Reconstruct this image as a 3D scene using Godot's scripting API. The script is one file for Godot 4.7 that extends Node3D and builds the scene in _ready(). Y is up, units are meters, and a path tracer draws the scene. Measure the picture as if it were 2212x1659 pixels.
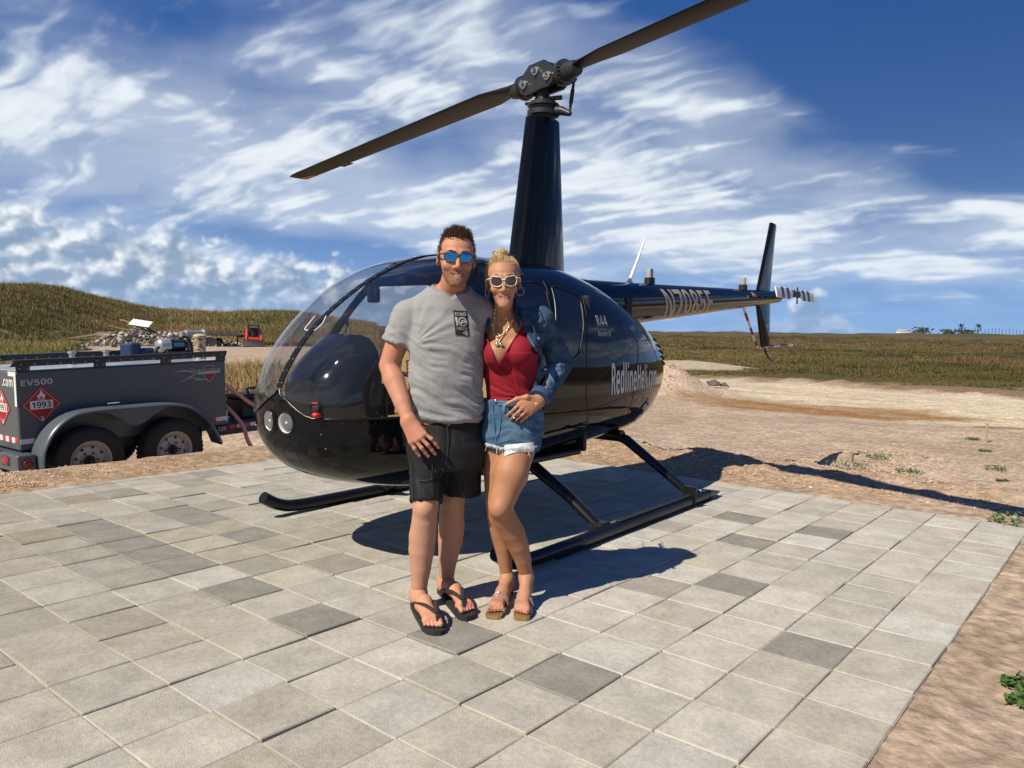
extends Node3D
# A couple stand on a paved helicopter pad in front of a black light helicopter; dunes, marsh and a fuel trailer behind.

const FOC := 1675.9
const EYE := Vector3(0, 1.3396, 0)
const PITCH := 0.0656554
const ROLL := 0.0205111
const TILE := 0.306
const SLAB_YAW := 0.8800529
var cam_r := Vector3(cos(ROLL), sin(ROLL) * cos(PITCH), -sin(ROLL) * sin(PITCH))
var cam_u := Vector3(-sin(ROLL), cos(ROLL) * cos(PITCH), -cos(ROLL) * sin(PITCH))
var cam_f := Vector3(0, -sin(PITCH), -cos(PITCH))
var rng := RandomNumberGenerator.new()
var names := {}
var M := {}
var nz := FastNoiseLite.new()
var nz2 := FastNoiseLite.new()
var font_bold: SystemFont
var font_serif: SystemFont


# ---------------------------------------------------------------- places: a sight line measured in the photograph, cut at a distance or on the ground
func sight(px: float, py: float) -> Vector3:
	return cam_f + cam_r * ((px - 1106.0) / FOC) - cam_u * ((py - 829.5) / FOC)


func at(px: float, py: float, d: float) -> Vector3:
	var s := sight(px, py)
	return EYE + s * (d / -s.z)


func on(px: float, py: float, y := 0.0) -> Vector3:
	var s := sight(px, py)
	return EYE + s * ((y - EYE.y) / s.y)


func grid(a: float, b: float, y := 0.0) -> Vector3:
	var gx := (a + 3.4814) * TILE
	var gz := (b - 9.05797) * TILE
	var c := cos(SLAB_YAW)
	var s := sin(SLAB_YAW)
	return Vector3(gx * c + gz * s, y, -gx * s + gz * c)


func ungrid(p: Vector3) -> Vector2:
	var c := cos(SLAB_YAW)
	var s := sin(SLAB_YAW)
	return Vector2((p.x * c - p.z * s) / TILE - 3.4814, (p.x * s + p.z * c) / TILE + 9.05797)


# ---------------------------------------------------------------- mesh builder: triangles are given counter-clockwise as seen from outside
class MB:
	var v := PackedVector3Array()
	var n := PackedVector3Array()
	var c := PackedColorArray()
	var uv := PackedVector2Array()
	var ix := PackedInt32Array()
	var col := Color.WHITE

	func vert(p: Vector3, nn := Vector3.ZERO, u := Vector2.ZERO) -> int:
		v.append(p)
		n.append(nn)
		uv.append(u)
		c.append(col)
		return v.size() - 1

	func tri(a: int, b: int, d: int) -> void:
		ix.append(a)
		ix.append(b)
		ix.append(d)

	func quad(a: int, b: int, d: int, e: int) -> void:
		tri(a, b, d)
		tri(a, d, e)

	func ftri(a: Vector3, b: Vector3, d: Vector3) -> void:
		var nn := (b - a).cross(d - a).normalized()
		tri(vert(a, nn), vert(b, nn), vert(d, nn))

	func fquad(a: Vector3, b: Vector3, d: Vector3, e: Vector3) -> void:
		var nn := (d - a).cross(e - b).normalized()
		quad(vert(a, nn, Vector2(0, 1)), vert(b, nn, Vector2(1, 1)), vert(d, nn, Vector2(1, 0)), vert(e, nn, Vector2(0, 0)))

	func poly(pts: Array) -> void:  # flat convex polygon
		var nn := Vector3.ZERO
		for i in range(1, pts.size() - 1):
			nn += (pts[i] - pts[0]).cross(pts[i + 1] - pts[0])
		nn = nn.normalized()
		var k := []
		for p in pts:
			k.append(vert(p, nn))
		for i in range(1, pts.size() - 1):
			tri(k[0], k[i], k[i + 1])

	func box(t: Transform3D, size: Vector3, bev := 0.0) -> void:
		var h := size * 0.5
		var q := h - Vector3.ONE * bev
		for ax in 3:
			for s in [-1.0, 1.0]:
				var u := Vector3.ZERO
				var w := Vector3.ZERO
				var m := Vector3.ZERO
				m[ax] = h[ax] * s
				u[(ax + 1) % 3] = q[(ax + 1) % 3]
				w[(ax + 2) % 3] = q[(ax + 2) % 3] * s
				fquad(t * (m - u - w), t * (m + u - w), t * (m + u + w), t * (m - u + w))
		if bev <= 0.0:
			return
		for ax in 3:
			var b1 := (ax + 1) % 3
			var b2 := (ax + 2) % 3
			for s1 in [-1.0, 1.0]:
				for s2 in [-1.0, 1.0]:
					var p := Vector3.ZERO
					var r := Vector3.ZERO
					p[b1] = h[b1] * s1
					p[b2] = q[b2] * s2
					r[b1] = q[b1] * s1
					r[b2] = h[b2] * s2
					var e := Vector3.ZERO
					e[ax] = -q[ax] * s1 * s2
					fquad(t * (p - e), t * (p + e), t * (r + e), t * (r - e))
		for sx in [-1.0, 1.0]:
			for sy in [-1.0, 1.0]:
				for sz in [-1.0, 1.0]:
					var g := Vector3(sx, sy, sz)
					var p1 := q * g
					var a := p1
					var b := p1
					var d := p1
					a.x = h.x * sx
					b.y = h.y * sy
					d.z = h.z * sz
					if sx * sy * sz > 0:
						ftri(t * a, t * b, t * d)
					else:
						ftri(t * a, t * d, t * b)

	func smooth(fv: int, fi: int, flip := false) -> void:  # normals from the faces added since
		for i in range(fv, v.size()):
			n[i] = Vector3.ZERO
		for i in range(fi, ix.size(), 3):
			var a := ix[i]
			var b := ix[i + 1]
			var d := ix[i + 2]
			var nn := (v[b] - v[a]).cross(v[d] - v[a])
			n[a] += nn
			n[b] += nn
			n[d] += nn
		for i in range(fv, v.size()):
			n[i] = n[i].normalized()

	func tube(path: Array, rad: Variant, sides := 10, cap := true, flat := 1.0) -> void:
		var up := Vector3.UP
		var d0: Vector3 = (path[1] - path[0]).normalized()
		if absf(d0.dot(up)) > 0.9:
			up = Vector3.RIGHT
		var rings := []
		var side := d0.cross(up).normalized()
		for i in path.size():
			var t: Vector3 = (path[mini(i + 1, path.size() - 1)] - path[maxi(i - 1, 0)]).normalized()
			side = (side - t * side.dot(t)).normalized()
			var o := t.cross(side)
			var r: float = rad[i] if rad is Array else rad
			var ring := PackedInt32Array()
			for k in sides:
				var w := TAU * k / sides
				var q := side * cos(w) + o * sin(w) * flat
				var nn := (side * cos(w) * flat + o * sin(w)).normalized()
				ring.append(vert(path[i] + q * r, nn, Vector2(float(k) / sides, i)))
			rings.append(ring)
		for i in path.size() - 1:
			for k in sides:
				var k2 := (k + 1) % sides
				quad(rings[i][k], rings[i][k2], rings[i + 1][k2], rings[i + 1][k])
		if cap:
			for e in [0, path.size() - 1]:
				var t: Vector3 = (path[1] - path[0]).normalized() * -1.0 if e == 0 else (path[e] - path[e - 1]).normalized()
				var m := vert(path[e], t)
				var ring := PackedInt32Array()
				for k in sides:
					ring.append(vert(v[rings[e][k]], t))
				for k in sides:
					var k2 := (k + 1) % sides
					if e == 0:
						tri(m, ring[k2], ring[k])
					else:
						tri(m, ring[k], ring[k2])

	func rod(a: Vector3, b: Vector3, r: float, sides := 8) -> void:
		tube([a, b], r, sides)

	func lathe(t: Transform3D, prof: Array, sides := 24) -> void:  # prof: Vector2(radius, height) going up, outside
		for i in prof.size() - 1:
			var p: Vector2 = prof[i]
			var q: Vector2 = prof[i + 1]
			var d := (q - p).normalized()
			var na := Vector2(d.y, -d.x)
			var n0 := na
			var n1 := na
			if i > 0:
				var e: Vector2 = (p - prof[i - 1]).normalized()
				var m := Vector2(e.y, -e.x)
				if m.dot(na) > 0.6:
					n0 = (m + na).normalized()
			if i < prof.size() - 2:
				var e: Vector2 = (prof[i + 2] - q).normalized()
				var m := Vector2(e.y, -e.x)
				if m.dot(na) > 0.6:
					n1 = (m + na).normalized()
			var r0 := PackedInt32Array()
			var r1 := PackedInt32Array()
			for k in sides + 1:
				var w := -TAU * k / sides
				var o := Vector3(cos(w), 0, sin(w))
				r0.append(vert(t * (o * p.x + Vector3(0, p.y, 0)), (t.basis * (o * n0.x + Vector3(0, n0.y, 0))).normalized(), Vector2(float(k) / sides, 0)))
				r1.append(vert(t * (o * q.x + Vector3(0, q.y, 0)), (t.basis * (o * n1.x + Vector3(0, n1.y, 0))).normalized(), Vector2(float(k) / sides, 1)))
			for k in sides:
				quad(r0[k], r0[k + 1], r1[k + 1], r1[k])

	func loft(rings: Array, closed := true, caps := true) -> void:
		var fv := v.size()
		var fi := ix.size()
		var m: int = rings[0].size()
		for r in rings.size():
			for k in m:
				vert(rings[r][k], Vector3.ZERO, Vector2(float(k) / m, float(r) / rings.size()))
		for r in rings.size() - 1:
			for k in (m if closed else m - 1):
				var k2 := (k + 1) % m
				quad(fv + r * m + k, fv + r * m + k2, fv + (r + 1) * m + k2, fv + (r + 1) * m + k)
		smooth(fv, fi)
		if caps and closed:
			var a: Array = []
			var b: Array = []
			for k in m:
				a.append(rings[0][m - 1 - k])
				b.append(rings[-1][k])
			poly(a)
			poly(b)

	func ball(ctr: Vector3, rad: Vector3, bas := Basis(), seg := 12, rows := 8) -> void:
		var fv := v.size()
		for r in rows + 1:
			var ph := PI * r / rows
			for k in seg + 1:
				var w := TAU * k / seg
				var o := Vector3(sin(ph) * cos(w), cos(ph), sin(ph) * sin(w))
				vert(ctr + bas * (o * rad), (bas * (o / rad)).normalized(), Vector2(float(k) / seg, float(r) / rows))
		for r in rows:
			for k in seg:
				var i := fv + r * (seg + 1) + k
				quad(i, i + 1, i + seg + 2, i + seg + 1)

	func sheet(nu: int, nv: int, f: Callable) -> void:  # f(u, v) for u, v in 0..1; faces towards du x dv
		var fv := v.size()
		var fi := ix.size()
		for j in nv + 1:
			for i in nu + 1:
				vert(f.call(float(i) / nu, float(j) / nv), Vector3.ZERO, Vector2(float(i) / nu, 1.0 - float(j) / nv))
		for j in nv:
			for i in nu:
				var k := fv + j * (nu + 1) + i
				quad(k, k + 1, k + nu + 2, k + nu + 1)
		smooth(fv, fi)

	func slab(outline: Array, t: Transform3D, thick: float) -> void:  # 2D outline (counter-clockwise) in the XY plane of t, thick along its +Z
		var flat := PackedVector2Array()
		for p in outline:
			flat.append(p)
		var tr := Geometry2D.triangulate_polygon(flat)
		for k in range(0, tr.size(), 3):
			var a := flat[tr[k]]
			var b := flat[tr[k + 1]]
			var d := flat[tr[k + 2]]
			if (b - a).cross(d - a) < 0:
				var x := b
				b = d
				d = x
			ftri(t * Vector3(a.x, a.y, thick), t * Vector3(b.x, b.y, thick), t * Vector3(d.x, d.y, thick))
			ftri(t * Vector3(a.x, a.y, 0), t * Vector3(d.x, d.y, 0), t * Vector3(b.x, b.y, 0))
		for k in flat.size():
			var a := flat[k]
			var b := flat[(k + 1) % flat.size()]
			fquad(t * Vector3(a.x, a.y, 0), t * Vector3(b.x, b.y, 0), t * Vector3(b.x, b.y, thick), t * Vector3(a.x, a.y, thick))

	func mesh() -> ArrayMesh:
		var a := []
		a.resize(Mesh.ARRAY_MAX)
		a[Mesh.ARRAY_VERTEX] = v
		a[Mesh.ARRAY_NORMAL] = n
		a[Mesh.ARRAY_COLOR] = c
		a[Mesh.ARRAY_TEX_UV] = uv
		var o := ix.duplicate()
		for i in range(0, o.size(), 3):
			var s := o[i + 1]
			o[i + 1] = o[i + 2]
			o[i + 2] = s
		a[Mesh.ARRAY_INDEX] = o
		var m := ArrayMesh.new()
		m.add_surface_from_arrays(Mesh.PRIMITIVE_TRIANGLES, a)
		return m


# ---------------------------------------------------------------- nodes
func numbered(called: String, parent: Node) -> String:
	var key := str(parent.get_instance_id()) + called
	var k: int = names.get(key, 0)
	names[key] = k + 1
	return called if k == 0 else "%s_%03d" % [called, k]


func put(called: String, b: Variant, m: Material, parent: Node = null) -> MeshInstance3D:
	var o := MeshInstance3D.new()
	var par: Node = parent if parent else self
	o.name = numbered(called, par)
	o.mesh = b.mesh() if b is MB else b
	o.material_override = m
	par.add_child(o, true)
	return o


func bits(called: String, b: Variant, m: Material, parent: Node = null) -> MeshInstance3D:  # many tiny alike pieces of one part
	var o := put(called, b, m, parent)
	o.set_meta("kind", "stuff")
	return o


func thing(called: String, label: String, category: String, pos := Vector3.ZERO, group := "") -> Node3D:
	var o := Node3D.new()
	o.name = numbered(called, self)
	add_child(o, true)
	o.position = pos
	return tag(o, label, category, group)


func tag(o: Node3D, label: String, category: String, group := "") -> Node3D:
	o.set_meta("label", label)
	o.set_meta("category", category)
	if group:
		o.set_meta("group", group)
	return o


func copy_of(o: Node3D, called: String, label: String, xf: Transform3D) -> Node3D:
	var r: Node3D = o.duplicate()
	r.name = numbered(called, self)
	add_child(r, true)
	r.transform = xf
	if label:
		r.set_meta("label", label)
	return r


# ---------------------------------------------------------------- materials and computed textures (colours are linear base colours)
func mat(key: String, c: Color, rough := 0.6, metal := 0.0, spec := 0.5) -> StandardMaterial3D:
	var m := StandardMaterial3D.new()
	m.resource_name = key
	m.albedo_color = c.linear_to_srgb()
	m.roughness = rough
	m.metallic = metal
	m.metallic_specular = spec
	m.cull_mode = BaseMaterial3D.CULL_DISABLED
	M[key] = m
	return m


func vmat(key: String, rough := 0.6, metal := 0.0, spec := 0.5) -> StandardMaterial3D:
	var m := mat(key, Color.WHITE, rough, metal, spec)
	m.vertex_color_use_as_albedo = true
	return m


func glass(key: String, c: Color, alpha: float) -> StandardMaterial3D:
	var m := mat(key, c, 0.02)
	m.transparency = BaseMaterial3D.TRANSPARENCY_ALPHA
	m.albedo_color.a = alpha
	return m


func noise(freq: float, oct := 4, kind := FastNoiseLite.TYPE_SIMPLEX_SMOOTH, sd := 1) -> FastNoiseLite:
	var f := FastNoiseLite.new()
	f.noise_type = kind
	f.frequency = freq
	f.fractal_octaves = oct
	f.seed = sd
	return f


func grain(size: int, f: FastNoiseLite, lo: float, hi: float, fine := 0.0, sd := 1) -> ImageTexture:  # a seamless grey texture, lo..hi
	var im := f.get_seamless_image(size, size)
	var d := im.get_data()
	var r := RandomNumberGenerator.new()
	r.seed = sd
	for i in d.size():
		d[i] = int(clampf((lo + (hi - lo) * d[i] / 255.0 + (r.randf() - 0.5) * fine) * 255.0, 0, 255))
	return ImageTexture.create_from_image(Image.create_from_data(size, size, false, Image.FORMAT_L8, d))


func textured(m: StandardMaterial3D, alb: Texture2D, bump: Texture2D, scale: float, depth_cm: float, world := true) -> StandardMaterial3D:
	m.uv1_triplanar = true
	m.uv1_world_triplanar = world
	m.uv1_scale = Vector3.ONE * scale
	if alb:
		m.albedo_texture = alb
	if bump:
		m.heightmap_enabled = true
		m.heightmap_texture = bump
		m.heightmap_scale = depth_cm
	return m


func mottled(m: StandardMaterial3D, t: Texture2D, scale: float) -> void:  # a second, larger pattern over the first
	m.detail_enabled = true
	m.detail_blend_mode = BaseMaterial3D.BLEND_MODE_MUL
	m.detail_uv_layer = BaseMaterial3D.DETAIL_UV_2
	m.detail_albedo = t
	m.uv2_triplanar = true
	m.uv2_world_triplanar = true
	m.uv2_scale = Vector3.ONE * scale


func curve(tab: Array, x: float, k: int) -> float:  # smooth curve through rows [x, a, b, ...] with descending x
	var m := tab.size()
	var i := 0
	while i < m - 2 and x < tab[i + 1][0]:
		i += 1
	var f0: float = tab[i][0]
	var f1: float = tab[i + 1][0]
	var h := f1 - f0
	var t := (x - f0) / h
	var p0: float = tab[i][k]
	var p1: float = tab[i + 1][k]
	var m0: float = (p1 - p0) / h if i == 0 else (p1 - tab[i - 1][k]) / (f1 - tab[i - 1][0])
	var m1: float = (p1 - p0) / h if i == m - 2 else (tab[i + 2][k] - p0) / (tab[i + 2][0] - f0)
	var t2 := t * t
	var t3 := t2 * t
	return (2 * t3 - 3 * t2 + 1) * p0 + (t3 - 2 * t2 + t) * m0 * h + (3 * t2 - 2 * t3) * p1 + (t3 - t2) * m1 * h


func spline(pts: Array, steps: int) -> Array:
	var o := []
	var m := pts.size()
	for i in m - 1:
		for s in steps:
			var t := float(s) / steps
			o.append(pts[i].cubic_interpolate(pts[i + 1], pts[maxi(i - 1, 0)], pts[mini(i + 2, m - 1)], t))
	o.append(pts[m - 1])
	return o


# ---------------------------------------------------------------- lettering
func letters(text: String, height: float, font: Font, squeeze := 1.0, slant := 0.0, depth := 0.0) -> Array:  # triangles (Vector2 triples) of flat lettering, left-aligned on the baseline
	var tm := TextMesh.new()
	tm.text = text
	tm.font = font
	tm.font_size = 64
	tm.pixel_size = 0.01
	tm.depth = 0.0
	tm.curve_step = 2.0
	tm.horizontal_alignment = HORIZONTAL_ALIGNMENT_LEFT
	var tris := []
	if tm.get_surface_count() == 0:
		return tris
	var arr := tm.surface_get_arrays(0)
	var vs: PackedVector3Array = arr[Mesh.ARRAY_VERTEX]
	var id: PackedInt32Array = arr[Mesh.ARRAY_INDEX] if arr[Mesh.ARRAY_INDEX] != null else PackedInt32Array(range(vs.size()))
	var lo := Vector2(1e9, 1e9)
	var hi := Vector2(-1e9, -1e9)
	for p in vs:
		lo = lo.min(Vector2(p.x, p.y))
		hi = hi.max(Vector2(p.x, p.y))
	var k := height / maxf(hi.y - lo.y, 0.001)
	for i in id.size():
		var p := vs[id[i]]
		var q := Vector2(p.x - lo.x, p.y - lo.y) * k
		tris.append(Vector2(q.x * squeeze + q.y * slant, q.y))
	return tris


func width_of(tris: Array) -> float:
	var w := 0.0
	for p in tris:
		w = maxf(w, p.x)
	return w


func lay_letters(b: MB, tris: Array, place: Callable, most := 0.05) -> void:  # place(Vector2) -> Vector3 on the surface
	for i in range(0, tris.size(), 3):
		_split(b, tris[i], tris[i + 1], tris[i + 2], place, most, 0)


func _split(b: MB, p: Vector2, q: Vector2, r: Vector2, place: Callable, most: float, deep: int) -> void:
	var e := maxf(p.distance_to(q), maxf(q.distance_to(r), r.distance_to(p)))
	if e > most and deep < 5:
		if p.distance_to(q) >= e - 1e-6:
			_split(b, p, (p + q) / 2, r, place, most, deep + 1)
			_split(b, (p + q) / 2, q, r, place, most, deep + 1)
		elif q.distance_to(r) >= e - 1e-6:
			_split(b, p, q, (q + r) / 2, place, most, deep + 1)
			_split(b, p, (q + r) / 2, r, place, most, deep + 1)
		else:
			_split(b, p, q, (p + r) / 2, place, most, deep + 1)
			_split(b, (p + r) / 2, q, r, place, most, deep + 1)
		return
	var p3: Vector3 = place.call(p)
	var q3: Vector3 = place.call(q)
	var r3: Vector3 = place.call(r)
	b.ftri(p3, q3, r3)


func print_letters(im: Image, tris: Array, origin: Vector2, c: Color) -> void:  # lettering into a texture: origin is the lower left corner in pixels
	for i in range(0, tris.size(), 3):
		var a := Vector2(origin.x + tris[i].x, origin.y - tris[i].y)
		var b := Vector2(origin.x + tris[i + 1].x, origin.y - tris[i + 1].y)
		var d := Vector2(origin.x + tris[i + 2].x, origin.y - tris[i + 2].y)
		fill_tri(im, a, b, d, c)


func fill_tri(im: Image, a: Vector2, b: Vector2, d: Vector2, c: Color) -> void:
	var lo := a.min(b).min(d).floor()
	var hi := a.max(b).max(d).ceil()
	var ar := (b - a).cross(d - a)
	if absf(ar) < 1e-6:
		return
	for y in range(maxi(int(lo.y), 0), mini(int(hi.y) + 1, im.get_height())):
		for x in range(maxi(int(lo.x), 0), mini(int(hi.x) + 1, im.get_width())):
			var p := Vector2(x + 0.5, y + 0.5)
			var u := (b - p).cross(d - p) / ar
			var v := (d - p).cross(a - p) / ar
			var w := 1.0 - u - v
			if u >= -0.01 and v >= -0.01 and w >= -0.01:
				im.set_pixel(x, y, c)


func fill_poly(im: Image, pts: Array, c: Color) -> void:
	var flat := PackedVector2Array()
	for p in pts:
		flat.append(p)
	var tr := Geometry2D.triangulate_polygon(flat)
	for k in range(0, tr.size(), 3):
		fill_tri(im, flat[tr[k]], flat[tr[k + 1]], flat[tr[k + 2]], c)


# ================================================================ sky, sun, camera
func sm(a: float, b: float, x: float) -> float:
	var t := clampf((x - a) / (b - a), 0.0, 1.0)
	return t * t * (3.0 - 2.0 * t)


var sk_a: FastNoiseLite
var sk_b: FastNoiseLite
var sk_c: FastNoiseLite
var sk_d: FastNoiseLite
var sk_e: FastNoiseLite


func sky_color(az: float, el: float) -> Color:  # degrees; linear radiance of air and clouds
	var h := clampf(el, 0.0, 90.0)
	var t := 1.0 - exp(-h / 8.5)
	var right := sm(-10.0, 34.0, az) * sm(80.0, 40.0, az)
	var air := Vector3(0.28, 0.47, 0.78).lerp(Vector3(0.010, 0.072, 0.285), t)
	air = air * (1.0 - 0.16 * right * sm(2.0, 14.0, h))
	air = air.lerp(Vector3(0.20, 0.38, 0.70), 0.35 * sm(7.0, 0.0, h))
	var d := Vector3(sin(deg_to_rad(az)) * cos(deg_to_rad(h)), sin(deg_to_rad(h)), cos(deg_to_rad(az)) * cos(deg_to_rad(h)))
	# high cirrus on a plane overhead: torn fibres that run from the left horizon to the upper right
	var s := 1.0 / (d.y + 0.26)
	var p := Vector2(d.x, d.z) * s
	var wx := sk_a.get_noise_2d(p.x * 2.0, p.y * 2.0)
	var wy := sk_a.get_noise_2d(p.x * 2.0 + 31.0, p.y * 2.0 - 17.0)
	var q := (p + Vector2(wx, wy) * 0.10) * 3.1
	var along := q.x * 0.84 - q.y * 0.54
	var across := q.x * 0.54 + q.y * 0.84
	var puff := sk_d.get_noise_2d(q.x * 0.55 + 7.0, q.y * 0.8)
	var fib := sk_b.get_noise_2d(along * 0.34 + puff * 0.2, across * 1.5)
	var fine := sk_c.get_noise_2d(along * 0.8, across * 3.2)
	var curd := sk_e.get_noise_2d(q.x * 4.2, q.y * 4.8)
	fine = fine * 0.95 + curd * 0.32
	# where the veil is thick: a broad band through the middle, thin towards the upper right corner
	var mid := exp(-pow((h - 10.5 - 0.05 * az) / 6.2, 2.0))
	var low := exp(-pow((h - 5.0) / 3.2, 2.0)) * sm(-14.0, 4.0, az)
	var cover := 0.06 + 0.42 * mid + 0.30 * low + 0.22 * sm(12.0, -22.0, az) * sm(34.0, 14.0, h)
	cover -= 0.60 * sm(14.0, 30.0, az - (13.0 - h) * 0.9) * sm(6.5, 11.0, h)
	cover -= 0.06 * sm(16.0, 24.0, h)
	cover -= 0.30 * sm(5.0, 1.0, h)
	cover -= 0.55 * exp(-pow((h - 8.3 + 0.13 * (az + 34.0)) / 1.5, 2.0)) * sm(0.0, -9.0, az)
	var v := cover - 0.04 + 0.62 * puff + 0.66 * fib + 0.30 * fine
	var veil := sm(-0.06, 0.86, v)
	veil = clampf(veil * (0.90 + 0.4 * fine), 0.0, 1.0)
	veil = maxf(veil, 0.55 * sm(-0.15, 0.75, cover + 0.5 * puff + 0.12 * fib))
	var lit := Vector3(0.72, 0.79, 0.86).lerp(Vector3(0.60, 0.70, 0.82), sm(8.0, 2.0, h))
	var col := air.lerp(lit, veil * 0.93)
	# small thicker patches
	var tuft := sm(0.42, 0.95, v + 0.2 * sk_e.get_noise_2d(q.x * 1.8, q.y * 1.8))
	col = col.lerp(Vector3(0.84, 0.87, 0.89), tuft * 0.5)
	# cumulus bank low on the left, and a few small heaps elsewhere
	var aa := az * 0.21
	var bump := sk_d.get_noise_2d(aa * 1.0, 3.0) * 1.8 + sk_e.get_noise_2d(aa * 2.6, 9.0) * 0.8
	var top := 7.4 - 0.16 * (az + 34.0) + bump
	if az > -8.0:
		top = 4.2 - 0.55 * (az + 8.0) + bump
	top = maxf(top, (2.9 - 0.9 * absf(az - 21.2) + bump * 0.7) if az > 10.0 else top)
	var n1 := sk_d.get_noise_2d(aa * 1.5 + 3.0, h * 0.42)
	var n2 := sk_c.get_noise_2d(aa * 1.9 + n1 * 0.5, h * 0.55 + n1 * 0.5)
	var n3 := sk_e.get_noise_2d(aa * 4.5 + n2 * 0.5, h * 1.3)
	var body := sm(-0.5, 0.7, (top - h) * 0.75 + n1 * 1.5 + n2 * 0.7 + n3 * 0.25)
	if body > 0.0:
		var sunlit := sk_d.get_noise_2d(aa * 1.5 + 3.0 - 0.16, h * 0.42 + 0.20)
		var lum := clampf(0.34 + (n1 - sunlit) * 1.2 + n2 * 0.75 + n3 * 0.30 + 0.30 * sm(1.6, 0.0, top - h), 0.0, 1.0)
		var cum := Vector3(0.21, 0.305, 0.45).lerp(Vector3(0.84, 0.88, 0.92), pow(lum, 1.6))
		cum = cum.lerp(Vector3(0.26, 0.40, 0.60), sm(3.4, 0.5, h) * 0.7)
		col = col.lerp(cum, body * (0.85 if az < 10.0 else 0.7))
	# a low violet-grey layer over the horizon
	var lay := sm(0.0, 0.5, sk_d.get_noise_2d(aa * 1.2 + 40.0, h * 0.9) + 0.12) * sm(5.0, 1.0, h)
	col = col.lerp(Vector3(0.22, 0.36, 0.58), lay * 0.45)
	return Color(col.x, col.y, col.z)


func build_sky() -> void:
	sk_a = noise(0.55, 4, FastNoiseLite.TYPE_SIMPLEX_SMOOTH, 3)
	sk_b = noise(0.8, 5, FastNoiseLite.TYPE_SIMPLEX_SMOOTH, 14)
	sk_c = noise(1.3, 5, FastNoiseLite.TYPE_SIMPLEX_SMOOTH, 25)
	sk_d = noise(0.8, 5, FastNoiseLite.TYPE_SIMPLEX_SMOOTH, 36)
	sk_e = noise(0.9, 6, FastNoiseLite.TYPE_SIMPLEX_SMOOTH, 47)
	# the whole sky coarsely, then the part with the finest clouds at full size from the same function
	var w := 4096
	var hh := 2048
	var im := Image.create(512, 256, false, Image.FORMAT_RGB8)
	for y in 256:
		var el := 90.0 - (y + 0.5) * 180.0 / 256
		for x in 512:
			var az := (x + 0.5) * 360.0 / 512
			if az > 180.0:
				az -= 360.0
			var c: Color
			if el < -1.5:
				c = Color(0.22, 0.20, 0.17)
			else:
				var e := absf(absf(az) - 180.0)  # the two ends of the azimuth meet behind the camera
				c = sky_color(az, el)
				if e < 12.0:
					c = c.lerp(sky_color(-az, el), 0.5 * (1.0 - e / 12.0))
			im.set_pixel(x, y, Color(clampf(c.r, 0, 1), clampf(c.g, 0, 1), clampf(c.b, 0, 1)).linear_to_srgb())
	im.resize(w, hh, Image.INTERPOLATE_CUBIC)
	var y0 := int((90.0 - 40.0) / 180.0 * hh)
	var y1 := int((90.0 + 1.0) / 180.0 * hh)
	for y in range(y0, y1):
		var el := 90.0 - (y + 0.5) * 180.0 / hh
		for k in range(-500, 500):
			var az := (k + 0.5) * 360.0 / w
			var c := sky_color(az, el)
			var o := Color(clampf(c.r, 0, 1), clampf(c.g, 0, 1), clampf(c.b, 0, 1)).linear_to_srgb()
			var x := posmod(k, w)
			var edge := minf(minf((500 - absi(k)) / 40.0, (y - y0) / 40.0), 1.0)
			if edge < 1.0:
				o = im.get_pixel(x, y).lerp(o, edge)
			im.set_pixel(x, y, o)
	var pano := PanoramaSkyMaterial.new()
	pano.panorama = ImageTexture.create_from_image(im)
	pano.energy_multiplier = 1.0
	var sky := Sky.new()
	sky.sky_material = pano
	var env := Environment.new()
	env.background_mode = Environment.BG_SKY
	env.sky = sky
	env.background_energy_multiplier = 0.8
	env.tonemap_mode = Environment.TONE_MAPPER_LINEAR
	env.tonemap_exposure = 1.38
	env.sdfgi_enabled = true
	env.ssao_enabled = true
	env.ssil_enabled = true
	env.fog_enabled = true
	env.fog_density = 0.00012
	env.fog_light_color = Color(0.72, 0.80, 0.88)
	var we := WorldEnvironment.new()
	we.name = "world_environment"
	we.environment = env
	add_child(we)


func build_camera_and_sun() -> void:
	var cam := Camera3D.new()
	cam.name = "camera"
	cam.keep_aspect = Camera3D.KEEP_HEIGHT
	cam.fov = rad_to_deg(2.0 * atan(829.5 / FOC))
	cam.near = 0.05
	cam.far = 6000.0
	add_child(cam)
	cam.transform = Transform3D(Basis(cam_r, cam_u, -cam_f), EYE)
	var sun := DirectionalLight3D.new()
	sun.name = "sun"
	sun.light_energy = 1.6
	sun.light_color = Color(1.0, 0.95, 0.87)
	sun.light_angular_distance = 0.5
	sun.shadow_enabled = true
	add_child(sun)
	var k := Vector3(0.67, -1.0, -0.61)  # where the shadow of one metre falls
	sun.transform = Transform3D(Basis.looking_at(k.normalized(), Vector3.UP), Vector3(-20, 30, 20))


# ================================================================ terrain, paving, plants
const PAD_A0 := -6.0
const PAD_A1 := 18.5
const PAD_B0 := -13.4
const PAD_B1 := 7.0
var ridge := [[-70.0, 2.8], [-45.0, 2.7], [-33.4, 2.25], [-31.9, 2.32], [-30.2, 2.06], [-28.4, 1.62], [-25.7, 1.14], [-22.9, 0.74], [-20.5, 0.66], [-18.0, 0.84], [-16.2, 0.92], [-12.5, 0.45], [-10.4, 0.26], [0.0, 0.28], [13.0, 0.33], [19.4, 0.41], [33.0, 0.54], [60.0, 0.6]]
var nl: FastNoiseLite
var nm: FastNoiseLite
var ns: FastNoiseLite


func crest(az: float) -> float:  # elevation in degrees of the skyline of the land
	var i := 0
	while i < ridge.size() - 2 and az > ridge[i + 1][0]:
		i += 1
	return lerpf(ridge[i][1], ridge[i + 1][1], clampf((az - ridge[i][0]) / (ridge[i + 1][0] - ridge[i][0]), 0, 1))


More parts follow.
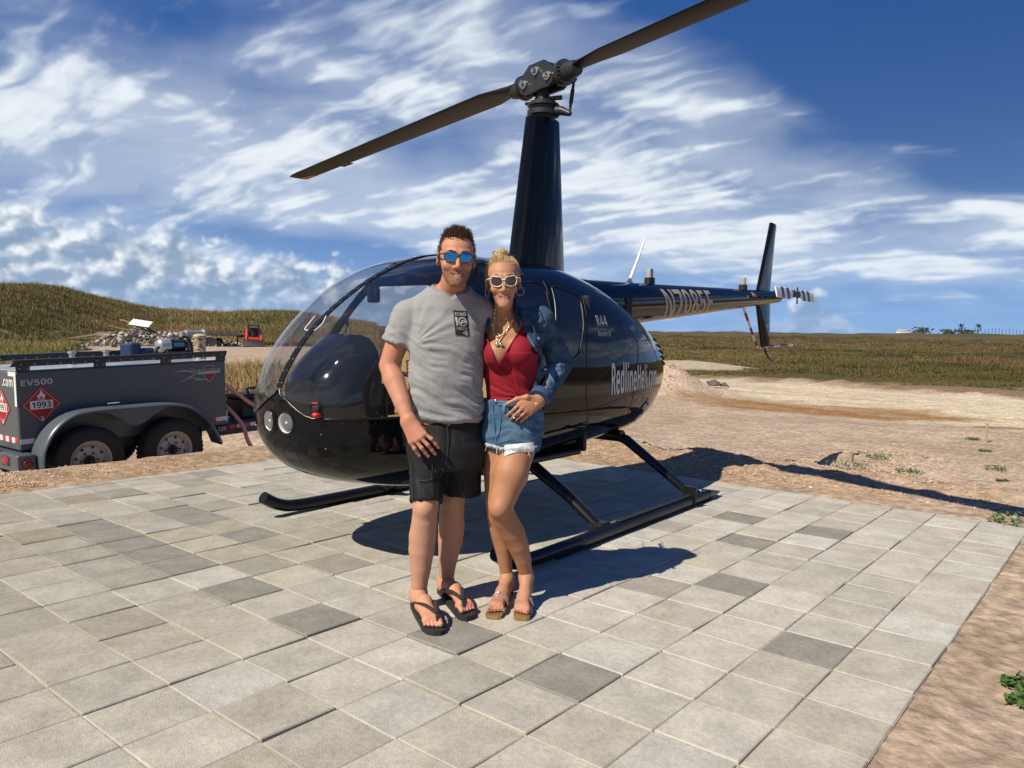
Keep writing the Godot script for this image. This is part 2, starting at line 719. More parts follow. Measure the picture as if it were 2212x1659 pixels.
func pad_gap(x: float, z: float) -> Vector3:  # distance outside the paving, and the paving coordinates
	var g := ungrid(Vector3(x, 0, z))
	var da := maxf(maxf(PAD_A0 - g.x, g.x - PAD_A1), 0.0)
	var db := maxf(maxf(PAD_B0 - g.y, g.y - PAD_B1), 0.0)
	return Vector3(sqrt(da * da + db * db) * TILE, g.x, g.y)


func ground_y(x: float, z: float) -> float:
	var g := pad_gap(x, z)
	var d := g.x
	if d <= 0.0:
		return -0.014
	var r := sqrt(x * x + z * z)
	var az := rad_to_deg(atan2(x, -z))
	var left := sm(-9.0, -12.5, g.z) * sm(22.0, 16.0, g.y)  # beyond the left edge, by the trailer
	var far := sm(17.8, 18.6, g.y) * (1.0 - left)
	var low := -0.50
	var y := lerpf(-0.014, low, sm(1.2, 3.4, d) * far + sm(0.9, 2.6, d) * left * (1.0 - far) + sm(2.0, 12.0, d) * (1.0 - far) * (1.0 - left))
	y += far * 0.11 * exp(-pow((d - 1.15) / 0.5, 2.0)) * (0.75 + 0.6 * nm.get_noise_2d(x * 2.2, z * 2.2))
	var by := sm(0.0, 5.0, g.y) * sm(13.0, 8.5, g.y)
	y += left * (0.015 + 0.035 * by) * exp(-pow((d - 0.62) / 0.34, 2.0)) * (0.8 + 0.5 * nm.get_noise_2d(x * 1.6, z * 1.6))
	y += left * 0.045 * sm(1.4, -2.5, g.y) * exp(-pow((d - 0.4) / 0.35, 2.0))
	var near := sm(0.04, 0.5, d)
	y += 0.016 * sm(0.0, 0.06, d) * sm(0.5, 0.15, d) * clampf(0.3 + ns.get_noise_2d(x * 2.3, z * 2.3) * 1.6, -0.3, 1.0)
	y += near * (0.018 * nm.get_noise_2d(x * 1.3, z * 1.3) + 0.012 * ns.get_noise_2d(x * 5.0, z * 5.0))
	y += sm(3.0, 12.0, d) * 0.10 * nl.get_noise_2d(x * 0.25, z * 0.25)
	# a mound behind the helicopter's tail, a small heap out on the sand, a bank along the road
	y += 0.85 * exp(-(pow((x - 5.1) / 1.2, 2.0) + pow((z + 25.5) / 1.5, 2.0))) * (1.0 + 0.35 * nm.get_noise_2d(x * 1.5, z * 1.5))
	y += 0.17 * exp(-(pow((x - 5.7) / 0.9, 2.0) + pow((z + 11.7) / 0.6, 2.0))) * (0.8 + 0.9 * ns.get_noise_2d(x * 3.0, z * 3.0))
	y += 0.45 * exp(-(pow((x - 9.6) / 4.4, 2.0) + pow((z + 44.0) / 3.0, 2.0)))
	var rn := (z + 26.6 - 1.03 * (x - 8.0)) / 1.43
	y += 0.20 * exp(-pow((rn + 6.6) / 0.9, 2.0)) * sm(0.0, 6.0, x) * (0.7 + 0.9 * nm.get_noise_2d(x * 0.9, z * 0.9))
	# the land rises to its skyline: dunes on the left, a far low ridge on the right
	var top_r := lerpf(lerpf(98.0, 135.0, sm(-38.0, -20.0, az)), 330.0, sm(-15.0, -6.0, az))
	var foot := lerpf(lerpf(60.0, 84.0, sm(-37.0, -26.0, az)), 50.0, sm(-13.0, -6.0, az))
	var top := EYE.y + top_r * tan(deg_to_rad(crest(az)))
	var t := clampf((r - foot) / (top_r - foot), 0.0, 1.6)
	var prof := sm(0.0, 1.0, t) if az < -10.0 else t * t * (1.0 - 0.35 * sm(1.0, 1.6, t))
	var lump := nl.get_noise_2d(x * 0.06 + 5.0, z * 0.06) * 0.7 + nl.get_noise_2d(x * 0.22, z * 0.22) * 0.22
	y += (top + 0.5) * minf(prof, 1.0) + lump * sm(0.05, 0.6, t) * lerpf(1.1, 1.3, sm(-20.0, 0.0, az))
	if t > 1.0:
		y -= (t - 1.0) * (r - top_r) * 0.02
	return y


func ground_color(x: float, z: float, y: float) -> Color:
	var r := sqrt(x * x + z * z)
	var az := rad_to_deg(atan2(x, -z))
	var n := nl.get_noise_2d(x * 0.5, z * 0.5)
	var n2 := nm.get_noise_2d(x * 1.1, z * 1.1)
	var c := Color(0.60, 0.46, 0.34).lerp(Color(0.74, 0.59, 0.455), clampf(0.5 + n * 0.9 + n2 * 0.4, 0, 1))
	var g := pad_gap(x, z)
	if g.x < 3.0:  # freshly turned yellow-brown soil beside the paving
		var fresh := sm(1.9, 0.5, g.x + 0.5 * n2) * maxf(sm(17.8, 18.8, g.y) * sm(8.0, -2.0, g.z), sm(-12.5, -13.6, g.z))
		c = c.lerp(Color(0.52, 0.355, 0.215), fresh * 0.7)
	# pale graded road with a damp brown stain
	if r > 9.0 and az > -4.0:
		var road_n := (z + 26.6 - 1.03 * (x - 8.0)) / 1.43 + 0.8 * n
		var road := sm(6.0, 4.9, absf(road_n)) * sm(5.6, 8.2, x + n * 1.5)
		var streak := nm.get_noise_2d((x * 0.72 - z * 0.70) * 0.9, (x * 0.70 + z * 0.72) * 0.14)
		c = c.lerp(Color(0.98, 0.86, 0.62), clampf(road * (0.80 + streak * 0.9), 0, 1))
		var du := (x - 7.9) * 0.81 + (z + 20.4) * 0.58
		var dw := -(x - 7.9) * 0.58 + (z + 20.4) * 0.81
		var damp := sm(1.05, 0.35, pow((du - n2 * 0.8) / 4.6, 2.0) + pow((dw + n * 0.6 + streak * 0.4 + 0.3) / 1.9, 2.0))
		c = c.lerp(Color(0.46, 0.265, 0.115), clampf(damp * (0.95 + streak * 0.6), 0, 1))
		var damp2 := sm(1.0, 0.2, pow((x - 10.6) / 1.3, 2.0) + pow((z + 16.6) / 0.35, 2.0))
		c = c.lerp(Color(0.27, 0.165, 0.09), damp2 * 0.7)
		var bank := sm(-5.4, -6.6, road_n) * sm(1.0, 5.0, x)
		c = c.lerp(Color(0.30, 0.195, 0.115), bank * 0.8)
	# plants take over
	var plant := sm(36.5, 39.0, r + n * 2.5 + (2.5 if az < 2.0 else 0.0)) if az > -6.0 else sm(30.0, 46.0, r + n * 7.0)
	var pale := exp(-(pow((x - 9.6 - n * 2.0) / 5.4, 2.0) + pow((z + 43.5 + (x - 9.6) * 0.1) / 3.4, 2.0)))
	plant *= 1.0 - sm(0.35, 0.6, pale + n2 * 0.15)
	if az < -14.0:
		var bare := exp(-(pow((az + 24.6 + n * 2.0) / 3.6, 2.0) + pow((r - 91.0 - n * 6.0) / 7.0, 2.0)))
		plant *= 1.0 - sm(0.3, 0.65, bare + n2 * 0.25)
		plant *= 1.0 - 0.85 * sm(0.08, 0.4, nl.get_noise_2d(x * 0.35 + 50.0, z * 0.35)) * sm(105.0, 60.0, r)
		plant *= 1.0 - sm(-29.5, -28.0, az) * sm(86.0, 82.0, r + n * 3.0) * sm(33.0, 37.0, r)
	var gr := Color(0.19, 0.14, 0.066).lerp(Color(0.12, 0.115, 0.046), clampf(0.5 + nl.get_noise_2d(x * 0.05, z * 0.05) * 1.6, 0, 1))
	if az < -12.0:
		gr = Color(0.17, 0.135, 0.066).lerp(Color(0.10, 0.11, 0.04), clampf(0.5 + n * 1.2, 0, 1))
	if pale > 0.3:
		c = c.lerp(Color(0.68, 0.58, 0.43), sm(0.3, 0.6, pale))
	return c.lerp(gr, plant)


func plant_cover(x: float, z: float) -> float:
	var c := ground_color(x, z, 0.0)
	return sm(0.36, 0.22, c.r)


func build_terrain() -> void:
	nl = noise(0.6, 4, FastNoiseLite.TYPE_SIMPLEX_SMOOTH, 5)
	nm = noise(0.9, 4, FastNoiseLite.TYPE_SIMPLEX_SMOOTH, 6)
	ns = noise(1.0, 3, FastNoiseLite.TYPE_SIMPLEX_SMOOTH, 7)
	var m := vmat("sandy_soil", 0.95, 0.0, 0.2)
	var g1 := grain(512, noise(0.02, 5, FastNoiseLite.TYPE_SIMPLEX_SMOOTH, 8), 0.62, 1.0, 0.10)
	var g2 := grain(512, noise(0.035, 5, FastNoiseLite.TYPE_SIMPLEX, 9), 0.0, 1.0, 0.05)
	textured(m, g1, g2, 0.8, 0.7)
	mottled(m, grain(512, noise(0.018, 6, FastNoiseLite.TYPE_SIMPLEX_SMOOTH, 10), 0.80, 1.0, 0.03), 0.17)
	var b := MB.new()
	# rings round the middle of the paving, closer together near it
	var ctr := Vector2(0.0, -3.0)
	var ang := PackedFloat32Array()
	var w := -PI
	while w < PI - 0.002:
		ang.append(w)
		w += 0.0085 if absf(w) < 0.85 else 0.05
	var rad := PackedFloat32Array()
	var r := 0.25
	while r < 4200.0:
		rad.append(r)
		r += clampf(r * 0.0125, 0.045, 400.0) if r < 120.0 else r * 0.03
	var na := ang.size()
	b.vert(Vector3(ctr.x, -0.014, ctr.y), Vector3.UP)
	for k in rad.size():
		for i in na:
			var x := ctr.x + sin(ang[i]) * rad[k]
			var z := ctr.y - cos(ang[i]) * rad[k]
			var y := ground_y(x, z)
			b.col = ground_color(x, z, y)
			b.vert(Vector3(x, y, z), Vector3.UP)
	for i in na:
		b.tri(0, 1 + (i + 1) % na, 1 + i)
	for k in rad.size() - 1:
		for i in na:
			var p := 1 + k * na + i
			var q := 1 + k * na + (i + 1) % na
			b.quad(p, q, q + na, p + na)
	b.smooth(0, 0)
	var o := put("ground", b, m)
	o.set_meta("kind", "structure")


func build_paving() -> void:
	var pm := vmat("concrete_paver", 0.9, 0.0, 0.3)
	var g1 := grain(512, noise(0.03, 5, FastNoiseLite.TYPE_SIMPLEX_SMOOTH, 18), 0.87, 1.0, 0.14, 4)
	# scuffs: short pale scratches over the fine grain
	var im := g1.get_image()
	im.convert(Image.FORMAT_L8)
	var r := RandomNumberGenerator.new()
	r.seed = 77
	for k in 90:
		var p := Vector2(r.randf() * 512, r.randf() * 512)
		var d := Vector2.from_angle(0.85 + r.randfn(0.0, 0.35)) * r.randf_range(4, 20)
		var steps := int(d.length())
		for s in steps:
			var q := p + d * s / steps + Vector2(r.randf() - 0.5, r.randf() - 0.5) * 3.0
			if r.randf() < 0.7:
				for ox in 2:
					im.set_pixel(posmod(int(q.x) + ox, 512), posmod(int(q.y), 512), Color(1, 1, 1))
	var g2 := grain(512, noise(0.09, 4, FastNoiseLite.TYPE_SIMPLEX, 19), 0.0, 1.0, 0.5, 5)
	textured(pm, ImageTexture.create_from_image(im), g2, 1.9, 0.14)
	mottled(pm, grain(512, noise(0.022, 6, FastNoiseLite.TYPE_SIMPLEX_SMOOTH, 20), 0.86, 1.0, 0.04), 0.43)
	var pad := Node3D.new()
	pad.name = "paved_pad"
	pad.set_meta("kind", "structure")
	add_child(pad)
	var dark := {}
	for p in dark_slabs:
		var cell := ungrid(on(p[0], p[1]))
		dark[Vector2i(int(floor(cell.x)), int(floor(cell.y)))] = p[2] if p.size() > 2 else 1.0
	# sand in the joints
	var sb := MB.new()
	sb.col = Color(0.55, 0.44, 0.31)
	var j := -0.0085
	sb.fquad(grid(PAD_A0, PAD_B1, j), grid(PAD_A1, PAD_B1, j), grid(PAD_A1, PAD_B0, j), grid(PAD_A0, PAD_B0, j))
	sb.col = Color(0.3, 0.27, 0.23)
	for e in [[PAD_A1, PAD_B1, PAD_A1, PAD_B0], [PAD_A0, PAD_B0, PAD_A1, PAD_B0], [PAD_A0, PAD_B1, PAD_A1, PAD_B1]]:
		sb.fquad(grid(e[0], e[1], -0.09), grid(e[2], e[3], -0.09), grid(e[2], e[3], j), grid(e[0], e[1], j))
	var sm_ := vmat("joint_sand", 0.95)
	textured(sm_, g1, g2, 2.0, 0.6)
	put("joint_sand", sb, sm_, pad)
	var cells := []
	for a in range(int(PAD_A0), 19):
		for bb in range(-14, 7):
			var a1 := minf(a + 1.0, PAD_A1)
			var b0 := maxf(bb, PAD_B0)
			var mid := grid((a + a1) / 2, (b0 + bb + 1.0) / 2)
			var s := (mid - EYE)
			var fw := s.dot(cam_f)
			var seen := fw > 0.6
			if seen:
				var px := 1106.0 + FOC * s.dot(cam_r) / fw
				var py := 829.5 - FOC * s.dot(cam_u) / fw
				seen = px > -160 and px < 2372 and py < 1860
			cells.append([s.length() if seen else 100.0 + s.length(), a, a1, b0, bb + 1.0, bb, mid])
	cells.sort_custom(func(x, y): return x[0] < y[0])
	var rest := MB.new()
	var tone := RandomNumberGenerator.new()
	tone.seed = 412
	for k in cells.size():
		var c: Array = cells[k]
		tone.seed = 9000 + c[1] * 131 + c[5] * 17
		var b := rest if k >= 300 else MB.new()
		var t := tone.randfn(0.0, 0.032)
		var warm := tone.randfn(0.0, 0.006)
		t = clampf(t, -0.09, 0.08)
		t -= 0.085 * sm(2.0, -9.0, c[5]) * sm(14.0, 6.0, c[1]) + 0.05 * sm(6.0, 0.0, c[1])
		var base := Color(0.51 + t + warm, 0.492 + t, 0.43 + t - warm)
		var key := Vector2i(c[1], c[5])
		if dark.has(key):
			var f: float = dark[key]
			base = base.lerp(Color(0.285, 0.28, 0.25), f)
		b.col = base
		var gap := 0.0052
		var sx: float = (c[2] - c[1]) * TILE - gap
		var sz: float = (c[4] - c[3]) * TILE - gap
		var up := maxf(tone.randfn(0.0, 0.0026), -0.0025)
		var bas := Basis(Vector3.UP, SLAB_YAW) * Basis(Vector3.RIGHT, tone.randfn(0, 0.009)) * Basis(Vector3.FORWARD, tone.randfn(0, 0.009)) * Basis(Vector3.UP, tone.randfn(0, 0.006))
		var mid: Vector3 = c[6]
		if k < 300:
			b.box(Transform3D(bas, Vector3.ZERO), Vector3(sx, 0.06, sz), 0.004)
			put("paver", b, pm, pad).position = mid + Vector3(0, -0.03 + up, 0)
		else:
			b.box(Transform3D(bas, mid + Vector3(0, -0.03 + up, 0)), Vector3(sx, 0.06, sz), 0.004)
	put("farther_pavers", rest, pm, pad).set_meta("kind", "stuff")


var dark_slabs := [[195, 1133], [235, 1154], [285, 1178], [325, 1200], [393, 1217], [411, 1103], [450, 1116], [543, 1149], [543, 1268], [566, 1220, 0.6], [726, 1216, 0.75], [682, 1335], [263, 1059, 0.8], [427, 1035, 0.7], [499, 1023, 0.7], [758, 1129, 0.5], [977, 1373, 0.95], [1233, 1459, 0.95], [1428, 1258, 0.6], [1608, 1113], [1795, 1145], [1620, 1161, 0.9], [1592, 1256], [1752, 1400, 0.95], [1456, 1132, 0.5], [345, 1090, 0.3], [120, 1120, 0.25], [40, 1345, 0.3], [330, 1315, 0.25], [180, 1360, 0.2]]


# ================================================================ helicopter: local x = forward, y = up, z = starboard
const HELI_AT := Vector3(-0.192, 0, -5.655)
var heli_f := Vector3(-0.6069, 0, 0.7948)
# station: forward, top, bottom, half width, height of the widest line, squareness of the upper half
var hull := [[1.80, 0.95, 0.88, 0.02, 0.92, 2.2], [1.785, 1.01, 0.77, 0.17, 0.91, 2.2], [1.72, 1.135, 0.635, 0.325, 0.90, 2.3], [1.58, 1.315, 0.515, 0.455, 0.89, 2.7], [1.35, 1.505, 0.44, 0.57, 0.88, 3.2], [1.05, 1.685, 0.385, 0.635, 0.88, 3.9], [0.7, 1.82, 0.36, 0.655, 0.90, 3.9], [0.3, 1.862, 0.375, 0.655, 0.90, 3.0], [-0.4, 1.87, 0.43, 0.655, 0.92, 2.6], [-0.8, 1.82, 0.455, 0.64, 0.95, 2.5], [-1.2, 1.72, 0.475, 0.60, 0.98, 2.5], [-1.6, 1.59, 0.50, 0.525, 1.00, 2.4], [-1.9, 1.48, 0.57, 0.44, 1.02, 2.3], [-2.2, 1.37, 0.74, 0.33, 1.03, 2.2], [-2.4, 1.28, 0.90, 0.21, 1.04, 2.1], [-2.5, 1.20, 0.98, 0.10, 1.05, 2.0]]
var hull_memo := {}


func hull_row(f: float) -> PackedFloat32Array:
	if hull_memo.has(f):
		return hull_memo[f]
	var o := PackedFloat32Array()
	for k in range(1, 6):
		o.append(curve(hull, f, k))
	hull_memo[f] = o
	return o


func hull_at(f: float, th: float, side: float) -> Vector3:  # side +1 = port
	var h := hull_row(f)
	var c := absf(cos(th))
	var s := sin(th)
	var e := 2.0 / (h[4] if s > 0 else 2.6)
	var y := h[3] + (h[0] - h[3]) * pow(s, e) if s > 0 else h[3] - (h[3] - h[1]) * pow(-s, e)
	return Vector3(f, y, -side * h[2] * pow(c, e))


func hull_normal(f: float, th: float, side: float) -> Vector3:
	var t0 := clampf(th, -PI / 2 + 0.02, PI / 2 - 0.02)
	var f0 := clampf(f, -2.49, 1.797)
	var a := hull_at(f0 + 0.003, t0, side) - hull_at(f0 - 0.003, t0, side)
	var b := hull_at(f0, t0 + 0.012, side) - hull_at(f0, t0 - 0.012, side)
	if absf(th) > PI / 2 - 0.03:
		return (a.cross(Vector3(0, 0, 1)) * (1.0 if th > 0 else -1.0)).normalized() * (-1.0 if (a.cross(Vector3(0, 0, 1)).y < 0) else 1.0)
	var nn := a.cross(b).normalized()
	return nn * (1.0 if nn.dot(Vector3(0, sin(th) * 0.3, -side * cos(th))) > 0 else -1.0)


func hull_th(f: float, y: float) -> float:
	var h := hull_row(f)
	if y >= h[3]:
		return asin(pow(clampf((y - h[3]) / (h[0] - h[3]), 0, 1), h[4] / 2.0))
	return -asin(pow(clampf((h[3] - y) / (h[3] - h[1]), 0, 1), 1.3))


func hull_spot(f: float, y: float, side: float, out := 0.0) -> Vector3:
	var th := hull_th(f, y)
	return hull_at(f, th, side) + (hull_normal(f, th, side) * out if out != 0.0 else Vector3.ZERO)


func fy_poly(pts: Array) -> PackedVector2Array:  # (forward, height) corners -> densely sampled (forward, angle)
	var o := PackedVector2Array()
	for i in pts.size():
		var a: Vector2 = pts[i]
		var b: Vector2 = pts[(i + 1) % pts.size()]
		var steps := maxi(1, int(a.distance_to(b) / 0.05))
		for s in steps:
			var p := a.lerp(b, float(s) / steps)
			o.append(Vector2(p.x, hull_th(p.x, p.y)))
	return o


func add_patch(b: MB, pts: PackedVector2Array, side: float) -> void:
	var k := []
	for p in pts:
		k.append(b.vert(hull_at(p.x, p.y, side), hull_normal(p.x, p.y, side)))
	var tr := PackedInt32Array([0, 1, 2])
	if pts.size() == 4:
		tr = PackedInt32Array([0, 1, 2, 0, 2, 3])
	elif pts.size() > 4:
		tr = Geometry2D.triangulate_polygon(pts)
	for i in range(0, tr.size(), 3):
		var x: int = k[tr[i]]
		var y: int = k[tr[i + 1]]
		var z: int = k[tr[i + 2]]
		var nn := (b.v[y] - b.v[x]).cross(b.v[z] - b.v[x])
		if nn.dot(b.n[x] + b.n[y] + b.n[z]) < 0:
			b.tri(x, z, y)
		else:
			b.tri(x, y, z)


func airfoil(chord: float, thick: float, m := 18) -> Array:  # x from +chord/2 (leading edge) to -chord/2, y thickness, going round
	var o := []
	for k in m:
		var w := TAU * k / m
		var x := cos(w)
		var t := (1.0 + x) / 2.0  # 1 at the leading edge
		var th := thick * 0.5 * pow(t, 0.42) * (1.0 - 0.52 * t) * 1.9
		th = maxf(th * absf(sin(w)) * 0.55 + th * 0.45 * signf(absf(sin(w))), 0.0006)
		if absf(sin(w)) < 0.01:
			th = 0.0
		o.append(Vector2(x * chord / 2.0, th * signf(sin(w))))
	return o


func build_helicopter() -> void:
	var paint := mat("black_gloss_paint", Color(0.0035, 0.004, 0.006), 0.045, 0.0, 0.36)
	var satin := mat("black_satin_paint", Color(0.007, 0.0075, 0.009), 0.30, 0.0, 0.4)
	var rubber := mat("black_rubber", Color(0.012, 0.012, 0.012), 0.55)
	var steel := mat("bright_steel", Color(0.62, 0.61, 0.58), 0.28, 1.0)
	var grey := mat("dark_grey_metal", Color(0.022, 0.025, 0.027), 0.42, 0.2)
	var pane := glass("tinted_acrylic", Color(0.03, 0.035, 0.04), 0.20)
	var dark_pane := glass("dark_rear_acrylic", Color(0.01, 0.012, 0.014), 0.72)
	var h := thing("helicopter", "glossy black light helicopter with two-blade rotor parked on the grey pavers", "helicopter", HELI_AT)
	h.transform = Transform3D(Basis(heli_f, Vector3.UP, heli_f.cross(Vector3.UP)), HELI_AT)

	# ---- skin, cut along the windows
	var wind := PackedVector2Array()
	for i in 40:  # along the middle from the nose to the roof
		var t := i / 39.0
		wind.append(Vector2(1.787 - 1.237 * pow(t, 1.5), PI / 2))
	var post := [Vector2(0.55, 1.8), Vector2(0.62, 1.70), Vector2(0.70, 1.59), Vector2(0.80, 1.45), Vector2(0.92, 1.30), Vector2(1.06, 1.10), Vector2(1.2, 0.872)]
	for p in spline(post, 3).slice(2):
		wind.append(Vector2(p.x, hull_th(p.x, p.y)))
	for i in range(1, 16):
		var f := lerpf(1.2, 1.757, i / 15.0)
		wind.append(Vector2(f, hull_th(f, 0.87 - 0.006 * i / 15.0)))
	var corner := wind[-1]
	for i in range(1, 12):
		var ll := 0.235 * (1.0 - i / 12.0)
		var yy := lerpf(0.864, 0.99, i / 12.0)
		var ff := 1.797
		while ff > 1.70 and absf(hull_spot(ff, yy, 1.0).z) < ll:
			ff -= 0.001
		wind.append(Vector2(ff, hull_th(ff, yy)))
	var front_win := fy_poly([Vector2(1.10, 0.95), Vector2(0.985, 1.10), Vector2(0.855, 1.29), Vector2(0.735, 1.45), Vector2(0.63, 1.58), Vector2(0.53, 1.655), Vector2(0.10, 1.69), Vector2(0.02, 1.655), Vector2(0.10, 1.2), Vector2(0.16, 0.97), Vector2(0.2, 0.94)])
	var rear_win := fy_poly([Vector2(-0.075, 1.655), Vector2(-0.12, 1.678), Vector2(-0.38, 1.628), Vector2(-0.405, 1.60), Vector2(-0.33, 1.38), Vector2(-0.23, 1.20), Vector2(-0.15, 1.165), Vector2(0.10, 1.165), Vector2(0.06, 1.3)])
	var fs := PackedFloat32Array()
	for i in 131:
		var t := i / 130.0
		fs.append(1.80 - 4.30 * pow(t, 1.35))
	var wins := [["windshield", wind, pane], ["door_window", front_win, pane], ["rear_window", rear_win, dark_pane]]
	var body := MB.new()
	for side in [1.0, -1.0]:
		var wb := [MB.new(), MB.new(), MB.new()]
		for i in 130:
			for k in 44:
				var t0 := -PI / 2 + PI * k / 44
				var t1 := -PI / 2 + PI * (k + 1) / 44
				var left := [PackedVector2Array([Vector2(fs[i], t0), Vector2(fs[i], t1), Vector2(fs[i + 1], t1), Vector2(fs[i + 1], t0)])]
				if t1 > -0.3 and fs[i] > -0.6:
					for w in 3:
						var hit := Geometry2D.intersect_polygons(left[0], wins[w][1])
						if hit.is_empty():
							continue
						for p in hit:
							add_patch(wb[w], p, side)
						var keep := []
						for l in left:
							keep.append_array(Geometry2D.clip_polygons(l, wins[w][1]))
						left = keep
						if left.is_empty():
							break
				for p in left:
					add_patch(body, p, side)
		for w in 3:
			put(wins[w][0], wb[w], wins[w][2], h)
	var cap := []
	for k in 12:
		cap.append(hull_at(-2.5, -PI / 2 + PI * k / 11.0, 1.0))
	for k in range(1, 11):
		cap.append(hull_at(-2.5, PI / 2 - PI * k / 11.0, -1.0))
	body.poly(cap)
	var nose := []
	for k in 12:
		nose.append(hull_at(1.8, PI / 2 - PI * k / 11.0, 1.0))
	for k in range(1, 11):
		nose.append(hull_at(1.8, -PI / 2 + PI * k / 11.0, -1.0))
	body.poly(nose)
	var fus := put("fuselage", body, paint, h)

	# ---- window frames, centre post, seams, rivets
	for side in [1.0, -1.0]:
		for w in 3:
			var line := []
			var src: PackedVector2Array = wins[w][1]
			for i in src.size():
				var p := src[i]
				if w == 0 and p.y > 1.5:
					continue
				line.append(hull_at(p.x, p.y, side) + hull_normal(p.x, p.y, side) * 0.001)
			if w == 0:
				line.append(hull_at(1.787, PI / 2 - 0.05, side))
			else:
				line.append(line[0])
			var fb := MB.new()
			fb.tube(line, 0.0085, 6, true, 0.6)
			put("window_frame", fb, satin, h)
	var cp := MB.new()
	var pl := []
	for i in 44:
		var f := lerpf(1.783, 0.40, pow(i / 43.0, 1.3))
		pl.append(hull_at(f, PI / 2, 1.0) + hull_normal(f, PI / 2, 1.0) * 0.003)
	for i in 43:
		var a: Vector3 = pl[i]
		var b: Vector3 = pl[i + 1]
		var up := (b - a).normalized().cross(Vector3(0, 0, 1)).normalized()
		if up.dot(Vector3(0.3, 1, 0)) < 0:
			up = -up
		cp.box(Transform3D(Basis((b - a).normalized(), up, (b - a).normalized().cross(up)), (a + b) / 2), Vector3((b - a).length() + 0.002, 0.010, 0.046), 0.003)
	var post_o := put("centre_post", cp, satin, h)
	var rb := MB.new()
	for i in range(1, 43, 2):
		for s in [-0.015, 0.015]:
			rb.ball(pl[i] + Vector3(0, 0, s) + hull_normal(1.0, PI / 2, 1.0) * 0.004, Vector3.ONE * 0.0035, Basis(), 6, 4)
	bits("rivet_row", rb, steel, post_o)
	var rv := MB.new()
	var sb := MB.new()
	for side in [1.0, -1.0]:
		var seams := [[Vector2(1.757, 0.864), Vector2(1.2, 0.865), Vector2(0.6, 0.875)], [Vector2(-0.46, 1.62), Vector2(-0.34, 1.22), Vector2(-0.33, 0.9), Vector2(-0.44, 0.62)], [Vector2(-0.02, 1.70), Vector2(0.12, 1.16), Vector2(0.2, 0.8), Vector2(0.2, 0.55)],
			[Vector2(-0.9, 1.38), Vector2(-1.25, 1.30), Vector2(-1.7, 1.30)], [Vector2(-1.25, 1.30), Vector2(-0.75, 1.12), Vector2(-0.36, 0.98)], [Vector2(-0.40, 0.80), Vector2(-0.9, 0.86), Vector2(-1.5, 0.92)], [Vector2(-0.44, 0.62), Vector2(-1.0, 0.60), Vector2(-1.5, 0.62)], [Vector2(-1.25, 1.30), Vector2(-1.12, 0.9), Vector2(-1.1, 0.56)], [Vector2(0.2, 0.56), Vector2(-0.44, 0.60)]]
		for s in seams.size():
			var line := []
			for i in seams[s].size() - 1:
				var n := maxi(2, int(seams[s][i].distance_to(seams[s][i + 1]) / 0.045))
				for q in n:
					var p: Vector2 = seams[s][i].lerp(seams[s][i + 1], float(q) / n)
					line.append(hull_spot(p.x, p.y, side, 0.0005))
					if s != 2:
						rv.ball(hull_spot(p.x, p.y - 0.022, side, 0.0005), Vector3.ONE * 0.0032, Basis(), 6, 4)
			line.append(hull_spot(seams[s][-1].x, seams[s][-1].y, side, 0.0005))
			sb.tube(line, 0.0028, 5, false)
	bits("panel_seams", sb, rubber, fus)
	bits("rivet_rows", rv, mat("painted_rivets", Color(0.05, 0.05, 0.05), 0.2, 0.5), fus)

	# ---- nose: landing lights in their plate, vent, yaw strings, probe cover
	var plate := MB.new()
	for side in [1.0, -1.0]:
		var line := []
		for i in 9:
			var p: Vector2 = wind[wind.size() - 10 + i]
			line.append(hull_at(p.x, p.y, side) + hull_normal(p.x, p.y, side) * 0.004)
		for q in [Vector2(1.70, 0.70), Vector2(1.73, 0.78), Vector2(1.757, 0.864)]:
			plate.ball(hull_spot(q.x, q.y, side, 0.001), Vector3.ONE * 0.004, Basis(), 6, 4)
		for i in range(1, 9, 2):
			plate.ball(line[i], Vector3.ONE * 0.004, Basis(), 6, 4)
	bits("light_plate_screws", plate, steel, fus)
	var vb := MB.new()
	for i in 7:
		for side in [1.0, -1.0]:
			pass
	var v0 := []
	var v1 := []
	for i in 15:
		var z := lerpf(-0.125, 0.125, i / 14.0)
		var f := 1.789 - 0.55 * z * z
		v0.append(Vector3(f + 0.009, 0.905, z))
		v1.append(Vector3(f + 0.003, 0.945, z * 0.82))
	for i in 14:
		vb.fquad(v0[i + 1], v0[i], v1[i], v1[i + 1])
	put("air_vent", vb, mat("vent_black", Color(0.003, 0.003, 0.003), 0.8), fus)
	for side in [1.0, -1.0]:
		var ax := Vector3(0.97, -0.06, -side * 0.16).normalized()
		var sx := ax.cross(Vector3.UP).normalized()
		var lb := Basis(sx, ax, sx.cross(ax))
		var ctr := Vector3(1.788, 0.828, -side * 0.074)
		var ring := MB.new()
		ring.lathe(Transform3D(lb, ctr), [Vector2(0.066, -0.03), Vector2(0.066, 0.012), Vector2(0.062, 0.016), Vector2(0.057, 0.014), Vector2(0.055, 0.0)], 28)
		var li := put("landing_light", ring, satin, h)
		var refl := MB.new()
		refl.lathe(Transform3D(lb, ctr), [Vector2(0.004, -0.028), Vector2(0.03, -0.022), Vector2(0.048, -0.006), Vector2(0.056, 0.008)], 28)
		put("reflector", refl, mat("mirror_reflector", Color(0.96, 0.97, 0.98), 0.38, 0.55), li)
		var bulb := MB.new()
		bulb.ball(ctr + ax * -0.008, Vector3(0.012, 0.016, 0.012), lb, 10, 6)
		put("bulb", bulb, mat("frosted_bulb", Color(0.75, 0.78, 0.8), 0.2), li)
		var lens := MB.new()
		lens.ball(ctr + ax * 0.008, Vector3(0.056, 0.012, 0.056), lb, 20, 8)
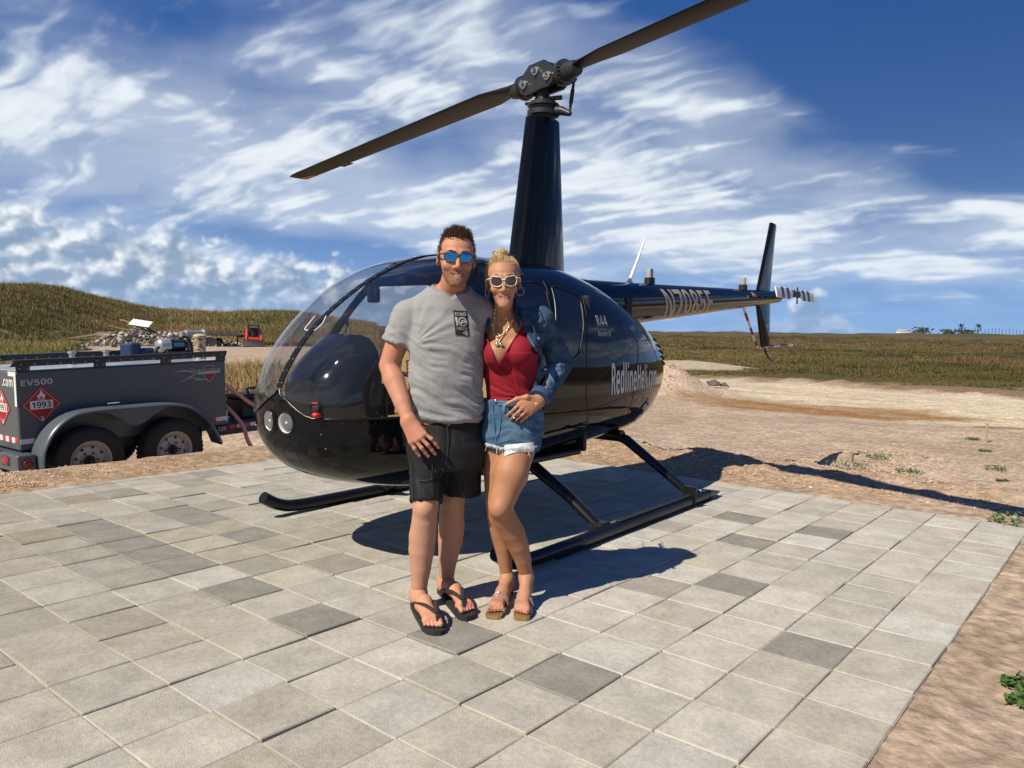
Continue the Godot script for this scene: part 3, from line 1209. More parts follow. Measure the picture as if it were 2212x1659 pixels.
		for k in 5:
			lens.box(Transform3D(lb, ctr + sx * (k - 2) * 0.018 + ax * 0.016), Vector3(0.0015, 0.003, 0.07))
		put("lens", lens, glass("clear_lens", Color(0.9, 0.95, 1.0), 0.10), li)
	for s in [-1.0, 1.0]:
		var y := MB.new()
		var o := Vector3(1.565, 1.33, s * 0.02)
		y.tube(spline([o, o + Vector3(0.01, 0.008, s * 0.03), o + Vector3(-0.03, 0.045, s * 0.038), o + Vector3(-0.06, 0.085, s * 0.03)], 4), 0.0028, 5)
		put("yaw_string", y, mat("white_yarn", Color(0.78, 0.76, 0.72), 0.9), h)
	var red := mat("red_cloth", Color(0.42, 0.012, 0.016), 0.35)
	var pc := MB.new()
	var pp := hull_spot(1.745, 0.885, 1.0, 0.018)
	pc.ball(pp, Vector3(0.026, 0.017, 0.026), Basis(), 14, 8)
	var probe := put("probe_cover", pc, red, h)
	var clip := MB.new()
	clip.box(Transform3D(Basis(Vector3.UP, 0.4), pp + Vector3(0.0, 0.036, 0.0)), Vector3(0.03, 0.028, 0.04), 0.004)
	clip.rod(pp + Vector3(0, 0.01, 0), pp + Vector3(0, 0.03, 0), 0.006)
	put("clip", clip, rubber, probe)
	var fl := MB.new()
	fl.box(Transform3D(Basis(Vector3.FORWARD, 0.35), pp + Vector3(0.0, 0.062, 0.012)), Vector3(0.012, 0.007, 0.05), 0.002)
	put("streamer", fl, red, probe)

	# ---- lettering on the side
	var silver := mat("silver_lettering", Color(0.33, 0.34, 0.35), 0.45)
	var on_side := func(p: Vector2) -> Vector3: return hull_spot(-0.545 - p.x, 1.405 + p.y, 1.0, 0.0025)
	var tb := MB.new()
	lay_letters(tb, letters("R44", 0.078, font_bold, 0.95), on_side, 0.03)
	put("lettering", tb, silver, fus)
	var on_side2 := func(p: Vector2) -> Vector3: return hull_spot(-0.528 - p.x, 1.328 + p.y, 1.0, 0.0025)
	tb = MB.new()
	lay_letters(tb, letters("Raven II", 0.040, font_bold, 0.95, 0.15), on_side2, 0.03)
	put("lettering", tb, silver, fus)
	var big := letters("RedlineHeli.com", 0.262, font_bold, 1.0)
	var sc := 1.03 / width_of(big)
	var on_side3 := func(p: Vector2) -> Vector3: return hull_spot(-0.70 - p.x * sc, lerpf(0.885, 0.915, p.x * sc / 1.03) + p.y * lerpf(1.0, 0.66, p.x * sc / 1.03), 1.0, 0.003)
	tb = MB.new()
	lay_letters(tb, big, on_side3, 0.04)
	put("lettering", tb, mat("pale_lettering", Color(0.50, 0.51, 0.52), 0.4), fus)

	# ---- cabin
	var cab := put("cabin_floor", _heli_box(Vector3(0.35, 0.47, 0), Vector3(1.7, 0.04, 1.05), 0.01), rubber, h)
	put("firewall", _heli_box(Vector3(-0.50, 1.05, 0), Vector3(0.04, 1.15, 1.12), 0.01), rubber, h)
	var tan_l := mat("tan_leather", Color(0.40, 0.27, 0.13), 0.5)
	for row in [[0.55, 0.66], [-0.22, 0.74]]:
		for s in [0.29, -0.29]:
			var st := MB.new()
			st.box(Transform3D(Basis(), Vector3(row[0] + 0.02, row[1], s)), Vector3(0.46, 0.14, 0.48), 0.04)
			st.box(Transform3D(Basis(Vector3.BACK, 0.20), Vector3(row[0] - 0.21, row[1] + 0.34, s)), Vector3(0.13, 0.62, 0.46), 0.045)
			put("seat", st, tan_l, h)
			var sbx := _heli_box(Vector3(row[0], row[1] - 0.13, s), Vector3(0.44, 0.14, 0.46), 0.01)
			put("seat_box", sbx, rubber, h)
	var hood := MB.new()
	var rings := []
	for i in 13:
		var t := i / 12.0
		var rr := []
		var fr := lerpf(1.585, 1.27, t)
		var k := pow(t, 0.75)
		var kw := pow(t, 0.5)
		for j in 28:
			var w := TAU * j / 28
			var cy := cos(w)
			var sy := sin(w)
			var ex := 0.52
			rr.append(Vector3(fr, 0.86 + (0.455 * (0.42 + 0.58 * k) if sy > 0 else 0.34) * signf(sy) * pow(absf(sy), ex), 0.06 - 0.325 * (0.45 + 0.55 * kw) * signf(cy) * pow(absf(cy), ex)))
		rings.append(rr)
	hood.loft(rings)
	var hd := put("instrument_hood", hood, mat("hood_gloss", Color(0.008, 0.009, 0.011), 0.16), h)
	var dl_b := MB.new()
	var dp := Vector3(1.33, 1.306, -0.03)
	dl_b.lathe(Transform3D(Basis(), dp), [Vector2(0.020, 0.0), Vector2(0.018, 0.008), Vector2(0.0, 0.010)], 14)
	var doll := put("doll_base", dl_b, mat("gold_base", Color(0.8, 0.5, 0.3), 0.2, 1.0), hd)
	dl_b = MB.new()
	for k in 16:
		var w := TAU * k / 16
		dl_b.tube([dp + Vector3(cos(w) * 0.009, 0.052, sin(w) * 0.009), dp + Vector3(cos(w) * 0.020 - 0.004, 0.012, sin(w) * 0.020)], [0.002, 0.003], 4)
	put("grass_skirt", dl_b, mat("straw", Color(0.36, 0.26, 0.13), 0.9), doll)
	dl_b = MB.new()
	dl_b.tube([dp + Vector3(0, 0.05, 0), dp + Vector3(0.002, 0.075, 0.002), dp + Vector3(0, 0.083, 0)], [0.009, 0.011, 0.005], 8)
	dl_b.ball(dp + Vector3(0.0, 0.094, 0), Vector3(0.010, 0.012, 0.010))
	dl_b.tube([dp + Vector3(0, 0.076, -0.01), dp + Vector3(0.002, 0.066, -0.026), dp + Vector3(0.004, 0.072, -0.038)], 0.0035, 5)
	put("doll_figure", dl_b, mat("doll_brown", Color(0.05, 0.028, 0.02), 0.5), doll)
	put("instrument_face", _heli_box(Vector3(1.255, 0.95, 0.075), Vector3(0.03, 0.6, 0.5), 0.01), rubber, hd)
	var ped := _heli_box(Vector3(1.2, 0.6, 0.06), Vector3(0.4, 0.26, 0.26), 0.02)
	put("pedestal", ped, rubber, h)
	var cy_ := MB.new()
	cy_.tube([Vector3(0.98, 0.5, 0.0), Vector3(1.0, 0.9, 0.0), Vector3(1.0, 1.06, -0.02)], 0.017, 8)
	cy_.tube(spline([Vector3(1.0, 1.06, 0.30), Vector3(1.0, 1.08, 0), Vector3(1.0, 1.06, -0.28), Vector3(1.0, 0.99, -0.31)], 4), 0.014, 8)
	cy_.rod(Vector3(1.0, 1.03, -0.31), Vector3(1.01, 0.90, -0.30), 0.022)
	cy_.rod(Vector3(1.0, 1.03, 0.31), Vector3(1.01, 0.90, 0.30), 0.022)
	put("cyclic_stick", cy_, rubber, h)
	var ins := MB.new()
	ins.box(Transform3D(Basis(Vector3.UP, 0.3), Vector3(1.05, 0.80, -0.36)), Vector3(0.03, 0.12, 0.04), 0.008)
	ins.ball(Vector3(1.05, 0.90, -0.30), Vector3.ONE * 0.03)
	put("door_handle", ins, rubber, h)
	put("compass", _heli_box(Vector3(1.10, 1.555, 0.0), Vector3(0.06, 0.095, 0.075), 0.012), rubber, h)
	var ph := MB.new()
	ph.rod(Vector3(1.10, 1.59, 0), Vector3(1.13, 1.64, 0), 0.012)
	put("compass_bracket", ph, rubber, h)

	# ---- mast, swashplate, rotor head
	var mast := MB.new()
	var mr := []
	for i in 9:
		var t := i / 8.0
		var ring := []
		for p in airfoil(lerpf(0.71, 0.375, t), lerpf(0.225, 0.165, t), 28):
			ring.append(Vector3(lerpf(-0.63, -0.66, t) + p.x, lerpf(1.72, 3.00, t) - 0.03 * p.x, -p.y))
		mr.append(ring)
	mast.loft(mr)
	var ma := put("mast_fairing", mast, paint, h)
	var mrv := MB.new()
	for i in 12:
		for s in [-1.0, 1.0]:
			var t := (i + 0.5) / 12.0
			mrv.ball(Vector3(lerpf(-0.63, -0.66, t) - lerpf(0.28, 0.14, t), lerpf(1.85, 2.97, t), s * lerpf(0.034, 0.024, t)), Vector3.ONE * 0.004, Basis(), 6, 4)
	bits("rivet_rows", mrv, M["painted_rivets"], ma)
	_build_rotor(h, grey, steel, rubber)

	# ---- tail
	var tail := MB.new()
	var tr := []
	for i in 12:
		var t := i / 11.0
		var f := lerpf(-1.25, -6.20, t)
		var ring := []
		var rad := lerpf(0.225, 0.078, t)
		for j in 28:
			var w := TAU * j / 28
			ring.append(Vector3(f, lerpf(1.585, 1.90, t) + sin(w) * rad, cos(w) * rad * 0.98))
		tr.append(ring)
	tail.loft(tr)
	var tc := put("tail_cone", tail, paint, h)
	var bandb := MB.new()
	for f in [-2.0, -2.7, -3.4, -4.1, -4.8, -5.5]:
		var t: float = (f + 1.25) / -4.95
		var rad := lerpf(0.225, 0.078, t) + 0.0012
		for k in 26:
			var w := TAU * k / 26
			bandb.ball(Vector3(f, lerpf(1.585, 1.90, t) + sin(w) * rad, cos(w) * rad * 0.98), Vector3.ONE * 0.0035, Basis(), 5, 3)
	bits("rivet_rows", bandb, M["painted_rivets"], tc)
	var intake := MB.new()
	intake.box(Transform3D(Basis(Vector3.UP, 0.03), Vector3(-1.72, 1.60, -0.20)), Vector3(0.13, 0.15, 0.03), 0.012)
	put("cooling_intake", intake, M["vent_black"], tc)
	for k in 5:
		var lv := MB.new()
		var l := []
		for i in 8:
			var f := lerpf(-1.98 - k * 0.02, -2.30 - k * 0.012, i / 7.0)
			l.append(hull_spot(f, 1.315 - k * 0.052 - i * 0.006, 1.0, 0.002))
		lv.tube(l, 0.014, 6, true, 0.35)
		put("exhaust_louvre", lv, M["vent_black"], fus)
	var boomtext := letters("N7085F", 0.26, font_bold, 0.92, -0.42)
	var bw := 1.14 / width_of(boomtext)
	var on_boom := func(p: Vector2) -> Vector3:
		var f := -2.50 - p.x * bw - 0.06
		var t := (f + 1.25) / -4.95
		var rad := lerpf(0.225, 0.078, t) + 0.003
		var a := lerpf(-0.95, 0.78, p.y / 0.26)
		return Vector3(f, lerpf(1.585, 1.90, t) + sin(a) * rad, -cos(a) * rad * 0.98)
	tb = MB.new()
	lay_letters(tb, boomtext, on_boom, 0.035)
	put("lettering", tb, mat("bronze_lettering", Color(0.36, 0.30, 0.24), 0.4), tc)
	for e in [["upper_fin", [[-5.66, 0.50, 1.93], [-5.93, 0.215, 2.84]]], ["lower_fin", [[-5.66, 0.54, 1.86], [-5.83, 0.31, 1.20]]]]:
		var fb := MB.new()
		var rr := []
		for i in 5:
			var ring := []
			for p in airfoil(lerpf(e[1][0][1], e[1][1][1], i / 4.0), 0.055, 18):
				ring.append(Vector3(lerpf(e[1][0][0], e[1][1][0], i / 4.0) + p.x, lerpf(e[1][0][2], e[1][1][2], i / 4.0) + (p.x * 0.12 if i == 4 else 0.0), -p.y))
			rr.append(ring)
		fb.loft(rr)
		put(e[0], fb, paint, h)
	var stab := MB.new()
	var sr := []
	for i in 3:
		var ring := []
		for p in airfoil(0.34, 0.035, 14):
			ring.append(Vector3(-5.15 + p.x, 1.87 + p.y, 0.05 + i * 0.42))
		sr.append(ring)
	stab.loft(sr)
	put("horizontal_stabiliser", stab, paint, h)
	# tail rotor on the port side: white blades with black bands
	var white := mat("white_blade_paint", Color(0.72, 0.71, 0.68), 0.45)
	var blk := mat("black_band", Color(0.012, 0.013, 0.016), 0.4)
	var hubz := -0.27
	var hb := MB.new()
	hb.rod(Vector3(-6.13, 1.925, 0.02), Vector3(-6.13, 1.925, hubz - 0.03), 0.028, 12)
	hb.box(Transform3D(Basis(), Vector3(-6.13, 1.925, hubz)), Vector3(0.16, 0.07, 0.06), 0.012)
	for s in [-1.0, 1.0]:
		hb.rod(Vector3(-6.13 + s * 0.05, 1.96, hubz + 0.06), Vector3(-6.13 + s * 0.16, 1.97, hubz - 0.04), 0.008)
		hb.ball(Vector3(-6.13 + s * 0.10, 1.925, hubz), Vector3(0.04, 0.045, 0.035))
	hb.rod(Vector3(-6.13, 1.80, hubz - 0.02), Vector3(-6.13, 2.02, hubz - 0.02), 0.01)
	var tro := put("tail_rotor_hub", hb, grey, h)
	var gbx := MB.new()
	gbx.ball(Vector3(-6.17, 1.91, 0.0), Vector3(0.11, 0.085, 0.085))
	put("tail_gearbox", gbx, satin, h)
	for s in [-1.0, 1.0]:
		var spans := [0.14, 0.27, 0.375, 0.48, 0.585, 0.775]
		var parts := [MB.new(), MB.new()]
		for i in spans.size() - 1:
			var rr := []
			for q in [spans[i], spans[i + 1]]:
				var ring := []
				var ch := 0.145 if q > 0.2 else 0.07
				for p in airfoil(ch, 0.017, 12):
					ring.append(Vector3(-6.13 + s * q, 1.925 + p.x, hubz + p.y * s + p.x * 0.22))
				rr.append(ring if s < 0 else ring)
			parts[i % 2].loft(rr)
		var bl := put("tail_rotor_blade", parts[0], white, h)
		bits("black_bands", parts[1], blk, bl)
	# guard tube, striped; tail skid
	var guard := spline([Vector3(-4.98, 1.72, 0), Vector3(-5.25, 1.47, 0), Vector3(-5.50, 1.245, 0), Vector3(-5.62, 1.215, -0.01), Vector3(-6.05, 1.235, -0.02), Vector3(-6.86, 1.25, -0.02)], 6)
	var gw := MB.new()
	var gr := MB.new()
	gw.tube(guard, 0.0160, 8)
	for i in range(2, guard.size() - 2, 4):
		gr.tube([guard[i], guard[i + 1], guard[i + 2]], 0.0172, 8, true)
	var go := put("tail_guard", gw, mat("guard_white", Color(0.7, 0.68, 0.66), 0.4), h)
	bits("red_bands", gr, mat("guard_red", Color(0.30, 0.012, 0.02), 0.4), go)
	var sk := MB.new()
	sk.tube(spline([Vector3(-5.80, 1.22, 0), Vector3(-5.86, 1.14, 0), Vector3(-6.02, 1.06, 0), Vector3(-6.13, 1.035, 0), Vector3(-6.15, 1.05, 0)], 4), 0.016, 8)
	put("tail_skid", sk, satin, h)
	# placards on the tail
	var pk := 0
	for q in [[-4.98, 1.875, 0.15, 0.055], [-5.74, 1.50, 0.10, 0.045]]:
		var im := Image.create(128, 44, false, Image.FORMAT_RGB8)
		im.fill(Color(0.75, 0.74, 0.73))
		im.fill_rect(Rect2i(4, 4, 120, 36), Color(0.62, 0.10, 0.10))
		var dl := letters("DANGER", 20, font_bold)
		print_letters(im, dl, Vector2(64 - width_of(dl) / 2, 32), Color(0.9, 0.88, 0.86))
		var dm := mat("danger_print_%d" % pk, Color.WHITE, 0.4)
		dm.albedo_texture = ImageTexture.create_from_image(im)
		var db := MB.new()
		var zz := -0.106 if pk == 0 else -0.031
		if pk == 0:
			for i in 4:
				var y0: float = q[1] - 0.0275 + i * 0.01375
				var y1: float = y0 + 0.01375
				var t: float = (q[0] + 1.25) / -4.95
				var cy0 := lerpf(1.585, 1.90, t)
				var rad := lerpf(0.225, 0.078, t) + 0.003
				var z0 := -sqrt(maxf(rad * rad - (y0 - cy0) * (y0 - cy0), 0.0)) * 0.98
				var z1 := -sqrt(maxf(rad * rad - (y1 - cy0) * (y1 - cy0), 0.0)) * 0.98
				var fv := db.v.size()
				db.fquad(Vector3(q[0], y0, z0), Vector3(q[0] - q[2], y0, z0 + 0.0045), Vector3(q[0] - q[2], y1, z1 + 0.0045), Vector3(q[0], y1, z1))
				for e in 4:
					db.uv[fv + e].y = 1.0 - (i + (1.0 if e > 1 else 0.0)) / 4.0
			put("danger_placard", db, dm, tc)
			pk += 1
			continue
		db.fquad(Vector3(q[0], q[1] - q[3] / 2, zz), Vector3(q[0] - q[2], q[1] - q[3] / 2, zz + 0.004), Vector3(q[0] - q[2], q[1] + q[3] / 2, zz + 0.004), Vector3(q[0], q[1] + q[3] / 2, zz))
		put("danger_placard", db, dm, tc)
		pk += 1
	# antennas and beacons
	var wa := MB.new()
	wa.lathe(Transform3D(Basis(), Vector3(-2.10, 1.795, 0)), [Vector2(0.055, 0), Vector2(0.045, 0.03), Vector2(0.02, 0.06), Vector2(0.013, 0.075)], 16)
	wa.tube([Vector3(-2.10, 1.85, 0), Vector3(-2.27, 2.10, 0), Vector3(-2.37, 2.26, 0)], [0.016, 0.011, 0.007], 8)
	put("whip_antenna", wa, mat("white_plastic", Color(0.74, 0.74, 0.72), 0.4), h)
	for f in [-2.50, -4.95]:
		var t: float = (f + 1.25) / -4.95
		var y := lerpf(1.585, 1.90, t) + lerpf(0.225, 0.078, t) - 0.01
		var bb := MB.new()
		bb.lathe(Transform3D(Basis(), Vector3(f, y, 0)), [Vector2(0.052, 0), Vector2(0.052, 0.06), Vector2(0.042, 0.065), Vector2(0.0, 0.066)], 16)
		var bo := put("beacon", bb, rubber, h)
		var bg := MB.new()
		bg.lathe(Transform3D(Basis(), Vector3(f, y + 0.065, 0)), [Vector2(0.034, 0), Vector2(0.034, 0.07), Vector2(0.028, 0.086), Vector2(0.0, 0.09)], 16)
		put("beacon_dome", bg, mat("grey_lens", Color(0.30, 0.30, 0.29), 0.15), bo)

	# ---- landing gear
	for s in [-1.0, 1.0]:
		var g := MB.new()
		var z: float = s * 1.045
		g.tube(spline([Vector3(-1.60, 0.050, z), Vector3(-0.8, 0.050, z), Vector3(0.4, 0.050, z), Vector3(0.86, 0.054, z), Vector3(1.03, 0.085, z), Vector3(1.16, 0.155, z)], 5), 0.043, 14)
		g.loft([[Vector3(-1.60, 0.093, z - 0.043), Vector3(-1.60, 0.093, z + 0.043), Vector3(-1.60, 0.012, z + 0.043), Vector3(-1.60, 0.012, z - 0.043)], [Vector3(-1.83, 0.050, z - 0.03), Vector3(-1.83, 0.050, z + 0.03), Vector3(-1.83, 0.046, z + 0.03), Vector3(-1.83, 0.046, z - 0.03)]])
		g.box(Transform3D(Basis(), Vector3(-0.5, 0.006, z)), Vector3(2.2, 0.012, 0.05), 0.003)
		var so := put("skid", g, satin, h)
		var tape := MB.new()
		tape.box(Transform3D(Basis(), Vector3(-0.75, 0.095, z)), Vector3(1.2, 0.006, 0.045), 0.002)
		put("grip_tape", tape, rubber, so)
		for q in [[0.0, 0.04, 0.46], [-1.42, -1.30, 0.50]]:
			var l := MB.new()
			l.tube([Vector3(q[1], q[2] + 0.02, s * 0.30), Vector3(lerpf(q[1], q[0], 0.12), q[2] - 0.03, s * 0.45), Vector3(lerpf(q[1], q[0], 0.6), 0.25, s * 0.75), Vector3(q[0], 0.075, s * 0.985)], [0.055, 0.055, 0.047, 0.043], 14, true, 0.72)
			put("landing_gear_leg", l, satin, h)
			var sh := MB.new()
			sh.box(Transform3D(Basis(), Vector3(q[0], 0.075, s * 1.01)), Vector3(0.13, 0.07, 0.10), 0.02)
			put("saddle", sh, satin, so)
		var bt := MB.new()
		bt.box(Transform3D(Basis(), Vector3(-1.28, 0.10, z)), Vector3(0.02, 0.13, 0.11), 0.004)
		bt.rod(Vector3(-1.28, 0.15, z - 0.06), Vector3(-1.28, 0.15, z + 0.06), 0.009)
		put("wheel_bracket", bt, satin, so)
	for e in [[0.04, 0.46], [-1.30, 0.50]]:
		var xb := MB.new()
		xb.rod(Vector3(e[0], e[1], -0.42), Vector3(e[0], e[1], 0.42), 0.05, 12)
		put("cross_tube", xb, satin, h)
	var dr := MB.new()
	for q in [Vector2(0.95, 0.1), Vector2(0.7, -0.05), Vector2(1.15, 0.15)]:
		dr.rod(Vector3(q.x, curve(hull, q.x, 2) + 0.02, q.y), Vector3(q.x - 0.02, curve(hull, q.x, 2) - 0.02, q.y), 0.006)
	bits("drain_tubes", dr, rubber, fus)


func _heli_box(p: Vector3, s: Vector3, bev := 0.01) -> MB:
	var b := MB.new()
	b.box(Transform3D(Basis(), p), s, bev)
	return b


func _build_rotor(h: Node3D, grey: Material, steel: Material, rubber: Material) -> void:
	var cx := -0.645
	var dirw := Vector3(-0.60, 0, -0.80)  # where the far blade points, in the world
	var d := (h.transform.basis.inverse() * dirw).normalized()
	var across := d.cross(Vector3.UP).normalized()
	var hub := Vector3(cx, 3.30, 0)
	var bs := Basis(d, Vector3.UP, across)
	# swashplate stack
	var sp := MB.new()
	var up := Transform3D(Basis(), Vector3(cx, 2.98, 0))
	sp.lathe(up, [Vector2(0.09, 0.0), Vector2(0.09, 0.045), Vector2(0.125, 0.05), Vector2(0.125, 0.085), Vector2(0.10, 0.09), Vector2(0.10, 0.115), Vector2(0.125, 0.12), Vector2(0.125, 0.135), Vector2(0.10, 0.145), Vector2(0.10, 0.155), Vector2(0.075, 0.16), Vector2(0.05, 0.17), Vector2(0.04, 0.30)], 28)
	put("swashplate", sp, grey, h)
	var arms := MB.new()
	for s in [-1.0, 1.0]:
		arms.tube([Vector3(cx, 3.055, 0) + d * s * 0.07 + across * 0.03, Vector3(cx, 3.05, 0) + d * s * 0.15 + across * 0.06, Vector3(cx, 3.02, 0) + d * s * 0.215 + across * 0.085], [0.045, 0.035, 0.022], 8)
		arms.rod(Vector3(cx, 3.15, 0) + d * s * 0.05, Vector3(cx, 3.15, 0) + d * s * 0.15 - across * 0.06 * s, 0.018)
	bits("control_arms", arms, grey, h)
	for s in [-1.0, 1.0]:
		var pl := MB.new()
		var a: Vector3 = Vector3(cx, 3.02, 0) + d * s * 0.215 + across * 0.085
		var b: Vector3 = hub + d * s * 0.225 + across * 0.115 + Vector3(0, -0.02 if s < 0 else 0.03, 0)
		pl.rod(a, b, 0.011, 8)
		pl.rod(a.lerp(b, 0.3), a.lerp(b, 0.7), 0.016, 8)
		pl.ball(a, Vector3.ONE * 0.02)
		pl.ball(b, Vector3.ONE * 0.022)
		put("pitch_link", pl, steel if s > 0 else grey, h)
	# hub: two cheek plates with three hinge bolts
	var hb := MB.new()
	for s in [-1.0, 1.0]:
		hb.slab([Vector2(-0.20, -0.06), Vector2(-0.15, -0.09), Vector2(0.15, -0.09), Vector2(0.20, -0.06), Vector2(0.20, 0.04), Vector2(0.09, 0.12), Vector2(-0.09, 0.12), Vector2(-0.20, 0.04)], Transform3D(bs, hub + across * (s * 0.068 - 0.012)), 0.024)
	hb.box(Transform3D(bs, hub + Vector3(0, 0.01, 0)), Vector3(0.22, 0.10, 0.13), 0.015)
	hb.box(Transform3D(bs, hub + Vector3(0, 0.10, 0)), Vector3(0.16, 0.05, 0.12), 0.015)
	var ho := put("rotor_hub", hb, grey, h)
	for q in [Vector2(-0.145, -0.015), Vector2(0.145, -0.015), Vector2(0.0, 0.055)]:
		for s in [-1.0, 1.0]:
			var bo := MB.new()
			var lt := Transform3D(Basis(d, across * s, d.cross(across * s)), hub + d * q.x + Vector3(0, q.y, 0) + across * s * 0.08)
			bo.lathe(lt, [Vector2(0.034, 0), Vector2(0.034, 0.012), Vector2(0.022, 0.016), Vector2(0.018, 0.04), Vector2(0.0, 0.042)], 14)
			put("hinge_bolt", bo, steel, ho)
	for s in [-1.0, 1.0]:
		var ctr: Vector3 = hub + d * s * 0.24
		var ax: Vector3 = d * s
		var sb := MB.new()
		var lt := Transform3D(Basis(across, ax, across.cross(ax)), ctr)
		sb.lathe(lt, [Vector2(0.02, -0.09), Vector2(0.07, -0.07), Vector2(0.088, -0.05), Vector2(0.088, -0.01), Vector2(0.096, -0.008), Vector2(0.096, 0.022), Vector2(0.07, 0.024), Vector2(0.066, 0.10), Vector2(0.055, 0.15), Vector2(0.0, 0.17)], 26)
		var so := put("blade_grip", sb, grey, h)
		var bl := MB.new()
		for k in 18:
			var w := TAU * k / 18
			bl.rod(ctr + ax * 0.018 + (across * cos(w) + Vector3.UP * sin(w)) * 0.081, ctr + ax * 0.034 + (across * cos(w) + Vector3.UP * sin(w)) * 0.081, 0.007, 6)
		bits("grip_bolts", bl, steel, so)
		# blade: tapered root, airfoil with twist, squared tip; leads with the edge that moves forward
		var lead: Vector3 = Vector3.UP.cross(ax).normalized()
		var rr := []
		var st := [[0.27, 0.10, 0.075], [0.40, 0.12, 0.06], [0.55, 0.19, 0.04], [0.72, 0.25, 0.032], [1.6, 0.254, 0.031], [2.7, 0.254, 0.030], [3.9, 0.254, 0.029], [4.75, 0.254, 0.027], [4.93, 0.245, 0.022], [5.04, 0.21, 0.012]]
		for q in st:
			var ring := []
			var tw := deg_to_rad(lerpf(7.5, 2.0, q[0] / 5.04))
			for p in airfoil(q[1], q[2], 20):
				var o: Vector3 = lead * (p.x * cos(tw) - p.y * sin(tw) + 0.01) + Vector3.UP * (p.x * sin(tw) + p.y * cos(tw))
				ring.append(hub + ax * q[0] + Vector3(0, 0.015 + (-0.006 if s > 0 else 0.024) * q[0], 0) + o)
			rr.append(ring)
		var bb := MB.new()
		bb.loft(rr)
		var br := put("main_rotor_blade", bb, mat("rotor_blade_paint_%d" % int(s), Color(0.008, 0.0065, 0.005), 0.45, 0.0, 0.35), h)
		var tip := MB.new()
		var tq := []
		for q in [[4.62, -0.10], [4.98, -0.09], [4.985, 0.02], [4.70, -0.03]]:
			tq.append(hub + ax * q[0] + lead * q[1] + Vector3(0, 0.015 + (-0.006 if s > 0 else 0.024) * q[0] - 0.017, 0))
		tip.poly(tq)
		put("tip_patch", tip, mat("ochre_paint_%d" % int(s), Color(0.36, 0.16, 0.02), 0.5), br)
		var tab := MB.new()
		tab.box(Transform3D(Basis(ax, Vector3.UP, ax.cross(Vector3.UP)), hub + ax * 3.85 - lead * 0.135 + Vector3(0, -0.016 if s > 0 else 0.10, 0)), Vector3(0.26, 0.003, 0.05))
		put("trim_tab", tab, M["dark_grey_metal"], br)


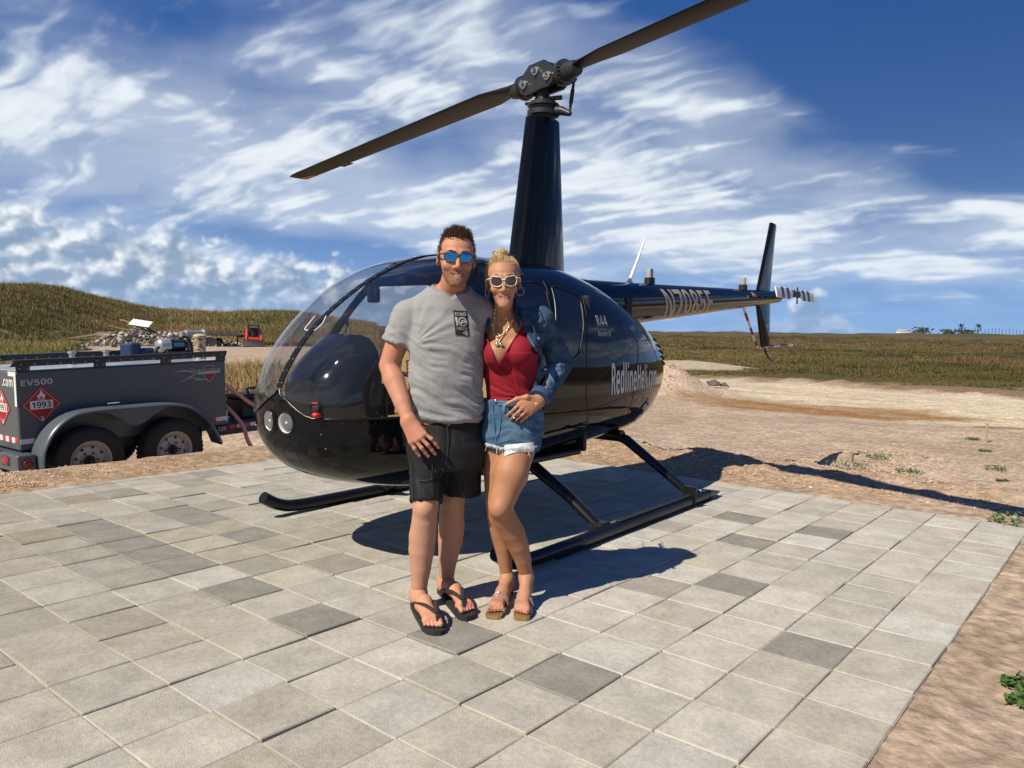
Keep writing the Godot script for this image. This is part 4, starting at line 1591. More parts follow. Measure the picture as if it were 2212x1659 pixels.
# ================================================================ fuel trailer on the left
func build_trailer() -> void:
	var fwd := Vector3(0.593, 0, -0.805).normalized()
	var bas := Basis(fwd, Vector3.UP, fwd.cross(Vector3.UP)) * Basis(Vector3.BACK, 0.034)
	var o := Vector3(-4.942, 0.049, -7.75)
	var t := thing("fuel_trailer", "grey tandem-axle fuel trailer with red flammable placard beside the paved pad", "trailer", o)
	t.transform = Transform3D(bas, o)
	var steel := mat("grey_trailer_paint", Color(0.068, 0.084, 0.10), 0.36, 0.0, 0.5)
	var dark := mat("dark_trailer_steel", Color(0.028, 0.034, 0.04), 0.45)
	var black := mat("black_plastic", Color(0.008, 0.008, 0.009), 0.5)
	var tyre := mat("tyre_rubber", Color(0.016, 0.015, 0.014), 0.85)
	var wheel := mat("grey_wheel_paint", Color(0.36, 0.34, 0.32), 0.45)
	var bright := mat("galvanised_metal", Color(0.5, 0.51, 0.52), 0.4, 0.8)
	var white_t := mat("white_tape", Color(0.62, 0.64, 0.66), 0.35)
	var red_t := mat("red_tape", Color(0.42, 0.03, 0.035), 0.35)
	# tank body
	var b := MB.new()
	b.box(Transform3D(Basis(), Vector3(1.175, 0.40, -0.60)), Vector3(2.35, 0.80, 1.20), 0.012)
	var body := put("tank_body", b, steel, t)
	var lip := MB.new()
	lip.box(Transform3D(Basis(), Vector3(1.175, 0.805, -0.60)), Vector3(2.31, 0.012, 1.16), 0.004)
	put("top_sheet", lip, mat("pale_top_paint", Color(0.30, 0.34, 0.38), 0.22), body)
	# rails with bolts over openings
	for z in [-0.012, -1.18]:
		var r := MB.new()
		r.slab([Vector2(-0.05, 0.845), Vector2(2.36, 0.845), Vector2(2.38, 0.905), Vector2(0.0, 0.905)], Transform3D(Basis(), Vector3(0, 0.006, z)), 0.014)
		r.box(Transform3D(Basis(), Vector3(1.17, 0.913, z + 0.0 if z > -0.5 else z)), Vector3(2.40, 0.012, 0.06), 0.003)
		for x in [0.07, 0.83, 1.58, 2.29]:
			r.box(Transform3D(Basis(), Vector3(x, 0.825, z + 0.006)), Vector3(0.13, 0.06, 0.012), 0.003)
		var ro := put("top_rail", r, dark, t)
		var bo := MB.new()
		for k in 19:
			bo.ball(Vector3(0.05 + k * 0.125, 0.872, z + 0.021), Vector3(0.008, 0.008, 0.004), Basis(), 8, 4)
		for x in [0.04, 0.11, 0.80, 0.87, 1.55, 1.61]:
			bo.ball(Vector3(x, 0.83, z + 0.014), Vector3(0.007, 0.007, 0.004), Basis(), 8, 4)
		bits("rail_bolts", bo, bright, ro)
	# fender: a ribbon over both wheels with a skirt that dips between them
	var arc := [Vector2(0.085, -0.19), Vector2(0.10, 0.0), Vector2(0.20, 0.20), Vector2(0.37, 0.345), Vector2(0.58, 0.40), Vector2(1.05, 0.412), Vector2(1.50, 0.41), Vector2(1.75, 0.345), Vector2(1.96, 0.18), Vector2(2.07, 0.0), Vector2(2.12, -0.12)]
	for k in arc.size():
		arc[k].y -= arc[k].x * 0.030
	var fine := spline(arc, 5)
	for z0 in [0.0, -1.45]:
		var f := MB.new()
		var rings := []
		for p in fine:
			var k: int = fine.find(p)
			var q: Vector2 = (fine[mini(k + 1, fine.size() - 1)] - fine[maxi(k - 1, 0)]).normalized()
			var nn := Vector2(-q.y, q.x)
			var a: Vector2 = p - nn * 0.035
			var i: Vector2 = p - nn * 0.006
			rings.append([Vector3(a.x, a.y, z0 + 0.265), Vector3(p.x, p.y, z0 + 0.255), Vector3(p.x, p.y, z0 + 0.004), Vector3(i.x, i.y, z0 + 0.004), Vector3(i.x, i.y, z0 + 0.245), Vector3(a.x, a.y, z0 + 0.255)])
		f.loft(rings)
		var fo := put("fender", f, steel, t)
		var sk := MB.new()
		var outl := [Vector2(0.60, 0.345), Vector2(0.78, 0.325), Vector2(0.93, 0.235), Vector2(1.02, 0.17), Vector2(1.09, 0.155), Vector2(1.17, 0.18), Vector2(1.27, 0.25), Vector2(1.42, 0.32), Vector2(1.50, 0.33), Vector2(1.05, 0.36)]
		sk.slab(outl, Transform3D(Basis(), Vector3(0, 0, z0 + 0.235)), 0.006)
		put("skirt_plate", sk, steel, fo)
	# wheels
	for e in [[0.59, 1, -1], [1.52, 1, -1], [0.59, -1, 1], [1.52, -1, 1]]:
		var s: float = e[1]
		var ctr := Vector3(e[0], -0.158 - e[0] * 0.016, 0.13 if s > 0 else -1.33)
		var lt := Transform3D(Basis(Vector3.RIGHT, PI / 2 * s), ctr)
		var ty := MB.new()
		ty.lathe(lt, [Vector2(0.215, -0.095), Vector2(0.25, -0.108), Vector2(0.31, -0.11), Vector2(0.345, -0.095), Vector2(0.358, -0.08), Vector2(0.362, -0.03), Vector2(0.362, 0.03), Vector2(0.358, 0.08), Vector2(0.345, 0.095), Vector2(0.31, 0.11), Vector2(0.25, 0.108), Vector2(0.215, 0.095)], 40)
		var w := put("wheel", ty, tyre, t)
		var tr := MB.new()
		for k in 48:
			var a := TAU * k / 48
			for q in [-0.055, 0.0, 0.055]:
				tr.box(lt * Transform3D(Basis(Vector3.UP, a) * Basis(Vector3.RIGHT, 0.0), Basis(Vector3.UP, a) * Vector3(0.364, q, 0)), Vector3(0.007, 0.042, 0.030))
		bits("tread", tr, tyre, w)
		var rim := MB.new()
		rim.lathe(lt, [Vector2(0.0, 0.035), Vector2(0.06, 0.035), Vector2(0.10, 0.04), Vector2(0.115, 0.055), Vector2(0.155, 0.05), Vector2(0.175, 0.03), Vector2(0.192, 0.035), Vector2(0.20, 0.085), Vector2(0.218, 0.095), Vector2(0.222, 0.088), Vector2(0.215, -0.09)], 36)
		put("rim", rim, wheel, w)
		var ho := MB.new()
		for k in 8:
			var a := TAU * (k + 0.3) / 8
			ho.lathe(lt * Transform3D(Basis(), Vector3(cos(a) * 0.143, 0.0495, sin(a) * 0.143)), [Vector2(0.017, 0.0), Vector2(0.017, 0.006), Vector2(0.0, 0.0062)], 12)
		bits("rim_holes", ho, black, w)
		var hb := MB.new()
		hb.lathe(lt, [Vector2(0.058, 0.03), Vector2(0.058, 0.05), Vector2(0.045, 0.055), Vector2(0.030, 0.06), Vector2(0.030, 0.115), Vector2(0.022, 0.125), Vector2(0.0, 0.127)], 20)
		put("hub", hb, black, w)
		var nu := MB.new()
		for k in 6:
			var a := TAU * k / 6
			nu.lathe(lt * Transform3D(Basis(), Vector3(cos(a) * 0.085, 0.037, sin(a) * 0.085)), [Vector2(0.010, 0.0), Vector2(0.010, 0.018), Vector2(0.0, 0.02)], 8)
		bits("wheel_nuts", nu, black, w)
	var ax := MB.new()
	for x in [0.59, 1.52]:
		ax.rod(Vector3(x, -0.15, -1.25), Vector3(x, -0.15, 0.05), 0.04, 10)
	ax.box(Transform3D(Basis(), Vector3(1.3, -0.03, -0.12)), Vector3(2.5, 0.07, 0.06), 0.006)
	ax.box(Transform3D(Basis(), Vector3(1.3, -0.03, -1.08)), Vector3(2.5, 0.07, 0.06), 0.006)
	put("axles_and_frame", ax, dark, t)
	# inner wheel well
	put("wheel_well", _heli_box(Vector3(1.06, 0.10, -0.02), Vector3(1.9, 0.42, 0.03), 0.004), black, t)
	# rear bumper with lights
	var bu := MB.new()
	bu.box(Transform3D(Basis(), Vector3(-0.01, -0.105, -0.60)), Vector3(0.17, 0.17, 1.55), 0.008)
	var bo := put("bumper", bu, steel, t)
	for z in [-0.10, -1.10]:
		var tl := MB.new()
		tl.ball(Vector3(-0.10, -0.09, z), Vector3(0.016, 0.042, 0.075), Basis(), 16, 8)
		var tlo := put("tail_light", tl, mat("red_lens", Color(0.35, 0.012, 0.012), 0.12), t)
		var rg := MB.new()
		rg.box(Transform3D(Basis(), Vector3(-0.098, -0.09, z)), Vector3(0.012, 0.10, 0.17), 0.005)
		put("light_surround", rg, dark, tlo)
	var sm1 := MB.new()
	sm1.lathe(Transform3D(Basis(Vector3.RIGHT, PI / 2), Vector3(-0.01, -0.11, 0.178)), [Vector2(0.05, 0), Vector2(0.05, 0.008), Vector2(0.043, 0.01), Vector2(0.0, 0.011)], 20)
	var smo := put("side_marker", sm1, dark, t)
	var sm2 := MB.new()
	sm2.ball(Vector3(-0.01, -0.11, 0.188), Vector3(0.041, 0.041, 0.012), Basis(), 16, 8)
	put("lens", sm2, mat("dark_red_lens", Color(0.16, 0.008, 0.01), 0.12), smo)
	var pl := MB.new()
	pl.box(Transform3D(Basis(), Vector3(-0.098, -0.03, -0.42)), Vector3(0.004, 0.16, 0.30), 0.001)
	put("number_plate", pl, mat("plate_white", Color(0.7, 0.7, 0.7), 0.4), t)
	# reflective tape
	var tape := [[0, Vector3(0.072, 0.09, 0.001), Vector3(0.135, 0.05, 0.004)], [0, Vector3(2.275, 0.08, 0.001), Vector3(0.15, 0.05, 0.004)], [1, Vector3(2.165, 0.08, 0.001), Vector3(0.06, 0.05, 0.004)], [0, Vector3(-0.001, 0.775, -0.09), Vector3(0.004, 0.045, 0.18)], [0, Vector3(-0.001, 0.60, -0.025), Vector3(0.004, 0.30, 0.045)], [0, Vector3(0.86, 0.4225, 0.20), Vector3(0.12, 0.003, 0.03)]]
	for k in 9:
		tape.append([(k + 1) % 2, Vector3(-0.001, 0.10, -0.06 - k * 0.075), Vector3(0.004, 0.055, 0.074)])
	for k in 6:
		tape.append([(k + 1) % 2, Vector3(2.47 + k * 0.10, -0.045, -0.052), Vector3(0.098, 0.045, 0.006)])
	for q in tape:
		put("red_tape" if q[0] else "white_tape", _heli_box(q[1], q[2], 0.0), red_t if q[0] else white_t, t)
	# lettering, placards
	var lb := MB.new()
	var ev := letters("EV500", 0.062, font_bold, 1.25)
	var kx := 0.30 / width_of(ev)
	lay_letters(lb, ev, func(p: Vector2) -> Vector3: return Vector3(0.04 + p.x * kx, 0.655 + p.y, 0.004), 1.0)
	put("lettering", lb, mat("grey_lettering", Color(0.40, 0.42, 0.44), 0.5), body)
	var lc := MB.new()
	var dc := letters(".com", 0.075, font_bold, 0.9)
	lay_letters(lc, dc, func(p: Vector2) -> Vector3: return Vector3(-0.004, 0.645 + p.y, -0.20 + p.x - width_of(dc) * 0.5), 1.0)
	put("lettering", lc, white_t, body)
	for e in [[Vector3(0.223, 0.452, 0.005), Basis()], [Vector3(-0.005, 0.42, -0.36), Basis(Vector3.UP, -PI / 2)]]:
		var pb := MB.new()
		var bx: Basis = e[1]
		var h := 0.193
		var c: Vector3 = e[0]
		var nn := bx * Vector3(0, 0, 1)
		var q := []
		for v in [Vector3(-h, 0, 0), Vector3(0, -h, 0), Vector3(h, 0, 0), Vector3(0, h, 0)]:
			q.append(pb.vert(c + bx * v, nn, Vector2(0.5 + v.x / h * 0.5, 0.5 - v.y / h * 0.5)))
		pb.quad(q[0], q[1], q[2], q[3])
		put("placard", pb, _placard(), body)
	# maker's badge: a shield with swooshes
	var sw := MB.new()
	for s in [[Vector2(1.66, 0.745), Vector2(1.80, 0.785), Vector2(1.93, 0.745), Vector2(2.02, 0.70), 0.016], [Vector2(1.74, 0.632), Vector2(1.84, 0.655), Vector2(1.92, 0.715), Vector2(1.99, 0.735), 0.014], [Vector2(1.86, 0.79), Vector2(1.93, 0.775), Vector2(1.98, 0.745), Vector2(2.04, 0.735), 0.010], [Vector2(1.84, 0.692), Vector2(1.92, 0.668), Vector2(2.0, 0.645), Vector2(2.12, 0.642), 0.012], [Vector2(1.90, 0.628), Vector2(1.95, 0.642), Vector2(2.0, 0.645), Vector2(2.08, 0.635), 0.008]]:
		var pts := []
		for k in 13:
			var u := k / 12.0
			pts.append(s[0].bezier_interpolate(s[1], s[2], s[3], u))
		for k in 12:
			var w0: float = s[4] * sin(PI * clampf(k / 12.0 * 0.95 + 0.03, 0, 1)) * 0.7
			var w1: float = s[4] * sin(PI * clampf((k + 1) / 12.0 * 0.95 + 0.03, 0, 1)) * 0.7
			sw.fquad(Vector3(pts[k].x, pts[k].y - w0 - 0.06, 0.003), Vector3(pts[k + 1].x, pts[k + 1].y - w1 - 0.06, 0.003), Vector3(pts[k + 1].x, pts[k + 1].y + w1 - 0.06, 0.003), Vector3(pts[k].x, pts[k].y + w0 - 0.06, 0.003))
	put("swoosh_marks", sw, mat("grey_swoosh", Color(0.27, 0.29, 0.31), 0.5), body)
	for e in [[0.112, 0.004, Color(0.30, 0.31, 0.33), "shield_edge"], [0.100, 0.006, Color(0.24, 0.012, 0.016), "shield"]]:
		var sh := MB.new()
		var k: float = e[0]
		var c := Vector2(2.125, 0.655)
		var outl := []
		for v in [Vector2(-0.62, 0.72), Vector2(-0.3, 0.86), Vector2(0.0, 0.90), Vector2(0.3, 0.86), Vector2(0.62, 0.72), Vector2(0.78, 0.2), Vector2(0.66, -0.3), Vector2(0.4, -0.66), Vector2(0.0, -0.95), Vector2(-0.4, -0.66), Vector2(-0.66, -0.3), Vector2(-0.78, 0.2)]:
			outl.append(c + v * k)
		outl.reverse()
		sh.slab(outl, Transform3D(), e[1])
		put(e[3], sh, mat(e[3] + "_print", e[2], 0.4), body)
	var bn := MB.new()
	bn.box(Transform3D(Basis(Vector3.BACK, 0.02), Vector3(2.12, 0.680, 0.006)), Vector3(0.30, 0.062, 0.006), 0.002)
	put("banner", bn, mat("banner_grey", Color(0.34, 0.35, 0.36), 0.4), body)
	var bt := MB.new()
	var tx := letters("THUNDER CREEK", 0.024, font_bold, 1.0, 0.12)
	var k2 := 0.26 / width_of(tx)
	lay_letters(bt, tx, func(p: Vector2) -> Vector3: return Vector3(1.99 + p.x * k2, 0.680 + p.y + p.x * 0.02, 0.0105), 1.0)
	put("lettering", bt, black, body)
	bt = MB.new()
	var t2 := letters("EQUIPMENT", 0.015, font_bold, 1.0, 0.12)
	var k3 := 0.15 / width_of(t2)
	lay_letters(bt, t2, func(p: Vector2) -> Vector3: return Vector3(2.05 + p.x * k3, 0.657 + p.y, 0.0105), 1.0)
	put("lettering", bt, white_t, body)
	# tongue and its deck
	var tg := MB.new()
	tg.box(Transform3D(Basis(Vector3.UP, 0.0), Vector3(2.72, -0.08, -0.11)), Vector3(0.98, 0.13, 0.11), 0.01)
	tg.box(Transform3D(Basis(Vector3.UP, 0.0), Vector3(2.72, -0.08, -1.05)), Vector3(0.98, 0.13, 0.11), 0.01)
	tg.box(Transform3D(Basis(Vector3.UP, 0.37), Vector3(3.75, -0.10, -0.335)), Vector3(1.25, 0.11, 0.09), 0.01)
	tg.box(Transform3D(Basis(Vector3.UP, -0.37), Vector3(3.75, -0.10, -0.825)), Vector3(1.25, 0.11, 0.09), 0.01)
	tg.box(Transform3D(Basis(), Vector3(4.35, -0.10, -0.58)), Vector3(0.25, 0.09, 0.12), 0.01)
	put("tongue", tg, dark, t)
	var dk := MB.new()
	dk.box(Transform3D(Basis(), Vector3(2.79, -0.008, -0.58)), Vector3(0.86, 0.008, 1.04), 0.002)
	put("deck_plate", dk, steel, t)
	var ld := MB.new()
	ld.box(Transform3D(Basis(), Vector3(2.315, -0.065, -0.040)), Vector3(0.165, 0.105, 0.012), 0.003)
	var lo := put("dealer_plate", ld, black, t)
	var lt2 := MB.new()
	var lj := letters("LDJ", 0.055, font_serif, 1.1)
	lay_letters(lt2, lj, func(p: Vector2) -> Vector3: return Vector3(2.25 + p.x, -0.088 + p.y, -0.0325), 1.0)
	put("lettering", lt2, white_t, lo)
	var jk := MB.new()
	jk.rod(Vector3(3.55, 0.12, -0.16), Vector3(3.55, -0.42, -0.16), 0.035, 12)
	jk.box(Transform3D(Basis(), Vector3(3.55, -0.43, -0.16)), Vector3(0.16, 0.02, 0.16), 0.004)
	jk.rod(Vector3(3.50, -0.15, -0.10), Vector3(3.40, -0.16, -0.04), 0.012)
	put("jack_stand", jk, black, t)
	# battery box and the gear on top
	var bb := MB.new()
	bb.box(Transform3D(Basis(), Vector3(2.93, 0.13, -0.45)), Vector3(0.36, 0.26, 0.34), 0.02)
	bb.box(Transform3D(Basis(), Vector3(2.93, 0.285, -0.45)), Vector3(0.40, 0.06, 0.38), 0.02)
	for s in [-1.0, 1.0]:
		bb.box(Transform3D(Basis(Vector3.BACK, s * -0.35), Vector3(2.93 + s * 0.075, 0.35, -0.28)), Vector3(0.03, 0.10, 0.02), 0.004)
	bb.box(Transform3D(Basis(), Vector3(2.93, 0.395, -0.28)), Vector3(0.11, 0.03, 0.025), 0.006)
	put("battery_box", bb, black, t)
	var pu := MB.new()
	pu.lathe(Transform3D(Basis(Vector3.BACK, -PI / 2), Vector3(1.86, 0.985, -0.60)), [Vector2(0.0, -0.05), Vector2(0.06, -0.045), Vector2(0.085, -0.01), Vector2(0.085, 0.10), Vector2(0.07, 0.11)], 20)
	var po := put("fuel_pump", pu, mat("cast_metal", Color(0.42, 0.42, 0.42), 0.35, 0.6), t)
	var pm := MB.new()
	pm.lathe(Transform3D(Basis(Vector3.BACK, -PI / 2), Vector3(1.96, 0.985, -0.60)), [Vector2(0.0, 0.0), Vector2(0.075, 0.0), Vector2(0.075, 0.20), Vector2(0.06, 0.22), Vector2(0.0, 0.22)], 20)
	pm.box(Transform3D(Basis(), Vector3(2.06, 0.87, -0.60)), Vector3(0.36, 0.10, 0.20), 0.01)
	pm.tube(spline([Vector3(1.82, 0.97, -0.56), Vector3(1.76, 0.93, -0.54), Vector3(1.75, 0.86, -0.54), Vector3(1.79, 0.80, -0.55)], 4), 0.016, 8)
	pm.tube(spline([Vector3(2.10, 1.06, -0.60), Vector3(2.18, 1.08, -0.58), Vector3(2.24, 1.0, -0.56), Vector3(2.26, 0.86, -0.56)], 4), 0.014, 8)
	put("pump_motor", pm, black, po)
	var pb2 := MB.new()
	pb2.box(Transform3D(Basis(), Vector3(2.06, 0.99, -0.522)), Vector3(0.13, 0.045, 0.008), 0.002)
	put("pump_label", pb2, mat("blue_label", Color(0.04, 0.20, 0.45), 0.4), po)
	var pi := MB.new()
	pi.rod(Vector3(2.14, 1.115, -0.62), Vector3(2.44, 1.12, -0.62), 0.042, 14)
	pi.rod(Vector3(2.20, 1.115, -0.62), Vector3(2.28, 1.116, -0.62), 0.055, 14)
	pi.rod(Vector3(2.44, 1.12, -0.62), Vector3(2.47, 1.12, -0.62), 0.058, 14)
	pi.rod(Vector3(2.25, 1.15, -0.62), Vector3(2.25, 0.81, -0.62), 0.03, 12)
	put("manifold_pipe", pi, M["cast_metal"], t)
	var fc := MB.new()
	fc.lathe(Transform3D(Basis(), Vector3(2.27, 0.81, -0.42)), [Vector2(0.075, 0.0), Vector2(0.075, 0.26), Vector2(0.08, 0.265), Vector2(0.08, 0.29), Vector2(0.05, 0.31), Vector2(0.0, 0.315)], 24)
	var fm := mat("rusty_filter_paint", Color(0.50, 0.46, 0.36), 0.6)
	var im := noise(0.02, 4, FastNoiseLite.TYPE_SIMPLEX_SMOOTH, 61).get_seamless_image(256, 256)
	im.convert(Image.FORMAT_RGB8)
	for y in 256:
		for x in 256:
			var v := im.get_pixel(x, y).r
			var rust := sm(0.56, 0.70, v + 0.14 * exp(-pow((x - 128.0) / 60.0, 2.0)))
			im.set_pixel(x, y, Color(1, 1, 1).lerp(Color(0.72, 0.42, 0.10), rust))
	fm.albedo_texture = ImageTexture.create_from_image(im)
	put("fuel_filter", fc, fm, t)
	for q in [[0.79, -0.55], [1.20, -0.62]]:
		var ft := MB.new()
		ft.lathe(Transform3D(Basis(), Vector3(q[0], 0.81, q[1])), [Vector2(0.05, 0), Vector2(0.05, 0.03), Vector2(0.03, 0.04), Vector2(0.03, 0.12), Vector2(0.045, 0.125), Vector2(0.045, 0.15), Vector2(0.0, 0.155)], 16)
		put("filler_cap", ft, bright, t)
	# delivery hoses
	var hose := mat("pink_hose", Color(0.60, 0.27, 0.25), 0.6)
	var h1 := MB.new()
	var a1 := o + bas * Vector3(2.36, 0.53, -0.16)
	h1.tube(spline([a1, o + bas * Vector3(2.52, 0.43, -0.16), o + bas * Vector3(2.86, 0.19, -0.22), o + bas * Vector3(3.2, 0.02, -0.3), o + bas * Vector3(3.6, 0.0, -0.5)], 8), 0.026, 10)
	tag(put("upper_hose", h1, hose), "faded pink fuel hose running down to the trailer tongue", "hose")
	var h2 := MB.new()
	var g := on(537, 956, -0.2)
	h2.tube(spline([o + bas * Vector3(2.36, 0.27, -0.2), o + bas * Vector3(2.47, 0.16, -0.12), o + bas * Vector3(2.57, -0.04, 0.0), o + bas * Vector3(2.60, -0.24, 0.06), o + bas * Vector3(2.72, -0.40, 0.06), o + bas * Vector3(2.95, -0.475, 0.0), o + bas * Vector3(3.4, -0.49, -0.1), o + bas * Vector3(4.2, -0.51, -0.1)], 8), 0.026, 10)
	tag(put("lower_hose", h2, hose), "pink fuel hose hanging from the trailer onto the sand", "hose")
	var bx := MB.new()
	var bp := o + bas * Vector3(1.66, 0.812, -0.95)
	var bbs := bas * Basis(Vector3.UP, 0.25)
	bx.box(Transform3D(bbs, bp + Vector3(0, 0.10, 0)), Vector3(0.17, 0.20, 0.20), 0.02)
	bx.box(Transform3D(bbs, bp + bas * Vector3(0.19, 0.07, 0.0)), Vector3(0.20, 0.13, 0.16), 0.03)
	tag(put("blue_tool_case", bx, mat("dark_blue_plastic", Color(0.012, 0.035, 0.085), 0.4)), "dark blue case lying on top of the fuel trailer", "case")


func _placard() -> StandardMaterial3D:
	if M.has("placard_print"):
		return M["placard_print"]
	var n := 256
	var im := Image.create(n, n, false, Image.FORMAT_RGB8)
	var red := Color(0.60, 0.075, 0.095)
	var wh := Color(0.83, 0.83, 0.84)
	im.fill(red)
	for y in n:
		for x in n:
			var d := absf(x - 127.5) + absf(y - 127.5)
			if d > 112.0 and d < 116.0:
				im.set_pixel(x, y, wh)
	fill_poly(im, [Vector2(56, 100), Vector2(200, 100), Vector2(200, 156), Vector2(56, 156)], wh)
	var num := letters("1993", 42, font_bold, 1.0)
	print_letters(im, num, Vector2(128 - width_of(num) / 2, 149), Color(0.03, 0.03, 0.04))
	var three := letters("3", 27, font_bold, 1.15)
	print_letters(im, three, Vector2(128 - width_of(three) / 2, 236), wh)
	fill_poly(im, [Vector2(98, 92), Vector2(158, 92), Vector2(158, 94.5), Vector2(98, 94.5)], wh)
	# the flame
	fill_poly(im, [Vector2(128, 88), Vector2(112, 86), Vector2(104, 74), Vector2(101, 62), Vector2(107, 68), Vector2(110, 56), Vector2(117, 66), Vector2(118, 48), Vector2(126, 36), Vector2(127, 24), Vector2(134, 40), Vector2(136, 54), Vector2(141, 46), Vector2(146, 62), Vector2(151, 56), Vector2(154, 70), Vector2(150, 80), Vector2(142, 87)], wh)
	fill_poly(im, [Vector2(128, 88), Vector2(119, 83), Vector2(117, 74), Vector2(123, 78), Vector2(128, 66), Vector2(133, 78), Vector2(138, 73), Vector2(137, 83)], red)
	var m := mat("placard_print", Color.WHITE, 0.4)
	m.albedo_texture = ImageTexture.create_from_image(im)
	return m


# ================================================================ far things
func _spot(px: float, py: float, y := -0.45) -> Vector3:  # on the terrain under a sight line
	var p := on(px, py, y)
	for i in 12:
		p = on(px, py, ground_y(p.x, p.z))
		if p.z > 0 or p.length() > 400:
			return on(px, py, y)
	return p


func build_loader() -> void:
	var p := on(548, 749, -0.5)
	p.y = ground_y(p.x, p.z)
	var t := thing("skid_steer_loader", "orange skid-steer loader with black cab parked at the dune's foot", "loader", p)
	t.rotation.y = 0.30
	t.scale = Vector3.ONE
	var red := mat("orange_red_paint", Color(0.62, 0.055, 0.02), 0.4)
	var blk := mat("loader_black", Color(0.014, 0.014, 0.015), 0.6)
	var cab := MB.new()
	for sx in [-0.48, 0.48]:
		for sz in [-0.75, 0.55]:
			cab.box(Transform3D(Basis(), Vector3(sx, 1.35, sz)), Vector3(0.10, 1.35, 0.10), 0.01)
	cab.box(Transform3D(Basis(), Vector3(0, 2.04, -0.1)), Vector3(1.08, 0.10, 1.45), 0.03)
	cab.box(Transform3D(Basis(), Vector3(0, 1.90, 0.56)), Vector3(0.9, 0.22, 0.05), 0.01)
	cab.box(Transform3D(Basis(), Vector3(0, 1.25, -0.72)), Vector3(0.95, 1.2, 0.06), 0.01)
	cab.box(Transform3D(Basis(), Vector3(0, 0.9, 0.0)), Vector3(0.6, 0.5, 0.6), 0.05)
	put("cab", cab, blk, t)
	var vis := MB.new()
	vis.box(Transform3D(Basis(), Vector3(0, 1.90, 0.60)), Vector3(0.78, 0.16, 0.02), 0.004)
	put("visor", vis, mat("grey_visor", Color(0.12, 0.115, 0.11), 0.5), t)
	var body := MB.new()
	body.box(Transform3D(Basis(), Vector3(0, 0.62, -0.3)), Vector3(1.1, 0.5, 1.9), 0.06)
	body.box(Transform3D(Basis(), Vector3(0, 0.78, 0.72)), Vector3(1.0, 0.26, 0.14), 0.03)
	body.box(Transform3D(Basis(), Vector3(0, 1.0, -1.15)), Vector3(1.2, 0.8, 0.5), 0.08)
	put("body", body, red, t)
	for s in [-1.0, 1.0]:
		var arm := MB.new()
		arm.box(Transform3D(Basis(Vector3.RIGHT, 0.42), Vector3(s * 0.66, 1.28, 0.0)), Vector3(0.17, 0.22, 1.7), 0.03)
		arm.box(Transform3D(Basis(Vector3.RIGHT, 1.15), Vector3(s * 0.66, 0.72, 0.86)), Vector3(0.17, 0.20, 0.75), 0.03)
		put("lift_arm", arm, red, t)
		var tr := MB.new()
		var rr := []
		for k in 20:
			var w := TAU * k / 20
			rr.append(Vector2((0.72 if cos(w) > 0 else -0.72) + cos(w) * 0.34 - 0.15, 0.36 + sin(w) * 0.36))
		tr.slab(rr, Transform3D(Basis(Vector3.UP, -PI / 2), Vector3(s * 0.74 + 0.17, 0, -0.1)), 0.34)
		put("track", tr, blk, t)
	var bk := MB.new()
	bk.loft([[Vector3(-0.92, 0.06, 1.75), Vector3(0.92, 0.06, 1.75), Vector3(0.92, 0.09, 1.75), Vector3(-0.92, 0.09, 1.75)], [Vector3(-0.92, 0.03, 1.2), Vector3(0.92, 0.03, 1.2), Vector3(0.92, 0.62, 1.2), Vector3(-0.92, 0.62, 1.2)], [Vector3(-0.92, 0.12, 1.05), Vector3(0.92, 0.12, 1.05), Vector3(0.92, 0.5, 1.05), Vector3(-0.92, 0.5, 1.05)]])
	put("bucket", bk, blk, t)


func build_flatbed() -> void:
	var p := on(478, 748, -0.5)
	p.y = ground_y(p.x, p.z)
	var t := thing("flatbed_trailer", "low black flatbed trailer parked beyond the fuel trailer", "trailer", p)
	t.rotation.y = 0.10
	var blk := mat("flatbed_black", Color(0.012, 0.012, 0.013), 0.6)
	var b := MB.new()
	b.box(Transform3D(Basis(), Vector3(-0.6, 1.12, 0)), Vector3(5.2, 0.12, 2.2), 0.02)
	b.box(Transform3D(Basis(), Vector3(-0.6, 1.45, 1.05)), Vector3(5.2, 0.05, 0.05))
	b.box(Transform3D(Basis(), Vector3(-0.6, 1.45, -1.05)), Vector3(5.2, 0.05, 0.05))
	for k in 7:
		b.box(Transform3D(Basis(), Vector3(-3.15 + k * 0.85, 1.30, 1.05)), Vector3(0.05, 0.32, 0.05))
		b.box(Transform3D(Basis(), Vector3(-3.15 + k * 0.85, 1.30, -1.05)), Vector3(0.05, 0.32, 0.05))
	b.box(Transform3D(Basis(), Vector3(1.9, 1.0, 0)), Vector3(0.9, 0.14, 0.3), 0.02)
	put("deck", b, blk, t)
	var dp := MB.new()
	dp.box(Transform3D(Basis(), Vector3(-0.6, 1.25, 1.02)), Vector3(5.0, 0.20, 0.02))
	put("side_board", dp, mat("flatbed_board", Color(0.05, 0.045, 0.035), 0.8), t)
	for x in [-1.4, -0.5]:
		for s in [-0.95, 0.95]:
			var w := MB.new()
			w.lathe(Transform3D(Basis(Vector3.RIGHT, PI / 2), Vector3(x, 0.42, s)), [Vector2(0.2, -0.11), Vector2(0.40, -0.11), Vector2(0.42, -0.06), Vector2(0.42, 0.06), Vector2(0.40, 0.11), Vector2(0.2, 0.11), Vector2(0.0, 0.06)], 20)
			put("wheel", w, M["tyre_rubber"], t)
	var lg := MB.new()
	lg.box(Transform3D(Basis(), Vector3(1.5, 0.5, 0)), Vector3(0.12, 1.0, 0.12), 0.01)
	lg.box(Transform3D(Basis(), Vector3(1.5, 0.08, 0)), Vector3(0.4, 0.16, 0.4), 0.02)
	put("landing_leg", lg, blk, t)


